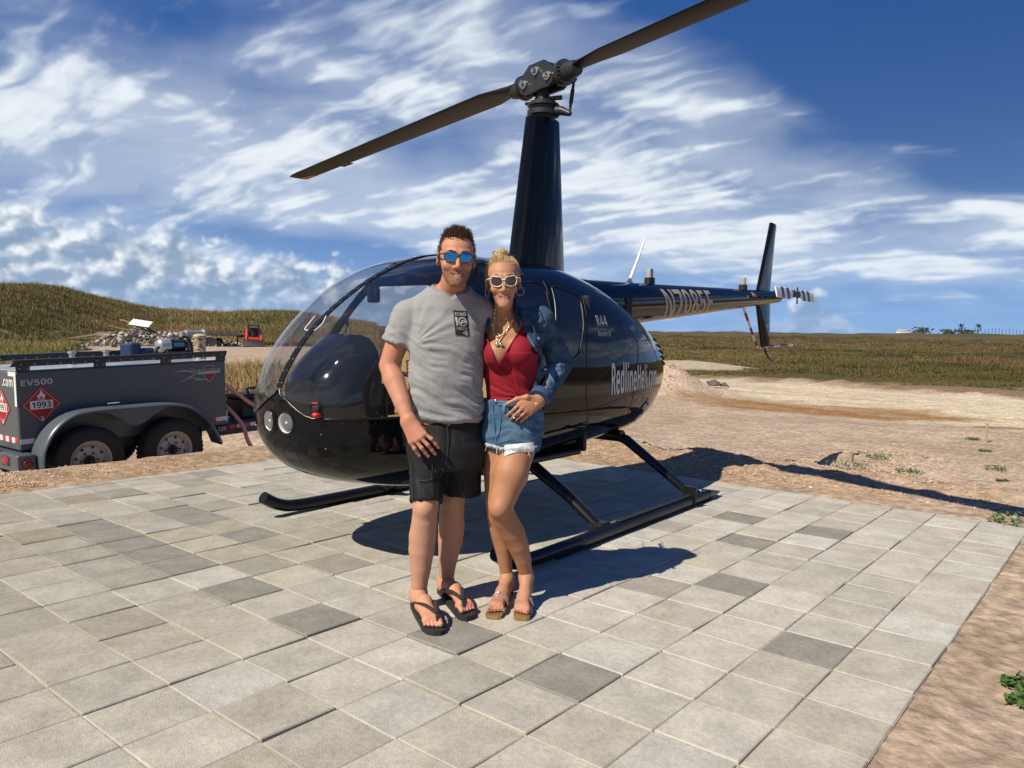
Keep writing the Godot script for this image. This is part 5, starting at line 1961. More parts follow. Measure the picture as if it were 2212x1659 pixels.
func _rock(b: MB, p: Vector3, r: float, g: RandomNumberGenerator) -> void:  # an irregular lump
	var fv := b.v.size()
	var fi := b.ix.size()
	var jit := []
	for k in 14:
		jit.append(g.randf_range(0.68, 1.15))
	var sq := Vector3(g.randf_range(0.8, 1.3), g.randf_range(0.55, 0.9), g.randf_range(0.8, 1.3)) * r
	var bs := Basis(Vector3.UP, g.randf() * TAU)
	b.vert(p + Vector3(0, sq.y * jit[0], 0))
	for ring in 2:
		for k in 6:
			var w := TAU * (k + ring * 0.5) / 6
			b.vert(p + bs * (Vector3(cos(w), 0.45 - ring * 0.75, sin(w)) * sq * jit[1 + ring * 6 + k] * (0.85 if ring == 0 else 1.0)))
	for k in 6:
		var k2 := (k + 1) % 6
		var a := fv + 1 + k
		var c := fv + 1 + k2
		b.tri(fv, c, a)
		b.tri(a, c, fv + 7 + k)
		b.tri(c, fv + 7 + k2, fv + 7 + k)
	# facets
	var vv := b.v
	var n0 := b.ix.size()
	var tris := b.ix.slice(fi)
	b.ix.resize(fi)
	var cc := b.col
	for i in range(0, tris.size(), 3):
		b.ftri(vv[tris[i]], vv[tris[i + 1]], vv[tris[i + 2]])


func scatter(called: String, mesh: Mesh, m: Material, where: Array, tints: Array) -> MultiMeshInstance3D:
	var mm := MultiMesh.new()
	mm.transform_format = MultiMesh.TRANSFORM_3D
	mm.use_colors = true
	mm.mesh = mesh
	mm.instance_count = where.size()
	for i in where.size():
		mm.set_instance_transform(i, where[i])
		mm.set_instance_color(i, tints[i])
	var o := MultiMeshInstance3D.new()
	o.name = numbered(called, self)
	o.multimesh = mm
	o.material_override = m
	o.set_meta("kind", "stuff")
	add_child(o, true)
	return o


func build_rubble() -> void:
	var g := RandomNumberGenerator.new()
	g.seed = 31
	# broken concrete as one heap of stones, timber on it
	var rk := []
	for k in 3:
		var b := MB.new()
		_rock(b, Vector3.ZERO, 1.0, g)
		rk.append(b.mesh())
	var rm := vmat("broken_concrete", 0.9)
	var w := []
	var c := []
	for k in 1500:
		var u := g.randf()
		var px := lerpf(225.0, 520.0, u)
		var p := on(px, 748.0 - 5.0 * g.randf(), -0.5)
		var d := g.randfn(0.0, 1.9)
		p.z += d
		var hump := (1.5 * exp(-pow((px - 300.0) / 75.0, 2.0)) + 0.9 * exp(-pow((px - 420.0) / 60.0, 2.0))) * exp(-d * d / 6.0)
		p.y = ground_y(p.x, p.z) + hump * g.randf_range(0.6, 1.0)
		var s := g.randf_range(0.07, 0.26)
		w.append(Transform3D(Basis.from_euler(Vector3(g.randf() * 3, g.randf() * 6, g.randf() * 3)).scaled(Vector3.ONE * s), p))
		var t := g.randf_range(0.20, 0.50)
		c.append(Color(t, t * 0.93, t * 0.84))
	var o := scatter("rubble_heap", rk[0], rm, w, c)
	tag(o, "grey heap of broken concrete at the foot of the dune", "rubble")
	var mound := MB.new()
	mound.col = Color(0.33, 0.27, 0.20)
	for q in [[300.0, 4.6, 1.35], [410.0, 4.2, 0.85]]:
		var p := on(q[0], 746, -0.5)
		p.y = ground_y(p.x, p.z) - 0.2
		mound.ball(p, Vector3(q[1], q[2], 2.2), Basis(), 20, 10)
	var mo := put("rubble_mound", mound, M["sandy_soil"])
	mo.set_meta("kind", "structure")
	var wood := vmat("weathered_timber", 0.85)
	var tones := [Color(0.16, 0.09, 0.05), Color(0.26, 0.17, 0.09), Color(0.10, 0.06, 0.04), Color(0.34, 0.25, 0.15)]
	var boards := [[268, 702, 2.8, 0.28, -0.32, 0.3, 0], [285, 698, 2.2, 0.4, -0.25, -0.2, 1], [300, 708, 2.6, 0.35, -0.42, 0.5, 2], [320, 714, 2.4, 0.3, -0.35, 0.2, 0], [335, 718, 2.0, 0.26, -0.4, -0.3, 2], [275, 712, 3.0, 0.22, -0.2, 0.1, 1], [252, 716, 2.6, 0.14, 0.1, 0.6, 3], [205, 730, 3.0, 0.12, 0.05, 0.3, 1], [190, 736, 2.4, 0.16, 0.2, -0.4, 0], [220, 735, 2.2, 0.14, 0.6, 0.2, 2], [170, 738, 2.6, 0.10, 0.12, 0.2, 3], [212, 722, 5.0, 0.09, 0.16, 0.1, 3]]
	var names_b := ["longest dark plank", "broad weathered plank", "charred plank", "reddish plank", "short dark plank", "thin brown plank", "pale thin batten", "brown batten low on the left", "dark broken batten", "upright leaning batten", "pale batten farthest left", "long thin pole"]
	for k in boards.size():
		var q: Array = boards[k]
		var p := at(q[0], q[1], 66.0)
		p.y = maxf(p.y, ground_y(p.x, p.z) + 0.1)
		var b := MB.new()
		b.col = tones[q[6]]
		b.box(Transform3D(Basis(), Vector3.ZERO), Vector3(q[2], 0.07, q[3]), 0.008)
		var o2 := put("plank", b, wood)
		o2.transform = Transform3D(Basis(Vector3.UP, q[5]) * Basis(Vector3.BACK, q[4]), p)
		tag(o2, "%s on the rubble heap" % names_b[k], "plank", "timber thrown on the rubble")
	var sh := MB.new()
	sh.col = Color(0.62, 0.62, 0.60)
	sh.box(Transform3D(), Vector3(1.7, 0.04, 0.9), 0.005)
	var so := put("white_sheet", sh, wood)
	so.transform = Transform3D(Basis(Vector3.BACK, -0.13) * Basis(Vector3.RIGHT, 0.55), at(304, 698, 65.6))
	tag(so, "white sheet tilted on top of the dark planks", "sheet")


func tuft_mesh(blades: int, hgt: float, spread: float, sd: int, wide := 0.022) -> ArrayMesh:
	var g := RandomNumberGenerator.new()
	g.seed = sd
	var b := MB.new()
	for k in blades:
		var a := g.randf() * TAU
		var o := Vector3(cos(a), 0, sin(a)) * g.randf() * spread * 0.5
		var dirv := Vector3(cos(a + g.randfn(0, 0.5)), 0, sin(a + g.randfn(0, 0.5)))
		var h := hgt * g.randf_range(0.55, 1.1)
		var lean := g.randf_range(0.1, 0.6) * h
		var side := dirv.cross(Vector3.UP) * wide * g.randf_range(0.6, 1.4)
		var tone := g.randf_range(0.72, 1.15)
		b.col = Color(tone, tone, tone * 0.95)
		var mid := o + dirv * lean * 0.35 + Vector3(0, h * 0.6, 0)
		var tip := o + dirv * lean + Vector3(0, h, 0)
		var nn := (Vector3.UP + dirv * 0.4).normalized()
		var i0 := b.vert(o - side, nn)
		var i1 := b.vert(o + side, nn)
		var i2 := b.vert(mid + side * 0.8, nn)
		var i3 := b.vert(mid - side * 0.8, nn)
		var i4 := b.vert(tip, nn)
		b.quad(i0, i1, i2, i3)
		b.tri(i3, i2, i4)
	return b.mesh()


func build_grass() -> void:
	var gm := vmat("dry_grass", 0.9, 0.0, 0.15)
	gm.backlight_enabled = true
	gm.backlight = Color(0.4, 0.38, 0.22)
	var g := RandomNumberGenerator.new()
	g.seed = 99
	var m1 := tuft_mesh(22, 0.55, 0.7, 5, 0.012)
	var m2 := tuft_mesh(18, 0.85, 0.9, 6, 0.014)
	var w := []
	var c := []
	var w2 := []
	var c2 := []
	var tone := noise(0.05, 3, FastNoiseLite.TYPE_SIMPLEX_SMOOTH, 71)
	for k in 260000:
		var az := g.randf_range(-39.0, 39.0)
		var u := g.randf()
		var r := 9.0 + 230.0 * pow(u, 1.25)
		if az > -8.0 and r < 33.0:
			continue
		var a := deg_to_rad(az)
		var x := sin(a) * r
		var z := -cos(a) * r
		var cov := plant_cover(x, z)
		if az < -11.0 and az > -24.0 and r > 15.5 and r < 34.0:  # tall dry grass behind the trailer's front
			cov = maxf(cov, sm(15.5, 18.0, r) * sm(34.0, 29.0, r))
		elif az < -11.0 and az > -29.5 and r < 84.0:
			cov *= sm(80.0, 84.0, r) if az > -24.0 else sm(40.0, 34.0, r) + sm(82.0, 86.0, r)
		if az < -24.0 and r < 46.0:
			cov = maxf(cov, sm(16.0, 24.0, r) * sm(46.0, 38.0, r) * 0.8)
		if g.randf() > cov:
			continue
		var y := ground_y(x, z)
		var n := tone.get_noise_2d(x, z) + g.randfn(0.0, 0.16)
		var col := Color(0.36, 0.26, 0.12).lerp(Color(0.20, 0.195, 0.07), clampf(0.45 + n * 1.2, 0, 1))
		var band := tone.get_noise_2d(x * 0.22 + 90.0, z * 0.7)
		if az > -10.0:
			col = col.lerp(Color(0.24, 0.135, 0.065), sm(0.0, 0.45, band) * 0.7).lerp(Color(0.10, 0.11, 0.042), sm(-0.02, -0.4, band) * 0.65)
		if g.randf() < (0.25 if band > -0.1 else 0.1):
			col = col.lerp(Color(0.52, 0.40, 0.25), g.randf_range(0.3, 1.0))
		var s := g.randf_range(0.6, 1.15) * (0.8 + r * 0.0045)
		if az > -10.0:
			s *= 0.40 * (0.7 + 1.0 * clampf(tone.get_noise_2d(x * 2.5 + 40.0, z * 2.5) * 1.5 + 0.3, 0.0, 1.0))
			s *= lerpf(0.45, 1.0, sm(37.0, 52.0, r))
			if r < 70.0:
				col = col.lerp(Color(0.13, 0.165, 0.045), 0.45 * sm(12.0, 30.0, az))
		elif az < -24.0:
			col = col.lerp(Color(0.13, 0.14, 0.045), 0.35)
			s *= 0.7
		else:
			s *= 0.9
			col = col.lerp(Color(0.36, 0.27, 0.14), 0.35 * sm(60.0, 40.0, r))
		var t := Transform3D(Basis(Vector3.UP, g.randf() * TAU).scaled(Vector3(s * 1.1, s, s * 1.1)), Vector3(x, y - 0.03, z))
		if g.randf() < (0.7 if az < -10.0 else 0.93):
			w.append(t)
			c.append(col)
		else:
			w2.append(t)
			c2.append(col)
	tag(scatter("marsh_grass", m1, gm, w, c), "brown and green grass covering the marsh and the dunes", "grass")
	tag(scatter("tall_grass", m2, gm, w2, c2), "taller dry grass standing in the marsh and on the dunes", "grass")
	# bushes on the dunes
	var lm := MB.new()
	for k in 90:
		var d := Vector3(g.randfn(0, 1), absf(g.randfn(0, 0.8)), g.randfn(0, 1)).normalized() * g.randf_range(0.6, 1.0)
		d.y *= 0.7
		var tl := g.randf_range(0.7, 1.2)
		lm.col = Color(tl, tl, tl)
		var s1 := Vector3(g.randfn(0, 1), g.randfn(0, 1), g.randfn(0, 1)).normalized() * 0.16
		var s2 := d.cross(s1).normalized() * 0.12
		lm.fquad(d - s1, d - s2, d + s1, d + s2)
	var bw := []
	var bc := []
	for k in 520:
		var az := g.randf_range(-38.0, -12.0) if k < 240 else g.randf_range(2.0, 38.0)
		var r := g.randf_range(48.0, 132.0) if k < 240 else g.randf_range(44.0, 210.0)
		var x := sin(deg_to_rad(az)) * r
		var z := -cos(deg_to_rad(az)) * r
		if g.randf() > plant_cover(x, z) or (az > -23.0 and r < 88.0):
			continue
		var s := g.randf_range(0.25, 0.7)
		if k >= 240:
			s *= 0.75
		bw.append(Transform3D(Basis(Vector3.UP, g.randf() * TAU).scaled(Vector3(s * 1.7, s, s * 1.7)), Vector3(x, ground_y(x, z), z)))
		bc.append(Color(0.08, 0.10, 0.032).lerp(Color(0.16, 0.155, 0.055), g.randf()))
	tag(scatter("dune_bushes", lm.mesh(), gm, bw, bc), "low dark green bushes scattered over the dune and the marsh", "bushes")


func build_clods() -> void:
	var g := RandomNumberGenerator.new()
	g.seed = 17
	var m := vmat("clod", 0.95, 0.0, 0.2)
	var w := []
	var c := []
	for k in 9000:
		var x := 0.0
		var z := 0.0
		var s := 0.0
		var pick := g.randf()
		if pick < 0.62:  # the bank beyond the far edge
			var p := grid(PAD_A1 + (0.35 + absf(g.randfn(0.95, 0.6))) / TILE, g.randf_range(-9.0, 9.0))
			x = p.x
			z = p.z
			s = g.randf_range(0.004, 0.013) * (1.8 if g.randf() < 0.06 else 1.0)
		elif pick < 0.86:  # gravel by the trailer
			var p := grid(g.randf_range(-3.0, 9.0) if g.randf() < 0.25 else g.randf_range(-2.0, 4.6), PAD_B0 - (0.15 + absf(g.randfn(0.4, 0.3))) / TILE)
			x = p.x
			z = p.z
			s = g.randf_range(0.005, 0.015)
		elif pick < 0.93:
			x = 5.7 + g.randfn(0, 0.8)
			z = -11.7 + g.randfn(0, 0.5)
			s = g.randf_range(0.006, 0.022)
		elif pick < 0.965:
			x = 5.2 + g.randfn(0, 1.1)
			z = -25.2 + g.randfn(0, 1.1)
			s = g.randf_range(0.015, 0.05)
		else:
			x = g.randf_range(2.0, 12.0)
			z = g.randf_range(-16.0, -2.0)
			s = g.randf_range(0.004, 0.014)
		var gap := pad_gap(x, z)
		if gap.x < 0.02:
			continue
		w.append(Transform3D(Basis(Vector3.UP, g.randf() * TAU).scaled(Vector3.ONE * s), Vector3(x, ground_y(x, z) + s * 0.25, z)))
		var t := g.randf_range(0.75, 1.15)
		c.append(Color(0.46 * t, 0.315 * t, 0.20 * t) if g.randf() < 0.8 else Color(0.56 * t, 0.43 * t, 0.31 * t))
	var b := MB.new()
	_rock(b, Vector3.ZERO, 1.0, g)
	tag(scatter("soil_clods", b.mesh(), m, w, c), "crumbly clods of earth along the edges of the pad", "clods")


func build_small_things() -> void:
	var g := RandomNumberGenerator.new()
	g.seed = 55
	# low green weeds on the sand
	var leaf := mat("weed_leaf", Color(0.055, 0.105, 0.025), 0.6, 0.0, 0.3)
	leaf.backlight_enabled = true
	leaf.backlight = Color(0.2, 0.3, 0.1)
	var weeds := [[1832, 1004, 0.26, "spreading green weed beside the sandy heap"], [1897, 997, 0.15, "small green weed against a clod on the heap"], [1966, 1022, 0.15, "compact green weed alone on the sand"], [1905, 1032, 0.07, "tiny weed below the sandy heap"], [2150, 1014, 0.14, "straggling weed among pale pebbles near the right edge"], [2196, 1131, 0.16, "grassy weed beside the far corner of the pad"], [2203, 1480, 0.055, "dark leafy weed in the sand at the right frame edge"], [2212, 1520, 0.05, "small weed lowest at the right frame edge"], [2100, 950, 0.10, "faint weed near the wooden stake"], [2128, 975, 0.09, "weed at the foot of the stake"], [2040, 995, 0.07, "thin weed left of the pebbles"], [2165, 1040, 0.06, "weed sprig below the pebbles"], [1590, 1002, 0.05, "weed sprig on the bank"]]
	for q in weeds:
		var p := _spot(q[0], q[1], -0.3)
		p.y = ground_y(p.x, p.z)
		var r: float = q[2]
		var b := MB.new()
		for k in int(60 + r * 400):
			var a := g.randf() * TAU
			var d := Vector3(cos(a), 0, sin(a)) * r * sqrt(g.randf())
			d.x *= 1.3
			d.y = g.randf_range(0.0, 0.35) * r + 0.005
			var s1 := Vector3(g.randfn(0, 1), g.randfn(0, 0.5), g.randfn(0, 1)).normalized() * g.randf_range(0.014, 0.028)
			var s2 := (Vector3.UP + Vector3(g.randfn(0, 0.5), 0, g.randfn(0, 0.5))).cross(s1).normalized() * 0.010
			b.fquad(d - s1, d - s2, d + s1, d + s2)
		tag(put("weed", b, leaf), q[3], "weed", "weeds on the sand").position = p
	# stake, lump of rubble, plank on the sand
	var p := _spot(2130, 957)
	var b := MB.new()
	b.box(Transform3D(Basis(Vector3.FORWARD, 0.03), Vector3(0, 0.17, 0)), Vector3(0.04, 0.40, 0.025), 0.003)
	tag(put("survey_stake", b, mat("stake_wood", Color(0.38, 0.27, 0.17), 0.8)), "short wooden stake upright in the sand near the right edge", "stake").position = p
	b = MB.new()
	_rock(b, Vector3(0, 0.10, 0), 0.30, g)
	_rock(b, Vector3(0.35, 0.06, 0.05), 0.16, g)
	tag(put("dark_lump", b, mat("dark_rubble", Color(0.10, 0.075, 0.06), 0.8)), "dark lump of rubble on the pale road beside the earth mound", "rock").position = _spot(1543, 836)
	b = MB.new()
	b.box(Transform3D(Basis(Vector3.UP, 0.1), Vector3(0, 0.04, 0)), Vector3(0.85, 0.05, 0.14), 0.006)
	tag(put("pale_board", b, mat("pale_board_wood", Color(0.55, 0.43, 0.30), 0.8)), "pale board lying on the brown damp stain", "plank").position = _spot(1706, 867)
	b = MB.new()
	b.rod(Vector3(-0.25, 0.05, 0.1), Vector3(0.25, 0.05, -0.05), 0.045, 10)
	tag(put("black_pipe_end", b, M["black_plastic"]), "short black pipe lying in the dirt behind the trailer", "pipe").position = _spot(15, 1038, -0.4)
	# far right skyline: a low white house, bushes, palms, a row of posts
	var far := 300.0
	var hx := at(1950, 722, far)
	var hs := thing("white_house", "tiny long white house on the marsh horizon at the right", "house", Vector3(hx.x, ground_y(hx.x, hx.z) - 0.5, hx.z))
	put("wall", _heli_box(Vector3(0, 0.75, 0), Vector3(3.7, 1.3, 3.0), 0.02), mat("white_wall", Color(0.7, 0.7, 0.68), 0.8), hs)
	var rf := MB.new()
	rf.loft([[Vector3(-2.0, 1.4, -1.7), Vector3(-2.0, 1.4, 1.7), Vector3(-2.0, 1.75, 0)], [Vector3(2.0, 1.4, -1.7), Vector3(2.0, 1.4, 1.7), Vector3(2.0, 1.75, 0)]])
	put("roof", rf, mat("pale_roof", Color(0.6, 0.6, 0.6), 0.7), hs)
	var lf := mat("far_leaf", Color(0.035, 0.05, 0.022), 0.8)
	for q in [[1990, 720, 3.4, 2.6, "dark bush standing right of the white house"], [2048, 720, 2.4, 1.8, "round bush between the white house and the palms"], [2090, 720, 5.0, 1.8, "wide low hedge below the palm trees"]]:
		var bp := at(q[0], q[1], far)
		var bo := thing("far_bush", q[4], "bush", Vector3(bp.x, ground_y(bp.x, bp.z), bp.z), "bushes on the far horizon")
		var cr := MB.new()
		for k in 160:
			var d := Vector3(g.randfn(0, 0.5) * q[2], g.randf() * q[3], g.randfn(0, 0.5) * 1.5)
			cr.ball(d, Vector3.ONE * g.randf_range(0.15, 0.4), Basis(), 5, 3)
		put("crown", cr, lf, bo)
	for q in [[2076, 718, "left palm tree of the far pair"], [2112, 718, "right palm tree of the far pair"]]:
		var bp := at(q[0], q[1], far)
		var po := thing("palm_tree", q[2] + " on the horizon", "palm tree", Vector3(bp.x, ground_y(bp.x, bp.z), bp.z), "palms on the far horizon")
		var tk := MB.new()
		tk.tube([Vector3.ZERO, Vector3(0.1, 1.8, 0), Vector3(0.1, 2.6, 0)], [0.35, 0.25, 0.22], 8)
		put("trunk", tk, mat("palm_bark", Color(0.10, 0.075, 0.05), 0.9), po)
		var cr := MB.new()
		for k in 40:
			var a := g.randf() * TAU
			var e := g.randf_range(-0.5, 1.2)
			var d := Vector3(cos(a) * cos(e), sin(e), sin(a) * cos(e))
			var sd := d.cross(Vector3.UP).normalized() * 0.22
			cr.fquad(Vector3(0.1, 2.8, 0) - sd * 0.3, Vector3(0.1, 2.8, 0) + d * 1.1 - sd, Vector3(0.1, 2.75, 0) + d * 1.9, Vector3(0.1, 2.8, 0) + d * 1.1 + sd)
		put("crown", cr, lf, po)
	var pm := mat("post_grey", Color(0.10, 0.10, 0.10), 0.8)
	for k in 12:
		var bp := at(2128 + k * 7.5, 719, far + k * 2.0)
		var pb := MB.new()
		pb.box(Transform3D(Basis(), Vector3(0, 1.0, 0)), Vector3(0.16, 2.6 + k * 0.07, 0.16))
		tag(put("far_post", pb, pm), "%s post from the left in the row of thin posts on the horizon" % ["first", "second", "third", "fourth", "fifth", "sixth", "seventh", "eighth", "ninth", "tenth", "eleventh", "twelfth"][k], "post", "row of posts on the far horizon").position = Vector3(bp.x, ground_y(bp.x, bp.z), bp.z)


# ================================================================ people: distance fields meshed as surface nets
class Field:
	var lo: Vector3
	var cell: float
	var nx: int
	var ny: int
	var nz: int
	var d := PackedFloat32Array()

	func _init(a: Vector3, b: Vector3, c: float) -> void:
		lo = a
		cell = c
		nx = int((b.x - a.x) / c) + 2
		ny = int((b.y - a.y) / c) + 2
		nz = int((b.z - a.z) / c) + 2
		d.resize(nx * ny * nz)
		d.fill(1.0)

	func span(p: Vector3, q: Vector3) -> Array:
		var a := ((p - lo) / cell).floor()
		var b := ((q - lo) / cell).ceil()
		return [clampi(int(a.x), 0, nx - 1), clampi(int(a.y), 0, ny - 1), clampi(int(a.z), 0, nz - 1), clampi(int(b.x), 0, nx - 1), clampi(int(b.y), 0, ny - 1), clampi(int(b.z), 0, nz - 1)]

	func _mix(i: int, v: float, k: float) -> void:
		var o := d[i]
		if k > 0.0:
			var h := maxf(k - absf(o - v), 0.0) / k
			d[i] = minf(o, v) - h * h * k * 0.25
		elif v < o:
			d[i] = v

	func cap(a: Vector3, b: Vector3, ra: float, rb: float, k := 0.02, flat := false) -> void:
		var m := maxf(ra, rb) + k + cell * 3.0
		var s := span(a.min(b) - Vector3.ONE * m, a.max(b) + Vector3.ONE * m)
		var ab := b - a
		var l2 := maxf(ab.length_squared(), 1e-8)
		var ax := ab.normalized()
		for z in range(s[2], s[5] + 1):
			for y in range(s[1], s[4] + 1):
				var i := (z * ny + y) * nx + int(s[0])
				for x in range(s[0], s[3] + 1):
					var p := lo + Vector3(x, y, z) * cell - a
					var h := p.dot(ab) / l2
					var hc := clampf(h, 0.0, 1.0)
					var v := (p - ab * (minf(maxf(h, 0.0), 1.4) if flat else hc)).length() - lerpf(ra, rb, hc)
					if flat:
						v = maxf(v, (p - ab).dot(ax))
					var o := d[i]
					var e := absf(o - v)
					if k > e:
						var q := (k - e) / k
						d[i] = minf(o, v) - q * q * k * 0.25
					elif v < o:
						d[i] = v
					i += 1

	func chain(pts: Array, rad: Array, k := 0.012) -> void:
		for j in pts.size() - 1:
			cap(pts[j], pts[j + 1], rad[j], rad[j + 1], k)

	func ell(c: Vector3, bs: Basis, r: Vector3, k := 0.02, cut := false) -> void:
		var m := maxf(r.x, maxf(r.y, r.z)) + k + cell * 3.0
		var s := span(c - Vector3.ONE * m, c + Vector3.ONE * m)
		var inv := bs.inverse()
		var rm := minf(r.x, minf(r.y, r.z))
		for z in range(s[2], s[5] + 1):
			for y in range(s[1], s[4] + 1):
				var i := (z * ny + y) * nx + int(s[0])
				for x in range(s[0], s[3] + 1):
					var p := inv * (lo + Vector3(x, y, z) * cell - c)
					var k0 := (p / r).length()
					var k1 := (p / (r * r)).length()
					var v := k0 * (k0 - 1.0) / k1 if k1 > 1e-6 else -rm
					if cut:
						v = -v
						var o := d[i]
						var h := maxf(k - absf(o - v), 0.0) / k if k > 0.0 else 0.0
						d[i] = maxf(o, v) + h * h * k * 0.25
					else:
						_mix(i, v, k)
					i += 1

	func stack(rows: Array, bs: Basis, org: Vector3, k := 0.02, power := 2.2) -> void:  # rows [y, cx, cz, half width, half depth] with rising y, in the frame bs at org
		var y0: float = rows[0][0]
		var y1: float = rows[-1][0]
		var m := 0.0
		for r in rows:
			m = maxf(m, maxf(absf(r[1]) + r[3], absf(r[2]) + r[4]))
		m += k + cell * 3.0
		var a := Vector3(1e9, 1e9, 1e9)
		var b := -a
		for sx in [-m, m]:
			for sy in [y0 - k - cell * 3.0, y1 + k + cell * 3.0]:
				for sz in [-m, m]:
					var q := org + bs * Vector3(sx, sy, sz)
					a = a.min(q)
					b = b.max(q)
		var s := span(a, b)
		var inv := bs.inverse()
		var n := rows.size()
		for z in range(s[2], s[5] + 1):
			for y in range(s[1], s[4] + 1):
				var i := (z * ny + y) * nx + int(s[0])
				var j := 0
				for x in range(s[0], s[3] + 1):
					var p := inv * (lo + Vector3(x, y, z) * cell - org)
					while j < n - 2 and p.y > rows[j + 1][0]:
						j += 1
					while j > 0 and p.y < rows[j][0]:
						j -= 1
					var r0: Array = rows[j]
					var r1: Array = rows[j + 1]
					var t := clampf((p.y - r0[0]) / (r1[0] - r0[0]), 0.0, 1.0)
					t = t * t * (3.0 - 2.0 * t) * 0.5 + t * 0.5
					var w := lerpf(r0[3], r1[3], t)
					var e := lerpf(r0[4], r1[4], t)
					var u := absf(p.x - lerpf(r0[1], r1[1], t)) / w
					var g := absf(p.z - lerpf(r0[2], r1[2], t)) / e
					var v := (pow(pow(u, power) + pow(g, power), 1.0 / power) - 1.0) * minf(w, e)
					v = maxf(v, maxf(y0 - p.y, p.y - y1))
					_mix(i, v, k)
					i += 1

	func carve(f: Callable, a: Vector3, b: Vector3) -> void:  # keep where f(p) <= 0
		var s := span(a, b)
		for z in range(s[2], s[5] + 1):
			for y in range(s[1], s[4] + 1):
				var i := (z * ny + y) * nx + int(s[0])
				for x in range(s[0], s[3] + 1):
					if d[i] < 0.05:
						var v: float = f.call(lo + Vector3(x, y, z) * cell)
						d[i] = maxf(d[i], v)
					i += 1

	func nets(mb: MB, tint: Callable, bump: Variant = null) -> void:
		var id := PackedInt32Array()
		id.resize(d.size())
		id.fill(-1)
		var sy := nx
		var sz := nx * ny
		var off := [0, 1, sy, sy + 1, sz, sz + 1, sz + sy, sz + sy + 1]
		var near := cell * 3.0
		var fv := mb.v.size()
		var fi := mb.ix.size()
		var cells := PackedInt32Array()
		for z in nz - 1:
			for y in ny - 1:
				var row := (z * ny + y) * nx
				for x in nx - 1:
					var i := row + x
					var q := d[i]
					if q > near or q < -near:
						continue
					var neg := 0
					for o in off:
						if d[i + o] < 0.0:
							neg += 1
					if neg == 0 or neg == 8:
						continue
					var sum := Vector3.ZERO
					var cnt := 0
					for e in 12:
						var c0: int
						var c1: int
						if e < 4:
							c0 = (e & 1) * 2 + (e >> 1) * 4
							c1 = c0 + 1
						elif e < 8:
							c0 = ((e - 4) & 1) + ((e - 4) >> 1) * 4
							c1 = c0 + 2
						else:
							c0 = e - 8
							c1 = c0 + 4
						var a := d[i + off[c0]]
						var b := d[i + off[c1]]
						if (a < 0.0) == (b < 0.0):
							continue
						var t := a / (a - b)
						var p := Vector3(c0 & 1, (c0 >> 1) & 1, c0 >> 2)
						p[0 if e < 4 else (1 if e < 8 else 2)] += t
						sum += p
						cnt += 1
					id[i] = mb.vert(lo + (Vector3(x, y, z) + sum / cnt) * cell)
					cells.append(i)
		for i in cells:
			var x := i % nx
			var y := (i / nx) % ny
			var z := i / sz
			if y > 0 and z > 0 and (d[i] < 0.0) != (d[i + 1] < 0.0):
				_face(mb, id, i, i - sy, i - sy - sz, i - sz, d[i] < 0.0)
			if x > 0 and z > 0 and (d[i] < 0.0) != (d[i + sy] < 0.0):
				_face(mb, id, i, i - sz, i - sz - 1, i - 1, d[i] < 0.0)
			if x > 0 and y > 0 and (d[i] < 0.0) != (d[i + sz] < 0.0):
				_face(mb, id, i, i - 1, i - 1 - sy, i - sy, d[i] < 0.0)
		mb.smooth(fv, fi)
		if bump != null:
			for k in range(fv, mb.v.size()):
				var h: float = bump.call(mb.v[k], mb.n[k])
				mb.v[k] += mb.n[k] * h
			mb.smooth(fv, fi)
		for k in range(fv, mb.v.size()):
			mb.c[k] = tint.call(mb.v[k], mb.n[k])

	func _face(mb: MB, id: PackedInt32Array, a: int, b: int, c: int, e: int, inside: bool) -> void:
		if id[a] < 0 or id[b] < 0 or id[c] < 0 or id[e] < 0:
			return
		if inside:
			mb.quad(id[a], id[b], id[c], id[e])
		else:
			mb.quad(id[a], id[e], id[c], id[b])

	func value(p: Vector3) -> float:
		var q := (p - lo) / cell
		var x := clampi(int(q.x), 0, nx - 2)
		var y := clampi(int(q.y), 0, ny - 2)
		var z := clampi(int(q.z), 0, nz - 2)
		var f := q - Vector3(x, y, z)
		var i := (z * ny + y) * nx + x
		var s := nx * ny
		var a := lerpf(lerpf(d[i], d[i + 1], f.x), lerpf(d[i + nx], d[i + nx + 1], f.x), f.y)
		var b := lerpf(lerpf(d[i + s], d[i + s + 1], f.x), lerpf(d[i + s + nx], d[i + s + nx + 1], f.x), f.y)
		return lerpf(a, b, f.z)

	func reach(from: Vector3, dirv: Vector3, far := 0.6) -> Vector3:  # first point on the surface along a ray
		var t := 0.0
		while t < far:
			var v := value(from + dirv * t)
			if v < 0.0005:
				break
			t += maxf(minf(v, 0.02), 0.0008)
		return from + dirv * t


func _rows(tab: Array, yaw: float, org: Vector3, shrink := 0.0) -> Array:  # [py, px left, px right, half depth, distance] -> stack rows about org, lowest first
	var o := []
	var inv := Basis(Vector3.UP, yaw).inverse()
	for r in tab:
		var a := at(r[1], r[0], r[4])
		var b := at(r[2], r[0], r[4])
		var m: Vector3 = inv * ((a + b) / 2 - org)
		o.append([m.y, m.x, m.z, (b - a).length() / 2 - shrink, r[3] - shrink])
	o.sort_custom(func(p, q): return p[0] < q[0])
	return o


func _hand(f: Field, fingers: Array, rad: float, k := 0.006) -> void:  # each finger a list of joints
	for g in fingers:
		for j in g.size() - 1:
			f.cap(g[j], g[j + 1], rad * (1.0 - 0.09 * j), rad * (0.91 - 0.09 * j), k)


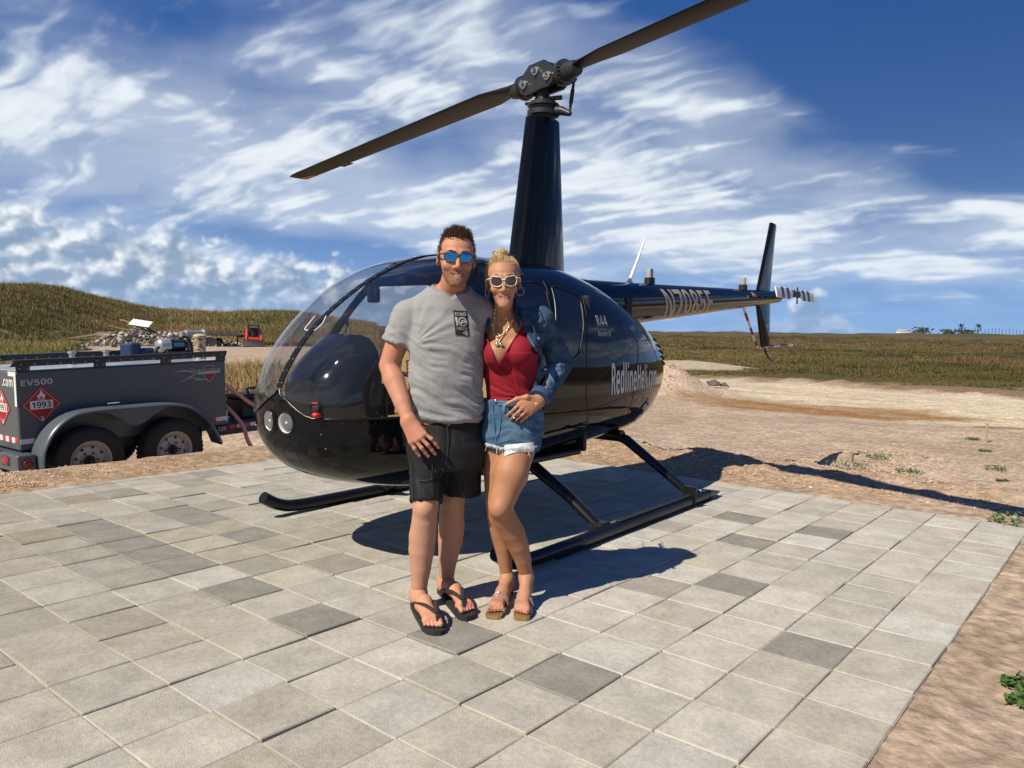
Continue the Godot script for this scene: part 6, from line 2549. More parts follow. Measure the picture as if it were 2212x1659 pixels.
func _free_hand(f: Field, wrist: Vector3, dirv: Vector3, palm: Vector3, size := 1.0) -> void:  # a relaxed hand, slightly curled
	var side := dirv.cross(palm).normalized()
	var kn := wrist + dirv * 0.085 * size
	for i in 4:
		var o := side * (0.028 - i * 0.019) * size
		f.cap(wrist + o * 0.6, kn + o, 0.013 * size, 0.011 * size, 0.01)
		var l: float = [0.075, 0.082, 0.076, 0.06][i] * size
		var a := kn + o
		var b := a + (dirv * 0.95 + palm * 0.25) * l * 0.45
		var c := b + (dirv * 0.75 + palm * 0.65) * l * 0.3
		var e := c + (dirv * 0.5 + palm * 0.85) * l * 0.25
		f.chain([a, b, c, e], [0.0098 * size, 0.009 * size, 0.0085 * size, 0.007 * size], 0.004)
	var t0 := wrist + dirv * 0.025 * size + side * 0.03 * size
	f.chain([wrist, t0, t0 + (dirv * 0.8 + side * 0.6) * 0.035 * size, t0 + (dirv * 0.95 + side * 0.35 + palm * 0.3) * 0.062 * size], [0.016 * size, 0.013 * size, 0.0105 * size, 0.0085 * size], 0.008)


func _head(f: Field, c: Vector3, bs: Basis, s: float, fem: bool) -> void:  # origin between the ears at eye height; +z faces forward
	var T := func(x: float, y: float, z: float) -> Vector3: return c + bs * (Vector3(x, y, z) * s)
	f.ell(T.call(0, 0.030, -0.014), bs, Vector3(0.0765, 0.092, 0.098) * s, 0.01)
	var jw := 0.90 if fem else 1.04
	var rows := []
	for r in [[-0.124, 0.018, 0.064, 0.016], [-0.116, 0.030 * jw, 0.056, 0.030], [-0.095, 0.045 * jw, 0.040, 0.050], [-0.065, 0.0565 * jw, 0.026, 0.064], [-0.03, 0.0645 * jw, 0.014, 0.076], [0.01, 0.0690, 0.004, 0.086], [0.05, 0.0715, -0.006, 0.090], [0.085, 0.062, -0.01, 0.078]]:
		rows.append([r[0] * s, 0.0, r[2] * s, r[1] * s, r[3] * s])
	f.stack(rows, bs, c, 0.012 * s, 2.25)
	f.cap(T.call(0, 0.008, 0.089), T.call(0, -0.036, 0.106 if not fem else 0.102), 0.0080 * s, 0.0105 * s if not fem else 0.0078 * s, 0.012)
	f.ell(T.call(0, -0.040, 0.104 if not fem else 0.100), bs, Vector3(0.0115, 0.0095, 0.0095) * s * (1.0 if not fem else 0.82), 0.008)
	for e in [-1.0, 1.0]:
		f.ell(T.call(e * 0.0125, -0.042, 0.093), bs, Vector3(0.0075, 0.0075, 0.009) * s, 0.007)
		f.ell(T.call(e * 0.037, -0.032, 0.066), bs, Vector3(0.022, 0.016, 0.016) * s, 0.02)
		f.cap(T.call(e * 0.012, 0.024, 0.088), T.call(e * 0.046, 0.026, 0.070), 0.008 * s, 0.006 * s, 0.016)
		f.ell(T.call(e * 0.0790, -0.004, -0.014), bs * Basis(Vector3.UP, e * 0.5), Vector3(0.0085, 0.032, 0.019) * s, 0.006)
		f.ell(T.call(e * 0.086, -0.001, -0.006), bs * Basis(Vector3.UP, e * 0.5), Vector3(0.006, 0.019, 0.010) * s, 0.004, true)
		f.ell(T.call(e * 0.031, 0.004, 0.094), bs, Vector3(0.018, 0.010, 0.012) * s, 0.012, true)
	# smiling mouth: a wide opening that turns up at the corners between two thin lips, chin below
	for k in 9:
		var u := (k - 4) / 4.0
		f.ell(T.call(u * 0.0245, -0.0765 + 0.0080 * u * u, 0.092 - 0.013 * u * u), bs, Vector3(0.0060, 0.0076 - 0.0046 * u * u, 0.014) * s, 0.003, true)
	for e in [-1.0, 1.0]:
		f.chain([T.call(e * 0.033, -0.0660, 0.0715), T.call(e * 0.018, -0.0672, 0.0835), T.call(0, -0.0675, 0.0895)], [0.0022 * s, 0.0028 * s, 0.0032 * s], 0.004)
		f.chain([T.call(e * 0.033, -0.0670, 0.0715), T.call(e * 0.018, -0.0825, 0.0825), T.call(0, -0.0868, 0.0865)], [0.0022 * s, 0.0036 * s, 0.0042 * s], 0.004)
		f.ell(T.call(e * 0.040, -0.036, 0.066), bs, Vector3(0.018, 0.014, 0.014) * s, 0.018)
	f.ell(T.call(0, -0.108, 0.074), bs, Vector3(0.022, 0.017, 0.016) * s, 0.02)


func _teeth(c: Vector3, bs: Basis, s: float) -> MB:
	var b := MB.new()
	for k in 8:
		var u := (k - 3.5) / 4.0
		var x := u * 0.0245
		var z := 0.0835 - 0.013 * u * u
		b.box(Transform3D(bs * Basis(Vector3.UP, u * 0.9), c + bs * (Vector3(x, -0.0745 + 0.0065 * u * u, z) * s)), Vector3(0.0062, 0.0110 - 0.0052 * u * u, 0.004) * s, 0.0008 * s)
	return b


func _glasses(par: Node, c: Vector3, bs: Basis, s: float, fem: bool, frame: Material, lens: Material, half: float) -> void:
	var fr := MB.new()
	var lo := []
	for e in [-1.0, 1.0]:
		var outl := []
		for k in 28:
			var w := TAU * k / 28
			var x := signf(cos(w)) * pow(absf(cos(w)), 0.62 if not fem else (0.9 if sin(w) < 0 else 0.72))
			var y := signf(sin(w)) * pow(absf(sin(w)), 0.62 if not fem else 0.9)
			var px := x * (0.0285 if not fem else 0.0285)
			var py := y * (0.0200 if not fem else 0.0230)
			if fem:  # cat-eye: the outer upper corner rises
				py += 0.0075 * clampf(x, 0.0, 1.0) * clampf(y + 0.3, 0.0, 1.0)
			elif y < 0:
				px *= 0.93
			var xx: float = e * (half + px)
			var wrap := 0.0075 * (xx / 0.06) * (xx / 0.06) * 2.2
			outl.append(c + bs * (Vector3(xx, 0.001 + py, 0.101 - wrap + 0.002 * (py / 0.02)) * s))
		var lb := MB.new()
		var mid := Vector3.ZERO
		for p in outl:
			mid += p / 28.0
		mid += bs * Vector3(0, 0, 0.004 * s)
		var fv := 0
		lb.vert(mid)
		for p in outl:
			lb.vert(p.lerp(mid, 0.5) + bs * Vector3(0, 0, 0.0025 * s))
		for p in outl:
			lb.vert(p)
		for k in 28:
			var k2 := (k + 1) % 28
			if e > 0:
				lb.tri(0, 1 + k, 1 + k2)
				lb.quad(1 + k, 29 + k, 29 + k2, 1 + k2)
			else:
				lb.tri(0, 1 + k2, 1 + k)
				lb.quad(1 + k2, 29 + k2, 29 + k, 1 + k)
		lb.smooth(0, 0)
		lo.append(lb)
		outl.append(outl[0])
		fr.tube(outl, (0.0017 if not fem else 0.0019) * s, 6, false)
		if not fem:  # heavier brow line
			fr.tube(outl.slice(2, 13), 0.0024 * s, 6)
		var hinge: Vector3 = c + bs * (Vector3(e * (half + 0.0295), 0.014 if not fem else 0.018, 0.088) * s)
		fr.tube([hinge, c + bs * (Vector3(e * 0.080, 0.012, 0.06) * s), c + bs * (Vector3(e * 0.083, 0.008, 0.0) * s), c + bs * (Vector3(e * 0.080, -0.012, -0.022) * s)], 0.0028 * s, 6)
	fr.tube([c + bs * (Vector3(-half + 0.025, 0.008, 0.101) * s), c + bs * (Vector3(0, 0.011, 0.105) * s), c + bs * (Vector3(half - 0.025, 0.008, 0.101) * s)], 0.0030 * s, 6)
	var o := put("sunglasses", fr, frame, par)
	for l in lo:
		put("lens", l, lens, o)


func _strand(b: MB, pts: Array, r0: float, r1: float) -> void:
	var rad := []
	for i in pts.size():
		rad.append(lerpf(r0, r1, float(i) / (pts.size() - 1)))
	b.tube(pts, rad, 4, false)


func _foot(f: Field, ankle: Vector3, toe: Vector3, lift: float, big_side: float, s: float) -> Array:  # toe = tip of the sole on the ground
	var d := toe - ankle
	d.y = 0
	var len := d.length()
	d = d.normalized()
	var sd := d.cross(Vector3.UP) * big_side  # towards the big toe
	var g := Vector3(ankle.x, lift, ankle.z)
	var heel := g - d * 0.035 * s + Vector3(0, 0.032 * s, 0)
	var ball := g + d * (len - 0.065 * s) + Vector3(0, 0.022 * s, 0)
	f.chain([ankle, g + Vector3(0, 0.055 * s, 0) - d * 0.012 * s, heel], [0.0345 * s, 0.033 * s, 0.029 * s], 0.025)
	f.chain([ankle + d * 0.01, g + d * len * 0.38 + Vector3(0, 0.048 * s, 0), ball + sd * 0.012 * s], [0.036 * s, 0.031 * s, 0.021 * s], 0.03)
	f.chain([heel, g + d * len * 0.35 + Vector3(0, 0.030 * s, 0) - sd * 0.012 * s, ball - sd * 0.022 * s], [0.030 * s, 0.026 * s, 0.017 * s], 0.02)
	f.cap(ball + sd * 0.018 * s, ball - sd * 0.022 * s, 0.021 * s, 0.016 * s, 0.02)
	var tips := []
	for i in 5:
		var o := sd * (0.029 - i * 0.0165) * s
		var l := [0.056, 0.052, 0.045, 0.037, 0.029][i] * s as float
		var r := (0.0125 if i == 0 else 0.0088 - i * 0.0003) * s
		var a := ball + o - d * 0.006 * s - Vector3(0, 0.004 * s, 0)
		var mid := a + d * l * 0.55 + Vector3(0, 0.003 * s, 0)
		var tip := a + d * l
		tip.y = lift + r
		f.chain([a, mid, tip], [r * 1.15, r * 0.95, r], 0.006)
		tips.append(tip + d * r * 0.55 + Vector3(0, r * 0.62, 0))
	return [d, sd, g, len, ball, tips]


func _skin_mat(key: String) -> StandardMaterial3D:
	var m := vmat(key, 0.58, 0.0, 0.38)
	m.subsurf_scatter_enabled = true
	m.subsurf_scatter_strength = 0.02
	var t := grain(256, noise(0.08, 4, FastNoiseLite.TYPE_SIMPLEX, 81), 0.86, 1.0, 0.05)
	textured(m, t, t, 9.0, 0.03)
	return m


func build_man() -> void:
	var m := thing("person", "man with spiky brown hair, blue mirrored sunglasses, grey T-shirt and black shorts", "person", Vector3.ZERO)
	var hc := at(986, 559, 3.665)
	var hb := Basis(Vector3.UP, 0.16) * Basis(Vector3.FORWARD, 0.03) * Basis(Vector3.RIGHT, 0.04)
	var org := at(965, 935, 3.75)
	var yaw := 0.22
	var torso := [[1000, 889, 1040, 0.12, 3.75], [960, 884, 1043, 0.125, 3.75], [905, 886, 1044, 0.122, 3.75], [860, 884, 1043, 0.124, 3.75], [820, 885, 1042, 0.122, 3.74], [775, 884, 1043, 0.120, 3.74], [740, 883, 1046, 0.120, 3.74], [700, 882, 1046, 0.115, 3.75], [668, 884, 1042, 0.098, 3.76], [645, 908, 1026, 0.080, 3.77], [630, 928, 1010, 0.066, 3.77], [618, 940, 1000, 0.052, 3.77]]
	var tb := Basis(Vector3.UP, yaw)
	var shr := at(879, 683, 3.74)
	var shl := at(1038, 674, 3.80)
	var elr := at(840, 790, 3.72)
	var wrr := at(882, 905, 3.58)
	var neck0 := at(981, 606, 3.72)
	var neck1 := at(970, 640, 3.77)
	var hs := 1.06
	# body, one skin
	var f := Field.new(Vector3(-0.72, 0.0, -4.12), Vector3(0.2, 1.62, -3.28), 0.010)
	f.stack(_rows(torso, yaw, org, 0.014), tb, org, 0.02)
	f.cap(neck0, neck1, 0.058, 0.064, 0.03)
	f.cap(at(935, 646, 3.76), shr, 0.045, 0.056, 0.04)
	f.cap(at(1004, 645, 3.79), shl, 0.045, 0.055, 0.04)
	f.chain([shr, shr.lerp(elr, 0.5), elr], [0.058, 0.056, 0.047], 0.008)
	f.chain([elr, elr.lerp(wrr, 0.28), elr.lerp(wrr, 0.7), wrr], [0.046, 0.0505, 0.040, 0.030], 0.006)
	var ell := at(1090, 790, 4.02)
	var wrl := at(1130, 850, 4.0)
	f.chain([shl, ell, wrl], [0.056, 0.046, 0.03], 0.02)
	var hr := at(925, 955, 3.75)
	var hl := at(1003, 950, 3.78)
	var kr := at(919, 1098, 3.645)
	var kl := at(978, 1080, 3.80)
	var ar := at(904, 1288, 3.675)
	var al := at(963, 1262, 3.875)
	f.chain([hr, kr], [0.085, 0.061], 0.03)
	f.chain([kr, kr.lerp(ar, 0.14) + Vector3(0, 0, -0.004), kr.lerp(ar, 0.32) + Vector3(-0.004, 0, -0.014), kr.lerp(ar, 0.48) + Vector3(-0.004, 0, -0.012), kr.lerp(ar, 0.68) + Vector3(0, 0, -0.005), kr.lerp(ar, 0.86), ar], [0.059, 0.0605, 0.0655, 0.0615, 0.049, 0.039, 0.036], 0.005)
	f.ell(kr + Vector3(0, 0.004, 0.030), Basis(), Vector3(0.034, 0.042, 0.034), 0.025)
	f.chain([hl, kl], [0.085, 0.059], 0.03)
	f.chain([kl, kl.lerp(al, 0.14) + Vector3(0, 0, -0.004), kl.lerp(al, 0.32) + Vector3(0.004, 0, -0.014), kl.lerp(al, 0.48) + Vector3(0.004, 0, -0.012), kl.lerp(al, 0.68) + Vector3(0, 0, -0.005), kl.lerp(al, 0.86), al], [0.059, 0.0605, 0.0655, 0.0615, 0.049, 0.039, 0.036], 0.005)
	f.ell(kl + Vector3(0, 0.004, 0.030), Basis(), Vector3(0.034, 0.042, 0.034), 0.025)
	f.ell(hc + hb * Vector3(0, 0.0, -0.02), hb, Vector3(0.055, 0.085, 0.07), 0.02)
	var skin := Color(0.49, 0.265, 0.175)
	var red := Color(0.50, 0.215, 0.135)
	var b := MB.new()
	var blot := noise(9.0, 3, FastNoiseLite.TYPE_SIMPLEX_SMOOTH, 91)
	var body_tint := func(p: Vector3, n: Vector3) -> Color:
		var c := skin.lerp(red, clampf(0.35 + blot.get_noise_3dv(p) * 0.5 + 0.5 * sm(0.95, 1.3, p.y), 0, 1))
		if p.y < 0.55:
			c = c.lerp(Color(0.49, 0.285, 0.19), 0.6)
		return c
	f.nets(b, body_tint)
	# head
	var hf := Field.new(hc - Vector3(0.13, 0.17, 0.14), hc + Vector3(0.13, 0.15, 0.15), 0.0032)
	_head(hf, hc, hb, hs, false)
	hf.cap(hc + hb * Vector3(0, -0.06, -0.02), neck0.lerp(neck1, 0.6), 0.056, 0.060, 0.025)
	var hi := hb.inverse()
	var head_tint := func(p: Vector3, n: Vector3) -> Color:
		var q: Vector3 = hi * (p - hc) / hs
		var c := skin.lerp(red, clampf(0.55 + blot.get_noise_3dv(p * 1.5) * 0.5, 0, 1))
		c = c.lerp(Color(0.50, 0.15, 0.09), 0.5 * exp(-(pow((absf(q.x) - 0.04) / 0.02, 2.0) + pow((q.y + 0.03) / 0.022, 2.0))))
		var beard := sm(-0.040, -0.062, q.y - 0.25 * maxf(absf(q.x) - 0.045, 0.0)) * sm(-0.01, 0.02, q.z)
		beard = maxf(beard, sm(-0.046, -0.052, q.y) * sm(0.03, 0.02, absf(q.x)) * sm(0.05, 0.07, q.z))
		beard *= 0.72 + 0.5 * blot.get_noise_3dv(p * 14.0)
		c = c.lerp(Color(0.155, 0.078, 0.045), clampf(beard * 1.15, 0, 1) * 0.80)
		var arc := q.y - 0.0075 * pow(q.x / 0.0225, 2.0)
		var lip := exp(-(pow(q.x / 0.031, 6.0) + pow((arc + 0.0770) / 0.0112, 8.0))) * sm(0.064, 0.072, q.z)
		c = c.lerp(Color(0.40, 0.135, 0.095), lip * 0.7)
		if absf(arc + 0.0765) < 0.0066 - 0.004 * pow(q.x / 0.026, 2.0) and q.z < 0.0840 - 0.014 * pow(q.x / 0.025, 2.0) and q.z > 0.05 and absf(q.x) < 0.028:
			c = Color(0.06, 0.012, 0.010)
		return c
	hf.nets(b, head_tint)
	# his right hand on the thigh, thumb in the pocket
	var qf := Field.new(at(868, 990, 3.60) - Vector3(0.06, 0.05, 0.10), at(960, 895, 3.5) + Vector3(0.02, 0.06, 0.06), 0.0035)
	var w1 := at(884, 909, 3.575)
	qf.cap(elr.lerp(wrr, 0.75), wrr, 0.037, 0.030, 0.01)
	var kn := [at(917, 937, 3.548), at(908, 945, 3.540), at(898, 951, 3.545), at(888, 955, 3.56)]
	for i in 4:
		qf.cap(w1 + (kn[i] - kn[1]) * 0.45, kn[i], 0.0195, 0.0130, 0.022)
	_hand(qf, [[kn[0], at(932, 948, 3.545), at(941, 959, 3.556), at(947, 967, 3.568)], [kn[1], at(924, 961, 3.535), at(933, 972, 3.548), at(940, 981, 3.562)], [kn[2], at(911, 968, 3.538), at(919, 978, 3.55), at(925, 986, 3.562)], [kn[3], at(896, 969, 3.555), at(902, 978, 3.565), at(906, 985, 3.572)]], 0.0102)
	qf.chain([w1 + Vector3(0.012, 0.0, 0.0), at(901, 920, 3.572), at(913, 928, 3.60), at(920, 940, 3.63)], [0.019, 0.0150, 0.0125, 0.011], 0.012)
	qf.nets(b, func(p: Vector3, n: Vector3) -> Color: return skin.lerp(red, clampf(0.7 + blot.get_noise_3dv(p * 2.0) * 0.5, 0, 1)))
	var lf := Field.new(wrl - Vector3(0.12, 0.16, 0.12), wrl + Vector3(0.14, 0.08, 0.12), 0.005)
	lf.cap(ell.lerp(wrl, 0.8), wrl, 0.034, 0.029, 0.01)
	_free_hand(lf, wrl, (wrl - ell).normalized(), Vector3(0, 0, 1))
	lf.nets(b, func(p: Vector3, n: Vector3) -> Color: return skin)
	# feet on flip-flops
	var feet := []
	for e in [[ar, on(940, 1357, 0.03), -1.0], [al, on(1012, 1324, 0.03), 1.0]]:
		var a: Vector3 = e[0]
		var tp: Vector3 = e[1]
		var ff := Field.new(a.min(tp) - Vector3(0.09, 0.14, 0.09), a.max(tp) + Vector3(0.09, 0.06, 0.09), 0.0042)
		ff.cap(a + Vector3(0, 0.055, 0), a, 0.0325, 0.0345, 0.01)
		feet.append(_foot(ff, a, tp, 0.026, e[2], 1.0))
		ff.nets(b, func(p: Vector3, n: Vector3) -> Color: return Color(0.51, 0.265, 0.16).lerp(Color(0.56, 0.25, 0.165), clampf(sm(0.10, 0.05, p.y) * 0.8 + blot.get_noise_3dv(p * 2.0), 0, 1)))
	var body := put("body", b, _skin_mat("man_skin"), m)
	put("teeth", _teeth(hc, hb, hs), mat("teeth_enamel", Color(0.85, 0.81, 0.74), 0.25), body)
	var nl_ := MB.new()
	for ft in feet:
		for i in 5:
			nl_.ball(ft[5][i] - Vector3(0, 0.0012, 0), Vector3(0.0058 if i == 0 else 0.004, 0.0022, 0.0058 if i == 0 else 0.004), Basis(), 8, 5)
	for q in [at(946, 965, 3.557), at(939, 979, 3.551), at(924.5, 984, 3.551), at(905.5, 983, 3.562)]:
		nl_.ball(q, Vector3(0.0045, 0.0055, 0.003), Basis(), 8, 5)
	bits("nails", nl_, mat("man_nails", Color(0.52, 0.29, 0.22), 0.3), body)
	# T-shirt
	var shirt := vmat("heather_grey_cotton", 0.92, 0.0, 0.2)
	var ht := grain(512, noise(0.11, 3, FastNoiseLite.TYPE_SIMPLEX, 95), 0.55, 1.0, 0.34, 6)
	textured(shirt, ht, ht, 5.0, 0.05)
	shirt.rim_enabled = true
	shirt.rim = 0.35
	var tf := Field.new(Vector3(-0.66, 0.86, -4.02), Vector3(0.12, 1.60, -3.5), 0.0068)
	var trow := torso.filter(func(r): return r[0] <= 912)
	tf.stack(_rows(trow, yaw, org, 0.0), tb, org, 0.02)
	tf.cap(at(938, 644, 3.76), shr, 0.052, 0.066, 0.045)
	tf.cap(at(1002, 643, 3.79), shl, 0.052, 0.064, 0.045)
	tf.cap(shr, shr.lerp(elr, 0.56), 0.067, 0.074, 0.03, true)
	tf.cap(shl, shl.lerp(ell, 0.55), 0.066, 0.070, 0.03, true)
	tf.cap(at(968, 650, 3.76), at(971, 616, 3.75), 0.094, 0.084, 0.05)
	# neck opening: round, with a shallow V in front
	var nc := at(969, 622, 3.745)
	var nfwd := Vector3(0.28, 0, 0.96)
	var neckline := func(q: Vector3) -> float: return 0.012 * sm(0.02, -0.06, q.z) - 0.052 * sm(-0.01, 0.075, q.dot(nfwd)) * (0.55 + 0.45 * sm(0.9, 0.0, absf(q.x - 0.018) / 0.05))
	tf.carve(func(p: Vector3) -> float:
		var q := p - nc
		var rr := Vector2(q.x / 0.076, (q.z + 0.02) / 0.082).length()
		var h: float = q.y - neckline.call(q)
		return maxf(minf(h, (1.32 - rr) * 0.08), minf((1.0 - rr) * 0.076, h + 0.03)), nc - Vector3(0.2, 0.15, 0.2), nc + Vector3(0.2, 0.1, 0.2))
	var fold := noise(1.0, 3, FastNoiseLite.TYPE_SIMPLEX_SMOOTH, 96)
	var arm_pit := at(893, 745, 3.66)
	var crease := func(p: Vector3, n: Vector3) -> float:
		var q := p - arm_pit
		var w := fold.get_noise_3d(p.x * 1.6, p.y * 1.0, p.z * 1.6)
		var slant := p.y + 0.34 * (p.x + 0.33) + 0.13 * w
		var r1 := fold.get_noise_2d(p.x * 1.8 + 9.0, slant * 11.0)
		var r2 := fold.get_noise_2d(p.x * 2.6 - 4.0, slant * 21.0)
		var pull := fold.get_noise_2d(atan2(q.y, q.x) * 2.8, q.length() * 1.2)
		var r3 := 1.0 - 2.2 * absf(r1)
		var h := 0.0085 * r3 * (0.35 + 0.65 * sm(1.36, 1.12, p.y)) * sm(1.44, 1.34, p.y) + 0.008 * r2 * sm(1.40, 1.1, p.y)
		h += 0.016 * pull * exp(-q.length() / 0.16) * sm(0.03, 0.10, q.length())
		h *= sm(0.885, 0.93, p.y) * 0.75 + 0.25
		return (h + 0.003 * fold.get_noise_3d(p.x * 9.0, p.y * 9.0, p.z * 9.0)) * (0.15 + 0.85 * sm(0.10, 0.17, p.distance_to(nc)))
	var tm := MB.new()
	tf.nets(tm, func(p: Vector3, n: Vector3) -> Color: return Color(0.43, 0.44, 0.455), crease)
	var ts := put("t_shirt", tm, shirt, m)
	# collar and hems
	var ring := MB.new()
	var cp := []
	for k in 33:
		var w := TAU * k / 32
		var q := Vector3(sin(w) * 0.079, 0, cos(w) * 0.085 - 0.02)
		q.y = neckline.call(q)
		cp.append(nc + q)
	ring.tube(cp, 0.0085, 8, false, 1.0)
	put("collar", ring, mat("collar_grey", Color(0.20, 0.20, 0.208), 0.9), ts)
	# chest print, laid on the cloth
	var im := _chest_print()
	var pm := mat("chest_print", Color.WHITE, 0.75)
	pm.albedo_texture = ImageTexture.create_from_image(im)
	var pb := MB.new()
	pb.sheet(14, 26, func(u: float, v: float) -> Vector3:
		var o := at(lerpf(979, 1009, u) + lerpf(5, 0, v), lerpf(724, 670, v) + u * 2.0, 3.4)
		var dv := (o - EYE).normalized()
		var p := tf.reach(o, dv, 0.5)
		return p + Vector3(0, 0, 1) * crease.call(p, Vector3(0, 0, 1)) - dv * 0.0035)
	put("chest_print", pb, pm, ts)
	# shorts
	var sh := mat("black_shorts_cloth", Color(0.010, 0.0105, 0.0125), 0.66, 0.0, 0.35)
	var st := grain(256, noise(0.2, 2, FastNoiseLite.TYPE_SIMPLEX, 97), 0.0, 1.0, 0.4)
	textured(sh, null, st, 14.0, 0.02)
	var sf := Field.new(Vector3(-0.58, 0.46, -4.02), Vector3(0.06, 1.0, -3.42), 0.0072)
	var srow := [[1010, 893, 1046, 0.125, 3.75], [965, 882, 1050, 0.130, 3.75], [930, 889, 1042, 0.116, 3.75], [896, 895, 1034, 0.104, 3.75]]
	sf.stack(_rows(srow, yaw, org), tb, org, 0.02)
	sf.cap(at(926, 970, 3.745), at(921, 1085, 3.655), 0.093, 0.079, 0.035, true)
	sf.cap(at(1000, 965, 3.775), at(996, 1066, 3.79), 0.095, 0.096, 0.03, true)
	var sfold := func(p: Vector3, n: Vector3) -> float:
		var w := fold.get_noise_3d(p.x * 2.0, p.y * 1.0, p.z * 2.0 + 5.0)
		var r := fold.get_noise_2d((p.x + 0.35 * p.y) * 11.0 + w, p.y * 2.5 + p.z * 3.0)
		var cross := fold.get_noise_2d(p.x * 3.0 + 4.0, p.y * 12.0 + p.x * 9.0 + w * 2.0)
		return (0.010 * r + 0.007 * cross) * sm(0.93, 0.84, p.y)
	var sm_b := MB.new()
	sf.nets(sm_b, func(p: Vector3, n: Vector3) -> Color: return Color.WHITE, sfold)
	var so := put("shorts", sm_b, sh, m)
	var seam := MB.new()
	for path in [[[965, 910], [968, 960], [963, 1000], [950, 1030]], [[934, 1000], [933, 1026], [930, 1036], [908, 1038], [886, 1036]], [[884, 965], [888, 1010], [892, 1080]]]:
		var l := []
		for q in path:
			var o := at(q[0], q[1], 3.4)
			l.append(sf.reach(o, (o - EYE).normalized(), 0.6) - (o - EYE).normalized() * 0.007)
		seam.tube(spline(l, 4), 0.0022, 5, false)
	put("seams", seam, mat("black_seam", Color(0.022, 0.023, 0.026), 0.7), so)
	# hair: a close cap and spikes
	var hm := vmat("brown_hair", 0.55, 0.0, 0.4)
	var cf := Field.new(hc - Vector3(0.12, 0.1, 0.14), hc + Vector3(0.12, 0.16, 0.13), 0.0036)
	cf.ell(hc + hb * Vector3(0, 0.032, -0.016) * hs, hb, Vector3(0.0805, 0.096, 0.101) * hs, 0.01)
	cf.carve(func(p: Vector3) -> float:
		var q: Vector3 = hi * (p - hc) / hs
		var line := 0.062 + 0.012 * sm(0.0, 0.05, absf(q.x)) - 0.055 * sm(0.05, 0.07, absf(q.x))
		var front := minf(q.z - 0.035 + 0.6 * maxf(q.y - line, 0.0), line - q.y)
		var side := minf(q.z - 0.012, 0.030 - q.y)
		var back := -0.055 - q.y
		return maxf(maxf(minf(front, 0.03), minf(side, 0.03)), back), hc - Vector3.ONE * 0.16, hc + Vector3.ONE * 0.17)
	var hr_b := MB.new()
	var hn := noise(60.0, 2, FastNoiseLite.TYPE_SIMPLEX, 98)
	cf.nets(hr_b, func(p: Vector3, n: Vector3) -> Color:
		var g := 0.8 + 0.5 * hn.get_noise_3d(p.x, p.y * 0.3, p.z)
		return Color(0.045 * g, 0.028 * g, 0.017 * g), func(p: Vector3, n: Vector3) -> float: return 0.003 * hn.get_noise_3dv(p * 1.5))
	var g := RandomNumberGenerator.new()
	g.seed = 8
	for k in 3200:
		var u := g.randf_range(-1.0, 1.0)
		var a := g.randf() * TAU
		var top := k < 2100
		var dirv := Vector3(sin(a) * g.randf(), 0, cos(a) * g.randf())
		var el := g.randf_range(0.45, 1.0) if top else g.randf_range(-0.25, 0.55)
		dirv = Vector3(cos(a) * sqrt(1 - el * el), el, sin(a) * sqrt(1 - el * el))
		var q := Vector3(0, 0.032, -0.016) + dirv * Vector3(0.080, 0.095, 0.100)
		if q.z > 0.02 and q.y < 0.074 + 0.01 * absf(u) - 0.4 * maxf(absf(q.x) - 0.055, 0.0):
			continue
		if q.z > 0.012 and q.y < 0.032:
			continue
		var l := g.randf_range(0.016, 0.036) * (0.6 + 0.55 * sm(-0.06, 0.07, q.z)) * sm(0.30, 0.75, el) if top else g.randf_range(0.005, 0.010)
		var clump := hn.get_noise_3dv(q * 0.7)
		var up := (dirv * 0.5 + Vector3(clump * 0.9 + g.randfn(0.05, 0.14), 0.9, 0.25 + hn.get_noise_3dv(q * 0.7 + Vector3.ONE) * 0.9 + g.randfn(0, 0.14))).normalized() if top else (dirv + Vector3(g.randfn(0, 0.3), -0.3, g.randfn(-0.3, 0.3))).normalized()
		var t := g.randf_range(0.6, 1.9)
		hr_b.col = Color(0.075 * t, 0.045 * t, 0.026 * t)
		_strand(hr_b, [hc + hb * (q * hs - dirv * 0.004), hc + hb * (q * hs + up * l * 0.55), hc + hb * (q * hs + up * l + Vector3(g.randfn(0, 0.004), 0, g.randfn(0.002, 0.004)))], 0.0017 if top else 0.0011, 0.0003)
	put("hair", hr_b, hm, body)
	var eb := MB.new()
	for e in [-1.0, 1.0]:
		eb.tube([hc + hb * (hs * Vector3(e * 0.014, 0.026, 0.098)), hc + hb * (hs * Vector3(e * 0.034, 0.031, 0.091)), hc + hb * (hs * Vector3(e * 0.052, 0.026, 0.074))], [0.0020, 0.0022, 0.0010], 6)
	bits("eyebrows", eb, mat("brow_hair", Color(0.08, 0.048, 0.027), 0.8), body)
	var lens := mat("blue_mirror_lens", Color(0.05, 0.30, 0.85), 0.05, 1.0)
	_glasses(m, hc, hb, hs, false, mat("green_black_frame", Color(0.020, 0.030, 0.026), 0.35), lens, 0.0325)
	# flip-flops
	var rub := mat("flipflop_rubber", Color(0.014, 0.014, 0.015), 0.75)
	var strap := mat("flipflop_strap", Color(0.022, 0.023, 0.024), 0.6)
	for k in 2:
		var ft: Array = feet[k]
		var d: Vector3 = ft[0]
		var sd: Vector3 = ft[1]
		var g0: Vector3 = ft[2]
		var ln: float = ft[3]
		var outl := []
		for w in [[-0.07, 0.0], [-0.062, 0.025], [-0.03, 0.037], [0.05, 0.038], [0.12, 0.046], [ln - 0.02, 0.050], [ln + 0.012, 0.040], [ln + 0.028, 0.018], [ln + 0.022, -0.010], [ln + 0.0, -0.034], [ln - 0.05, -0.047], [0.09, -0.043], [0.0, -0.038], [-0.05, -0.03]]:
			outl.append(Vector2(w[0], w[1]))
		outl.reverse()
		var sb := MB.new()
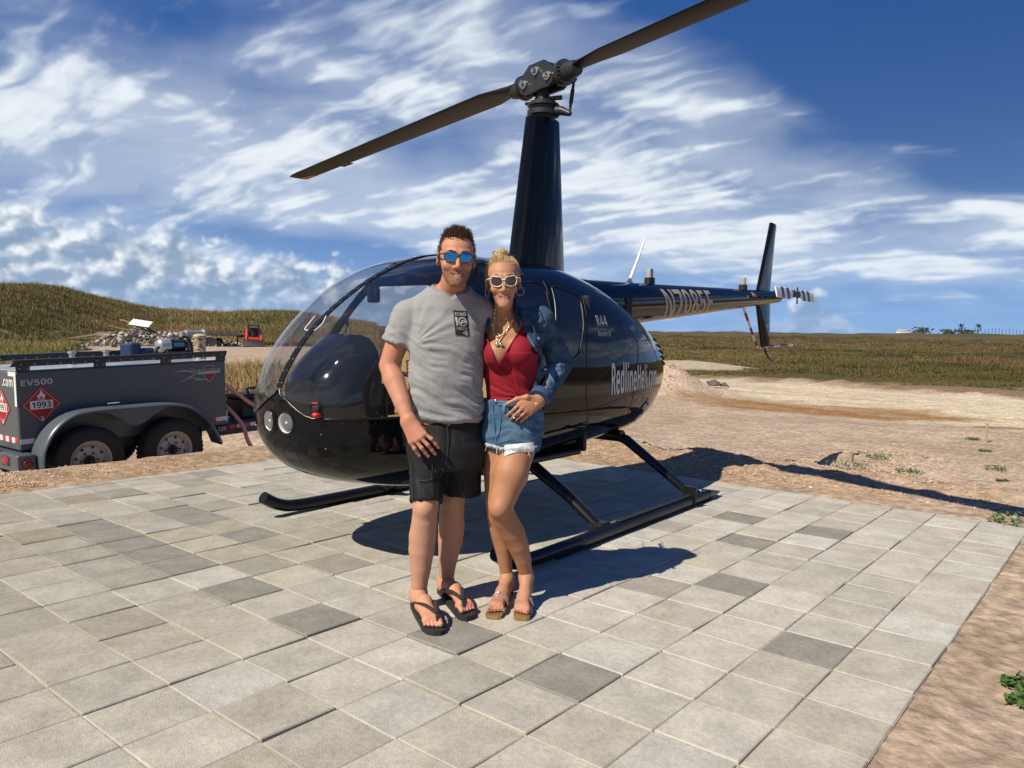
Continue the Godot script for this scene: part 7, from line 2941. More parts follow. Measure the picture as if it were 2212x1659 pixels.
		var xf := Transform3D(Basis(d, sd, d.cross(sd)), Vector3(g0.x, 0.002, g0.z))
		if d.cross(sd).y < 0:
			outl.reverse()
			for i in outl.size():
				outl[i] = Vector2(outl[i].x, -outl[i].y)
			xf = Transform3D(Basis(d, -sd, d.cross(-sd)), Vector3(g0.x, 0.002, g0.z))
		sb.slab(outl, xf, 0.022)
		var fo := put("flip_flop", sb, rub, m)
		var tb2 := MB.new()
		var ball: Vector3 = ft[4]
		var post := g0 + d * (ln - 0.03) + sd * 0.016 + Vector3(0, 0.026, 0)
		var toe_top := post + Vector3(0, 0.030, 0) - d * 0.012
		tb2.tube([post, toe_top], [0.006, 0.007], 8)
		for s in [-1.0, 1.0]:
			var l: Vector3 = g0 + d * 0.055 + sd * s * 0.040 + Vector3(0, 0.020, 0)
			tb2.tube(spline([toe_top, toe_top.lerp(l, 0.35) + Vector3(0, 0.022, 0) + sd * s * 0.010, toe_top.lerp(l, 0.75) + Vector3(0, 0.018, 0) + sd * s * 0.014, l], 5), 0.011, 8, true, 0.45)
		put("strap", tb2, strap, fo)


func _chest_print() -> Image:
	var im := Image.create(120, 220, false, Image.FORMAT_RGB8)
	var ink := Color(0.055, 0.055, 0.065)
	var pale := Color(0.60, 0.60, 0.62)
	im.fill(ink)
	var t := letters("ECKŌ", 34, font_bold, 1.0)
	var kx := 96.0 / maxf(width_of(t), 1.0)
	print_letters(im, t.map(func(p): return Vector2(p.x * kx, p.y)), Vector2(12, 44), pale)
	t = letters("UNLTD.", 24, font_serif, 1.0)
	kx = 92.0 / maxf(width_of(t), 1.0)
	print_letters(im, t.map(func(p): return Vector2(p.x * kx, p.y)), Vector2(16, 170), pale)
	# a round stamp with an animal's dark back in it
	fill_poly(im, [Vector2(8, 58), Vector2(30, 58), Vector2(30, 130), Vector2(18, 138)], pale)
	var ring := []
	for k in 24:
		ring.append(Vector2(72 + cos(TAU * k / 24) * 38, 96 + sin(TAU * k / 24) * 40))
	fill_poly(im, ring, pale)
	ring = []
	for k in 24:
		ring.append(Vector2(74 + cos(TAU * k / 24) * 29, 98 + sin(TAU * k / 24) * 31))
	fill_poly(im, ring, ink)
	fill_poly(im, [Vector2(52, 112), Vector2(58, 92), Vector2(72, 80), Vector2(90, 82), Vector2(100, 98), Vector2(96, 108), Vector2(86, 102), Vector2(80, 110), Vector2(68, 108), Vector2(60, 120)], pale)
	fill_poly(im, [Vector2(66, 98), Vector2(76, 90), Vector2(88, 94), Vector2(80, 100)], ink)
	im.fill_rect(Rect2i(82, 180, 26, 6), pale)
	im.fill_rect(Rect2i(66, 192, 44, 7), pale)
	im.fill_rect(Rect2i(84, 206, 26, 7), pale)
	return im


func build_woman() -> void:
	var m := thing("person", "blonde woman with white sunglasses, red wrap top, denim jacket and cut-off denim shorts", "person", Vector3.ZERO)
	var hc := at(1087, 609, 3.715)
	var hb := Basis(Vector3.UP, 0.04) * Basis(Vector3.FORWARD, -0.06) * Basis(Vector3.RIGHT, 0.05)
	var hi := hb.inverse()
	var hs := 0.985
	var org := at(1105, 905, 3.79)
	var yaw := -0.05
	var tb := Basis(Vector3.UP, yaw)
	var torso := [[965, 1050, 1162, 0.100, 3.80], [930, 1046, 1171, 0.112, 3.80], [895, 1047, 1170, 0.106, 3.80], [865, 1050, 1158, 0.092, 3.79], [835, 1048, 1152, 0.086, 3.79], [800, 1042, 1160, 0.090, 3.79], [765, 1040, 1163, 0.098, 3.79], [725, 1046, 1158, 0.090, 3.80], [695, 1058, 1150, 0.075, 3.81], [678, 1066, 1122, 0.058, 3.81]]
	var shl := at(1168, 690, 3.82)
	var shr := at(1052, 696, 3.86)
	var ell := at(1212, 784, 3.94)
	var wrl := at(1163, 864, 3.71)
	var neck0 := at(1087, 645, 3.76)
	var neck1 := at(1092, 690, 3.81)
	var f := Field.new(Vector3(-0.34, 0.0, -4.20), Vector3(0.36, 1.56, -3.44), 0.0095)
	f.stack(_rows(torso, yaw, org, 0.010), tb, org, 0.02)
	var bl := at(1124, 762, 3.712)
	var br := at(1074, 765, 3.712)
	f.ell(bl, Basis(), Vector3(0.058, 0.062, 0.050), 0.03)
	f.ell(br, Basis(), Vector3(0.058, 0.062, 0.050), 0.03)
	f.cap(neck0, neck1, 0.046, 0.050, 0.03)
	f.cap(neck1 + Vector3(0.03, -0.015, 0), shl, 0.032, 0.044, 0.04)
	f.cap(neck1 + Vector3(-0.03, -0.015, 0), shr, 0.032, 0.044, 0.04)
	for e in [-1.0, 1.0]:  # collar bones
		f.cap(at(1092 + e * 8, 697, 3.745), at(1092 + e * 42, 688, 3.79), 0.007, 0.008, 0.018)
	f.chain([shl, ell, wrl], [0.044, 0.036, 0.024], 0.02)
	var elr := at(992, 775, 4.0)
	var wrr := at(915, 793, 3.94)
	f.chain([shr, elr, wrr], [0.044, 0.036, 0.025], 0.02)
	var hl := at(1122, 955, 3.79)
	var hr := at(1080, 950, 3.82)
	var kl := at(1081, 1096, 3.665)
	var kr := at(1070, 1082, 3.78)
	var al := at(1137, 1246, 3.80)
	var ar := at(1095, 1250, 3.85)
	f.chain([hl, hl.lerp(kl, 0.5) + Vector3(0.004, 0, 0.010), kl], [0.089, 0.078, 0.058], 0.03)
	f.ell(kl + Vector3(0, -0.004, 0.030), Basis(), Vector3(0.032, 0.040, 0.032), 0.025)
	f.chain([kl, at(1091, 1121, 3.70), at(1106, 1149, 3.735), at(1119, 1177, 3.755), at(1129, 1207, 3.775), al], [0.057, 0.058, 0.061, 0.053, 0.042, 0.031], 0.005)
	f.chain([hr, hr.lerp(kr, 0.5), kr], [0.086, 0.071, 0.050], 0.008)
	f.chain([kr, at(1074, 1118, 3.815), at(1081, 1149, 3.835), at(1087, 1180, 3.84), at(1091, 1212, 3.845), ar], [0.050, 0.049, 0.052, 0.045, 0.036, 0.029], 0.004)
	f.ell(hc + hb * Vector3(0, 0.0, -0.02), hb, Vector3(0.05, 0.08, 0.065), 0.02)
	var skin := Color(0.43, 0.222, 0.130)
	var deep := Color(0.375, 0.175, 0.092)
	var blot := noise(9.0, 3, FastNoiseLite.TYPE_SIMPLEX_SMOOTH, 191)
	var b := MB.new()
	var body_tint := func(p: Vector3, n: Vector3) -> Color: return skin.lerp(deep, clampf(0.3 + blot.get_noise_3dv(p) * 0.6 + 0.3 * sm(0.9, 0.6, p.y), 0, 1))
	f.nets(b, body_tint)
	var hf := Field.new(hc - Vector3(0.12, 0.16, 0.13), hc + Vector3(0.12, 0.14, 0.14), 0.0031)
	_head(hf, hc, hb, hs, true)
	hf.cap(hc + hb * Vector3(0, -0.07, -0.02), neck0.lerp(neck1, 0.5), 0.044, 0.047, 0.025)
	hf.nets(b, func(p: Vector3, n: Vector3) -> Color:
		var q: Vector3 = hi * (p - hc) / hs
		var c := skin.lerp(Color(0.50, 0.245, 0.14), clampf(0.5 + blot.get_noise_3dv(p * 1.5) * 0.5, 0, 1))
		c = c.lerp(Color(0.47, 0.17, 0.10), 0.4 * exp(-(pow((absf(q.x) - 0.042) / 0.02, 2.0) + pow((q.y + 0.035) / 0.02, 2.0))))
		var arc := q.y - 0.0075 * pow(q.x / 0.0225, 2.0)
		var lip := exp(-(pow(q.x / 0.031, 6.0) + pow((arc + 0.0770) / 0.0125, 6.0))) * sm(0.062, 0.070, q.z)
		c = c.lerp(Color(0.44, 0.13, 0.105), lip * 0.9)
		if absf(arc + 0.0765) < 0.0058 and q.z < 0.0845 - 0.016 * pow(q.x / 0.025, 2.0) and q.z > 0.05 and absf(q.x) < 0.027:
			c = Color(0.06, 0.012, 0.010)
		return c)
	# her left hand: thumb outside the pocket, fingers going in
	var qf := Field.new(at(1088, 912, 3.74) - Vector3(0.02, 0.02, 0.06), at(1176, 846, 3.58) + Vector3(0.03, 0.02, 0.05), 0.0034)
	qf.cap(ell.lerp(wrl, 0.75), wrl, 0.029, 0.0245, 0.01)
	var kn := [at(1122, 873, 3.648), at(1129, 881, 3.645), at(1137, 888, 3.650), at(1145, 893, 3.66)]
	for i in 4:
		qf.cap(wrl + (kn[i] - kn[1]) * 0.4, kn[i], 0.0165, 0.0108, 0.02)
	_hand(qf, [[kn[0], at(1112, 883, 3.648), at(1102, 892, 3.665), at(1096, 899, 3.69)], [kn[1], at(1119, 891, 3.646), at(1109, 900, 3.664), at(1103, 907, 3.69)], [kn[2], at(1127, 897, 3.65), at(1117, 905, 3.668), at(1112, 912, 3.695)], [kn[3], at(1136, 901, 3.66), at(1127, 908, 3.675), at(1122, 914, 3.70)]], 0.0084)
	qf.chain([wrl + Vector3(-0.008, 0.004, 0.01), at(1138, 858, 3.668), at(1116, 862, 3.662), at(1094, 873, 3.668)], [0.017, 0.0130, 0.0100, 0.0078], 0.010)
	qf.nets(b, func(p: Vector3, n: Vector3) -> Color: return skin.lerp(Color(0.49, 0.23, 0.135), 0.6))
	# her right hand comes round his waist: only the fingertips show
	var wf := Field.new(at(870, 822, 3.72) - Vector3(0.02, 0.0, 0.32), at(925, 770, 3.66) + Vector3(0.02, 0.02, 0.04), 0.0036)
	wf.cap(wrr, at(903, 792, 3.92), 0.024, 0.026, 0.02)
	for i in 4:
		var y := 782.0 + i * 9.0
		wf.chain([at(903, lerpf(788, y, 0.6), 3.90), at(889, y, 3.83), at(881 + i * 0.6, y, 3.755), at(884.5 + i * 0.6, y + 2.5, 3.70)], [0.011, 0.0092, 0.0088, 0.0075], 0.006)
	wf.nets(b, func(p: Vector3, n: Vector3) -> Color: return skin.lerp(Color(0.49, 0.23, 0.135), 0.6))
	var feet := []
	for e in [[al, on(1127, 1330, 0.018), 1.0], [ar, on(1066, 1327, 0.018), -1.0]]:
		var a: Vector3 = e[0]
		var tp: Vector3 = e[1]
		var ff := Field.new(a.min(tp) - Vector3(0.08, 0.14, 0.09), a.max(tp) + Vector3(0.08, 0.05, 0.08), 0.0039)
		ff.cap(a + Vector3(0, 0.05, 0), a, 0.027, 0.028, 0.01)
		feet.append(_foot(ff, a, tp, 0.022, e[2] * (-1.0 if e[0] == al else -1.0), 0.87))
		ff.nets(b, func(p: Vector3, n: Vector3) -> Color: return skin.lerp(Color(0.45, 0.21, 0.13), sm(0.12, 0.03, p.y)))
	var body := put("body", b, _skin_mat("woman_skin"), m)
	put("teeth", _teeth(hc, hb, hs), M["teeth_enamel"], body)
	var nb := MB.new()
	for ft in feet:
		for i in 5:
			nb.ball(ft[5][i], Vector3(0.0055 if i == 0 else 0.0038, 0.0022, 0.0055 if i == 0 else 0.0038), Basis(), 8, 5)
	bits("painted_nails", nb, mat("dark_rose_polish", Color(0.16, 0.035, 0.04), 0.15), body)

	# red wrap top
	var red := mat("dark_red_jersey", Color(0.225, 0.008, 0.020), 0.75, 0.0, 0.3)
	var cl := grain(256, noise(0.2, 2, FastNoiseLite.TYPE_SIMPLEX, 197), 0.9, 1.0, 0.08)
	textured(red, cl, cl, 10.0, 0.01)
	red.rim_enabled = true
	red.rim = 0.3
	var tf := Field.new(Vector3(-0.19, 0.94, -4.0), Vector3(0.17, 1.46, -3.6), 0.0056)
	tf.stack(_rows(torso.filter(func(r): return r[0] < 900), yaw, org, 0.0025), tb, org, 0.02)
	tf.ell(bl, Basis(), Vector3(0.064, 0.068, 0.057), 0.03)
	tf.ell(br, Basis(), Vector3(0.064, 0.068, 0.057), 0.03)
	# neckline: everything above two crossing lines is open, front and back
	var vb := at(1075, 788, 3.70)
	var vl := at(1050, 722, 3.72)
	var vr := at(1127, 706, 3.72)
	var nl1 := Vector2(vl.y - vb.y, vb.x - vl.x).normalized()
	var nr1 := Vector2(vb.y - vr.y, vr.x - vb.x).normalized()
	tf.carve(func(p: Vector3) -> float:
		var q := Vector2(p.x - vb.x, p.y - vb.y)
		return maxf(minf(q.dot(nl1), q.dot(nr1)), p.y - 1.385), Vector3(-0.2, 1.0, -4.0), Vector3(0.2, 1.5, -3.5))
	var fo := noise(1.0, 3, FastNoiseLite.TYPE_SIMPLEX_SMOOTH, 196)
	var knot := at(1124, 858, 3.69)
	var gather := func(p: Vector3, n: Vector3) -> float:
		var q := p - knot
		var a := atan2(q.x, q.y)
		var r := q.length()
		var h := 0.0042 * sin(a * 17.0 + 2.5 * fo.get_noise_2d(a * 2.0, r * 4.0)) * sm(0.27, 0.05, r) * sm(0.15, -0.6, a)
		h += 0.006 * fo.get_noise_2d(p.x * 3.0, (p.y + 0.5 * p.x) * 16.0) * sm(1.16, 1.06, p.y)
		# the upper panel overlaps along a line from the right breast down to the left hip
		var ln := (p.x - vb.x) * 0.80 + (p.y - vb.y) * 0.60
		return h + (0.0035 if ln > 0.004 and p.y < 1.25 else 0.0)
	var tm := MB.new()
	tf.nets(tm, func(p: Vector3, n: Vector3) -> Color: return Color.WHITE, gather)
	var wt := put("wrap_top", tm, red, m)
	var trim := MB.new()
	for path in [[[1051, 726], [1058, 744], [1066, 764], [1075, 788]], [[1126, 708], [1112, 728], [1094, 757], [1075, 788]], [[1075, 788], [1090, 808], [1108, 832], [1124, 852]]]:
		var l := []
		for q in path:
			var o := at(q[0], q[1], 3.4)
			var dv := (o - EYE).normalized()
			l.append(tf.reach(o + Vector3(0, -0.006, 0), dv, 0.6) - dv * 0.003)
		trim.tube(spline(l, 4), 0.0042, 6, true, 0.8)
	put("neckline_trim", trim, red, wt)

	# cut-off shorts
	var den := vmat("washed_denim", 0.85, 0.0, 0.25)
	var dg := grain(512, noise(0.05, 4, FastNoiseLite.TYPE_SIMPLEX, 198), 0.62, 1.0, 0.30)
	textured(den, dg, dg, 5.0, 0.05)
	var sf := Field.new(Vector3(-0.21, 0.76, -4.0), Vector3(0.19, 1.06, -3.56), 0.0055)
	var srow := [[968, 1047, 1166, 0.108, 3.80], [930, 1043, 1175, 0.120, 3.80], [895, 1045, 1174, 0.114, 3.80], [862, 1047, 1163, 0.101, 3.79]]
	sf.stack(_rows(srow, yaw, org), tb, org, 0.01)
	sf.cap(at(1122, 930, 3.795), at(1119, 974, 3.770), 0.098, 0.097, 0.025, true)
	sf.cap(at(1076, 930, 3.82), at(1071, 966, 3.81), 0.096, 0.094, 0.02, true)
	var washed := noise(10.0, 3, FastNoiseLite.TYPE_SIMPLEX_SMOOTH, 199)
	var sb := MB.new()
	sf.nets(sb, func(p: Vector3, n: Vector3) -> Color:
		var c := Color(0.070, 0.150, 0.275).lerp(Color(0.145, 0.245, 0.37), clampf(0.4 + washed.get_noise_3dv(p) * 1.2, 0, 1))
		return c.lerp(Color(0.045, 0.10, 0.20), sm(1.02, 1.04, p.y) * 0.4), func(p: Vector3, n: Vector3) -> float:
		return 0.0055 * fo.get_noise_2d(p.x * 4.0, (p.y + 0.3 * absf(p.x)) * 22.0) * sm(1.02, 0.97, p.y) + 0.003 * fo.get_noise_3dv(p * 14.0))
	var so := put("denim_shorts", sb, den, m)
	var stitch := vmat("denim_seam", 0.85)
	var lay := func(path: Array, out: float) -> Array:
		var l := []
		for q in path:
			var o := at(q[0], q[1], 3.4)
			var dv := (o - EYE).normalized()
			l.append(sf.reach(o, dv, 0.6) - dv * out)
		return spline(l, 4)
	var sm1 := MB.new()
	sm1.col = Color(0.055, 0.12, 0.235)
	for path in [[[1049, 871], [1085, 875], [1120, 881], [1165, 889]], [[1064, 876], [1066, 900], [1069, 930], [1073, 962]], [[1078, 876], [1081, 905], [1079, 930], [1074, 944]], [[1096, 882], [1098, 900], [1112, 911], [1142, 909], [1166, 900]], [[1168, 890], [1172, 925], [1166, 965]]]:
		sm1.tube(lay.call(path, 0.003), 0.0032, 5, false)
	put("seams", sm1, stitch, so)
	var lp := MB.new()
	lp.col = Color(0.08, 0.165, 0.30)
	lp.tube(lay.call([[1089, 863], [1089.5, 876], [1090, 890]], 0.006), 0.0065, 6, true, 0.5)
	put("belt_loop", lp, stitch, so)
	var bt := MB.new()
	var bp: Vector3 = lay.call([[1071, 866], [1071, 867]], 0.004)[0]
	bt.ball(bp, Vector3(0.0085, 0.0085, 0.004), Basis(), 12, 6)
	put("waist_button", bt, mat("nickel", Color(0.55, 0.53, 0.50), 0.3, 1.0), so)
	# frayed white edge and the hanging pocket bag
	var fray := MB.new()
	var g := RandomNumberGenerator.new()
	g.seed = 15
	for k in 190:
		var u := g.randf()
		var left := u < 0.7
		var px := lerpf(1078, 1161, u / 0.7) if left else lerpf(1049, 1078, (u - 0.7) / 0.3)
		var py := (966.0 + 3.0 * sin(px * 0.21)) if left else 959.0 + (px - 1049) * 0.22
		var o := at(px, py - 2.0, 3.4)
		var dv := (o - EYE).normalized()
		var p := sf.reach(o, dv, 0.6) - dv * 0.001
		if (p - o).length() > 0.55:
			continue
		var l := g.randf_range(0.004, 0.016) * (3.0 if g.randf() < 0.05 else 1.0)
		fray.tube([p, p + Vector3(g.randfn(0, 0.003), -l * 0.6, 0.003), p + Vector3(g.randfn(0, 0.006), -l, 0.004)], [0.0011, 0.0009, 0.0005], 4, false)
	bits("frayed_threads", fray, mat("white_thread", Color(0.62, 0.64, 0.66), 0.9), so)
	var lin := MB.new()
	lin.sheet(12, 8, func(u: float, v: float) -> Vector3:
		var top := Vector2(lerpf(1090, 1152, u), lerpf(961, 955, u))
		var bot := Vector2(lerpf(1090, 1155, u), lerpf(985, 971, u) - 3.0 * sin(u * 5.0))
		var q := bot.lerp(top, v)
		var o := at(q.x, q.y, 3.4)
		var dv := (o - EYE).normalized()
		var p1 := f.reach(o, dv, 0.6)
		var p2 := sf.reach(o, dv, 0.6)
		return (p1 if (p1 - o).length() < (p2 - o).length() else p2) - dv * (0.004 + 0.002 * sin(u * 9.0)))
	var lo := put("pocket_lining", lin, mat("white_cotton", Color(0.68, 0.70, 0.74), 0.9), so)

	# denim jacket: a shell over the left side, open in front; one sleeve turned back
	var jd := vmat("blue_denim", 0.85, 0.0, 0.25)
	textured(jd, dg, dg, 4.0, 0.06)
	var jf := Field.new(Vector3(-0.20, 0.98, -4.16), Vector3(0.40, 1.50, -3.58), 0.0062)
	var jrow := [[818, 1040, 1166, 0.108, 3.82], [780, 1036, 1172, 0.116, 3.81], [740, 1036, 1170, 0.112, 3.81], [700, 1042, 1172, 0.096, 3.82], [676, 1058, 1150, 0.078, 3.82], [660, 1070, 1116, 0.062, 3.82]]
	jf.stack(_rows(jrow, yaw, org), tb, org, 0.02)
	jf.ell(bl + Vector3(0.03, 0.01, 0.0), Basis(), Vector3(0.062, 0.070, 0.062), 0.03)
	jf.cap(neck1 + Vector3(0.035, -0.01, 0), shl, 0.046, 0.062, 0.035)
	jf.cap(neck1 + Vector3(-0.03, -0.01, 0), shr, 0.046, 0.058, 0.035)
	jf.chain([shl, shl.lerp(ell, 0.5), ell], [0.064, 0.062, 0.058], 0.02)
	jf.cap(ell, ell.lerp(wrl, 0.5), 0.058, 0.056, 0.02)
	jf.cap(ell.lerp(wrl, 0.4), ell.lerp(wrl, 0.93), 0.056, 0.049, 0.02, true)
	jf.chain([shr, elr], [0.060, 0.052], 0.02)
	var edge_l := [[640, 1072], [662, 1064], [700, 1055], [745, 1042], [830, 1030]]
	var edge_r := [[630, 1106], [655, 1112], [692, 1127], [720, 1136], [751, 1154], [775, 1170], [800, 1178], [830, 1180]]
	var pick := func(tab: Array, y: float) -> float:
		for k in tab.size() - 1:
			if y <= tab[k + 1][0]:
				return lerpf(tab[k][1], tab[k + 1][1], clampf((y - tab[k][0]) / float(tab[k + 1][0] - tab[k][0]), 0, 1))
		return tab[-1][1]
	jf.carve(func(p: Vector3) -> float:
		if p.z < -3.80 and p.y < 1.47:
			return -1.0
		var s := p - EYE
		var w := s.dot(cam_f)
		var px := 1106.0 + FOC * s.dot(cam_r) / w
		var py := 829.5 - FOC * s.dot(cam_u) / w
		var a: float = px - pick.call(edge_l, py)
		var c: float = pick.call(edge_r, py) - px
		return minf(minf(a, c) * w / FOC, 0.1), Vector3(-0.25, 0.9, -4.2), Vector3(0.3, 1.55, -3.5))
	jf.carve(func(p: Vector3) -> float:  # hollow round the neck
		var q := p - neck1
		return 0.058 - Vector2(q.x, q.z + 0.005).length() if q.y > -0.02 else -1.0, neck1 - Vector3(0.15, 0.1, 0.15), neck1 + Vector3(0.15, 0.2, 0.15))
	var cuff_c := ell.lerp(wrl, 0.80)
	var jn := noise(1.0, 4, FastNoiseLite.TYPE_SIMPLEX_SMOOTH, 201)
	var jb := MB.new()
	var arm_d := (wrl - ell).normalized()
	jf.nets(jb, func(p: Vector3, n: Vector3) -> Color:
		var c := Color(0.032, 0.070, 0.140).lerp(Color(0.085, 0.150, 0.24), clampf(0.35 + jn.get_noise_3dv(p * 16.0) * 1.1, 0, 1))
		var al2 := (p - ell).dot(arm_d) / (wrl - ell).length()
		var off := (p - ell - arm_d * (p - ell).dot(arm_d)).length()
		var turned := sm(0.16, 0.24, al2) * sm(0.10, 0.085, off) * sm(0.55, 0.25, n.x) * sm(-0.1, 0.1, n.z)
		return c.lerp(Color(0.17, 0.27, 0.40) * (0.9 + 0.5 * jn.get_noise_3dv(p * 12.0)), turned * 0.92), func(p: Vector3, n: Vector3) -> float:
		var w := jn.get_noise_3d(p.x * 3.0, p.y * 3.0, p.z * 3.0)
		return 0.009 * jn.get_noise_2d((p.y + 0.5 * p.x) * 17.0 + w, p.x * 5.0) + 0.005 * jn.get_noise_3dv(p * 20.0))
	var jo := put("denim_jacket", jb, jd, m)
	# collar, placket, pocket flap, cuff, buttons
	var col := MB.new()
	col.col = Color(0.030, 0.072, 0.150)
	col.tube(spline([at(1122, 705, 3.712), at(1116, 680, 3.735), at(1113, 655, 3.775), at(1108, 640, 3.83), at(1092, 634, 3.885), at(1072, 642, 3.86), at(1064, 662, 3.80), at(1056, 690, 3.755), at(1052, 712, 3.745)], 5), [0.012, 0.015, 0.018, 0.02, 0.021, 0.022, 0.023, 0.023, 0.023, 0.023, 0.023, 0.023, 0.022, 0.022, 0.022, 0.022, 0.022, 0.022, 0.022, 0.022, 0.022, 0.022, 0.022, 0.022, 0.022, 0.022, 0.022, 0.022, 0.022, 0.022, 0.022, 0.022, 0.022, 0.021, 0.02, 0.019, 0.018, 0.016, 0.014, 0.012, 0.01], 8, true, 0.42)
	put("collar", col, jd, jo)
	var jlay := func(path: Array, out: float) -> Array:
		var l := []
		for q in path:
			var o := at(q[0], q[1], 3.4)
			var dv := (o - EYE).normalized()
			l.append(jf.reach(o, dv, 0.8) - dv * out)
		return spline(l, 4)
	var pk := MB.new()
	pk.col = Color(0.075, 0.135, 0.225)
	pk.tube(jlay.call([[1126, 700], [1133, 714], [1145, 735], [1160, 757], [1174, 776]], 0.002), 0.0075, 6, true, 0.6)
	put("front_edge", pk, jd, jo)
	var seam := MB.new()
	seam.col = Color(0.085, 0.15, 0.24)
	for path in [[[1172, 668], [1180, 690], [1176, 712], [1170, 728]], [[1130, 672], [1150, 668], [1172, 668]], [[1138, 682], [1150, 700], [1158, 730]]]:
		seam.tube(jlay.call(path, 0.004), 0.0022, 5, false)
	put("seams", seam, jd, jo)
	var fl := MB.new()
	fl.col = Color(0.060, 0.125, 0.225)
	fl.sheet(6, 4, func(u: float, v: float) -> Vector3:
		var q := Vector2(lerpf(1149, 1176, u), lerpf(740 + 4 * sin(u * PI), 719, v) + u * 2)
		var o := at(q.x, q.y, 3.4)
		var dv := (o - EYE).normalized()
		return jf.reach(o, dv, 0.8) - dv * 0.011)
	var fo2 := put("pocket_flap", fl, jd, jo)
	var jbn := MB.new()
	for q in [[1163, 731], [1178, 798]]:
		jbn.ball(jlay.call([q, [q[0] + 1, q[1]]], 0.014)[0], Vector3(0.008, 0.008, 0.004), Basis(), 10, 5)
	put("button", jbn, M["nickel"], jo)
	var cu := MB.new()
	cu.col = Color(0.050, 0.105, 0.195)
	var ca := ell.lerp(wrl, 0.86)
	cu.tube([ca, ell.lerp(wrl, 0.985)], [0.0545, 0.0525], 22, true)
	put("cuff", cu, jd, jo)
	var cb := MB.new()
	cb.ball(at(1158, 872, 3.645), Vector3(0.0045, 0.0045, 0.003), Basis(), 8, 5)
	put("cuff_button", cb, mat("pearl_button", Color(0.7, 0.68, 0.66), 0.2), jo)

	# blonde hair drawn up into a top knot
	var hm := vmat("blonde_hair", 0.42, 0.0, 0.5)
	var hair := MB.new()
	var cf := Field.new(hc - Vector3(0.11, 0.11, 0.13), hc + Vector3(0.11, 0.15, 0.11), 0.0036)
	cf.ell(hc + hb * Vector3(0, 0.032, -0.018) * hs, hb, Vector3(0.0815, 0.095, 0.101) * hs, 0.01)
	cf.carve(func(p: Vector3) -> float:
		var q: Vector3 = hi * (p - hc) / hs
		var line := 0.084 - 7.0 * q.x * q.x - 0.3 * maxf(absf(q.x) - 0.05, 0.0)
		return maxf(minf(minf(q.z - 0.018, line - q.y), 0.03), -0.07 - q.y), hc - Vector3.ONE * 0.16, hc + Vector3.ONE * 0.17)
	var hn := noise(40.0, 3, FastNoiseLite.TYPE_SIMPLEX, 205)
	cf.nets(hair, func(p: Vector3, n: Vector3) -> Color:
		var t := 0.75 + 0.6 * hn.get_noise_3d(p.x * 2.0, p.y * 0.3, p.z * 0.6)
		return Color(0.33 * t, 0.23 * t, 0.115 * t))
	var knot_c := Vector3(-0.006, 0.134, -0.004)
	for k in 2200:
		var a := g.randf_range(-PI, PI)
		var el := g.randf_range(-0.35, 0.9)
		var dv := Vector3(cos(a) * sqrt(1 - el * el), el, sin(a) * sqrt(1 - el * el))
		var q := Vector3(0, 0.032, -0.018) + dv * Vector3(0.082, 0.096, 0.102)
		if q.z > 0.012 and q.y < 0.086 - 7.0 * q.x * q.x:
			continue
		if q.z > -0.02 and q.y < 0.01:
			continue
		var pts := []
		var jit := Vector3(g.randfn(0, 0.3), 0, g.randfn(0, 0.3)) * 0.012
		for s in 6:
			var t := s / 5.0
			var d2 := dv.lerp(Vector3(0, 1, 0), t * 0.92).normalized()
			pts.append(hc + hb * ((Vector3(0, 0.032, -0.018) + d2 * Vector3(0.0825, 0.0965, 0.1025) + jit * sin(t * PI)) * hs + d2 * g.randf_range(0.0, 0.004)))
		var t2 := g.randf_range(0.55, 1.5)
		hair.col = Color(0.38 * t2, 0.265 * t2, 0.13 * t2)
		pts[0] -= hb * dv * 0.006
		_strand(hair, pts, 0.0005, 0.0010)
	for k in 900:  # the knot: loops and a fan of ends
		var a := g.randf() * TAU
		var h := g.randf_range(-0.014, 0.016)
		var r := g.randf_range(0.010, 0.034) * sqrt(clampf(1.0 - pow((h + 0.014) / 0.034, 2.0), 0.05, 1.0))
		var tilt := Basis.from_euler(Vector3(g.randfn(0, 0.5), 0, g.randfn(0, 0.5)))
		var pts := []
		for s in 6:
			var w := a + s * 0.42 * (1.0 if k % 3 else -0.8)
			pts.append(hc + hb * ((knot_c + tilt * Vector3(cos(w) * r * 1.1, h + 0.010 * sin(s * 0.63) * (1.0 if k % 2 else -0.6) - r * 0.25, sin(w) * r * 0.9)) * hs))
		var t2 := g.randf_range(0.6, 1.5)
		hair.col = Color(0.46 * t2, 0.34 * t2, 0.17 * t2)
		_strand(hair, pts, 0.0013, 0.0008)
	hair.col = Color(0.36, 0.26, 0.13)
	hair.ball(hc + hb * ((knot_c - Vector3(0, 0.008, 0)) * hs), Vector3(0.034, 0.021, 0.030), hb, 14, 8)
	for k in 70:  # flyaway wisps
		var a := g.randf_range(-PI, PI)
		var el := g.randf_range(-0.2, 0.95)
		var dv := Vector3(cos(a) * sqrt(1 - el * el), el, sin(a) * sqrt(1 - el * el))
		var q := Vector3(0, 0.032, -0.018) + dv * Vector3(0.082, 0.096, 0.102)
		if q.z > 0.03 and q.y < 0.08:
			continue
		var o2 := Vector3(g.randfn(0, 1), g.randfn(0.3, 1), g.randfn(0, 1)).normalized() * g.randf_range(0.01, 0.03)
		hair.col = Color(0.46, 0.34, 0.18)
		_strand(hair, [hc + hb * (q * hs), hc + hb * (q * hs + dv * 0.008 + o2 * 0.5), hc + hb * (q * hs + dv * 0.010 + o2)], 0.0008, 0.0003)
	put("hair", hair, hm, body)
	var eb := MB.new()
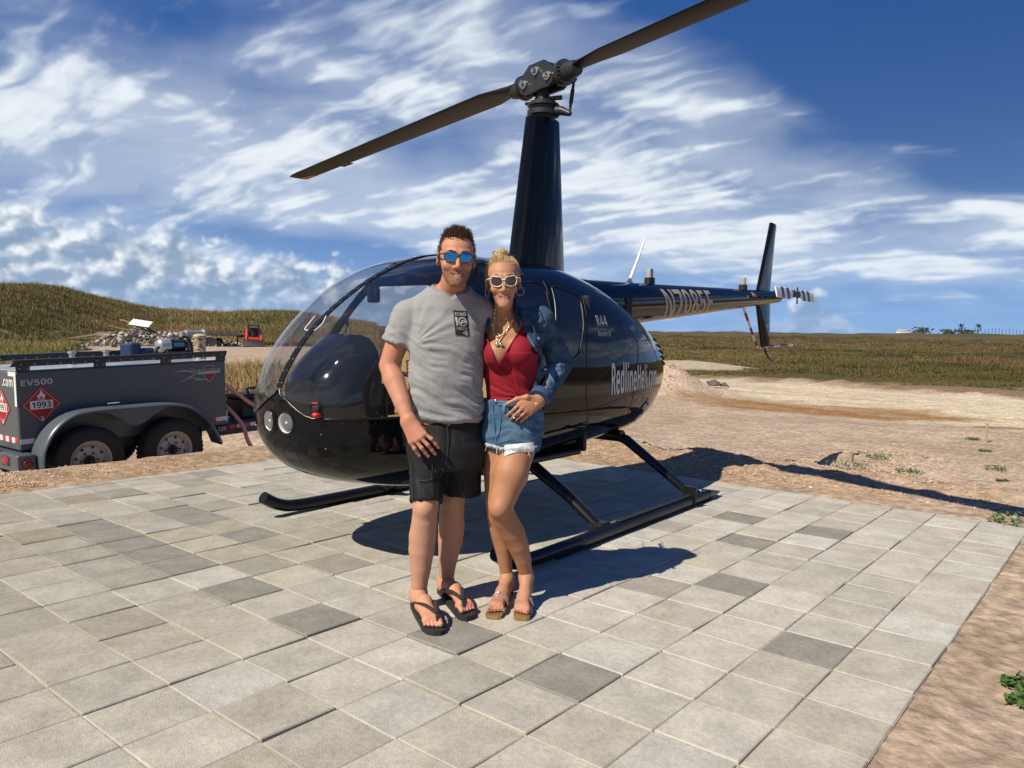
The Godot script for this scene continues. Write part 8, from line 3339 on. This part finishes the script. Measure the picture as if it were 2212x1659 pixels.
	for e in [-1.0, 1.0]:
		eb.tube([hc + hb * (Vector3(e * 0.014, 0.029, 0.096) * hs), hc + hb * (Vector3(e * 0.034, 0.036, 0.088) * hs), hc + hb * (Vector3(e * 0.052, 0.030, 0.072) * hs)], [0.0014, 0.0016, 0.0008], 6)
	bits("eyebrows", eb, mat("fair_brow", Color(0.25, 0.14, 0.07), 0.9), body)
	_glasses(m, hc, hb, hs, true, mat("white_frame", Color(0.74, 0.72, 0.69), 0.3), mat("brown_lens", Color(0.035, 0.024, 0.016), 0.04, 0.0, 0.8), 0.0325)
	# hoops, chains
	var hoop := mat("rose_beads", Color(0.30, 0.17, 0.13), 0.4, 0.2)
	for q in [[Vector3(0.080, -0.036, -0.004), 0.0195, 0.25], [Vector3(-0.080, -0.036, -0.004), 0.019, 1.15]]:
		var eb2 := MB.new()
		var oc: Vector3 = q[0]
		for k in 30:
			var w := TAU * k / 30
			eb2.ball(hc + hb * ((oc + Basis(Vector3.UP, q[2]) * Vector3(cos(w) * q[1], sin(w) * q[1] - q[1] * 0.6, 0)) * hs), Vector3.ONE * 0.0033, Basis(), 7, 5)
		put("hoop_earring", eb2, hoop, m)
	var gold := mat("pale_gold", Color(0.80, 0.60, 0.36), 0.22, 1.0)
	var chest := func(px: float, py: float, out: float) -> Vector3:
		var o := at(px, py, 3.4)
		var dv := (o - EYE).normalized()
		var a := f.reach(o, dv, 0.7)
		return a - dv * out
	for c in [[[[1066, 668], [1064, 690], [1066, 715], [1072, 726], [1082, 727], [1094, 714], [1106, 690], [1112, 668]], 0.0052], [[[1070, 668], [1068, 700], [1073, 728], [1078, 737], [1084, 728], [1100, 705], [1112, 682], [1116, 668]], 0.0042]]:
		var cm := MB.new()
		var l := []
		for q in c[0]:
			l.append(chest.call(q[0], q[1], 0.006))
		l = spline(l, 7)
		for i in l.size() - 1:
			var mid: Vector3 = (l[i] + l[i + 1]) / 2
			var dv: Vector3 = (l[i + 1] - l[i]).normalized()
			var sd := dv.cross(Vector3(0, 0.3, 1)).normalized()
			if i % 2:
				sd = dv.cross(sd).normalized()
			var lk := []
			for k in 9:
				var w := TAU * k / 8
				lk.append(mid + dv * cos(w) * ((l[i + 1] - l[i]).length() * 0.62) + sd * sin(w) * c[1] * 0.8)
			cm.tube(lk, 0.0014, 5, false)
		bits("necklace", cm, gold, m)
	var pd := MB.new()
	for q in [[1073, 744], [1082, 744]]:
		pd.ball(chest.call(q[0], q[1], 0.009), Vector3.ONE * 0.0095, Basis(), 12, 8)
	put("pendant", pd, mat("glitter_silver", Color(0.80, 0.74, 0.68), 0.2, 1.0), m)
	var rg := MB.new()
	rg.ball(at(1111, 902, 3.650), Vector3(0.0065, 0.005, 0.005), Basis(), 8, 5)
	put("ring", rg, M["glitter_silver"], m)
	# sandals: gold soles, four glittering straps each
	var sole := mat("gold_sole", Color(0.42, 0.28, 0.13), 0.25, 0.7)
	var glit := vmat("glitter_strap", 0.25, 0.35)
	for k in 2:
		var ft: Array = feet[k]
		var d: Vector3 = ft[0]
		var sd: Vector3 = d.cross(Vector3.UP).normalized()
		var g0: Vector3 = ft[2]
		var ln: float = ft[3]
		var outl := [Vector2(-0.055, -0.02), Vector2(-0.055, 0.02), Vector2(-0.03, 0.031), Vector2(0.06, 0.030), Vector2(ln - 0.06, 0.042), Vector2(ln + 0.005, 0.038), Vector2(ln + 0.022, 0.026), Vector2(ln + 0.022, -0.026), Vector2(ln + 0.005, -0.038), Vector2(ln - 0.06, -0.042), Vector2(0.06, -0.030), Vector2(-0.03, -0.031)]
		var sb2 := MB.new()
		var up := Vector3.UP
		var bs := Basis(d, up.cross(d), up)
		outl.reverse()
		sb2.slab(outl, Transform3D(bs, Vector3(g0.x, 0.003, g0.z)), 0.017)
		var sdl := put("sandal", sb2, sole, m)
		for s in [[ln - 0.052, ln - 0.040, 0.030], [ln - 0.068, ln - 0.052, 0.036], [ln - 0.105, ln - 0.118, 0.052], [ln - 0.118, ln - 0.140, 0.062]]:
			var st := MB.new()
			var arc := []
			for j in 13:
				var w := PI * j / 12
				arc.append(Vector3(g0.x, 0.020, g0.z) + d * lerpf(s[0], s[1], j / 12.0) + sd * cos(w) * 0.042 + Vector3.UP * (sin(w) * s[2]))
			for j in 12:
				for e in 4:
					var p: Vector3 = arc[j].lerp(arc[j + 1], e / 4.0)
					for r in 3:
						var t := g.randf_range(0.45, 1.0)
						st.col = Color(0.66 * t, 0.54 * t, 0.53 * t)
						st.ball(p + Vector3(g.randfn(0, 0.0022), g.randfn(0, 0.0022), g.randfn(0, 0.0022)), Vector3.ONE * 0.0024, Basis(), 5, 3)
			st.col = Color(0.42, 0.30, 0.29)
			st.tube(arc, 0.0042, 6, true)
			put("glitter_strap", st, glit, sdl)


# ================================================================ everything, in order
func _ready() -> void:
	rng.seed = 20240611
	build_camera_and_sun()
	build_sky()
	font_bold = SystemFont.new()
	font_bold.font_names = PackedStringArray(["Droid Sans"])
	font_bold.font_weight = 700
	font_serif = SystemFont.new()
	font_serif.font_names = PackedStringArray(["Droid Serif"])
	build_terrain()
	build_paving()
	build_helicopter()
	build_trailer()
	build_loader()
	build_flatbed()
	build_rubble()
	build_grass()
	build_clods()
	build_small_things()
	build_man()
	build_woman()
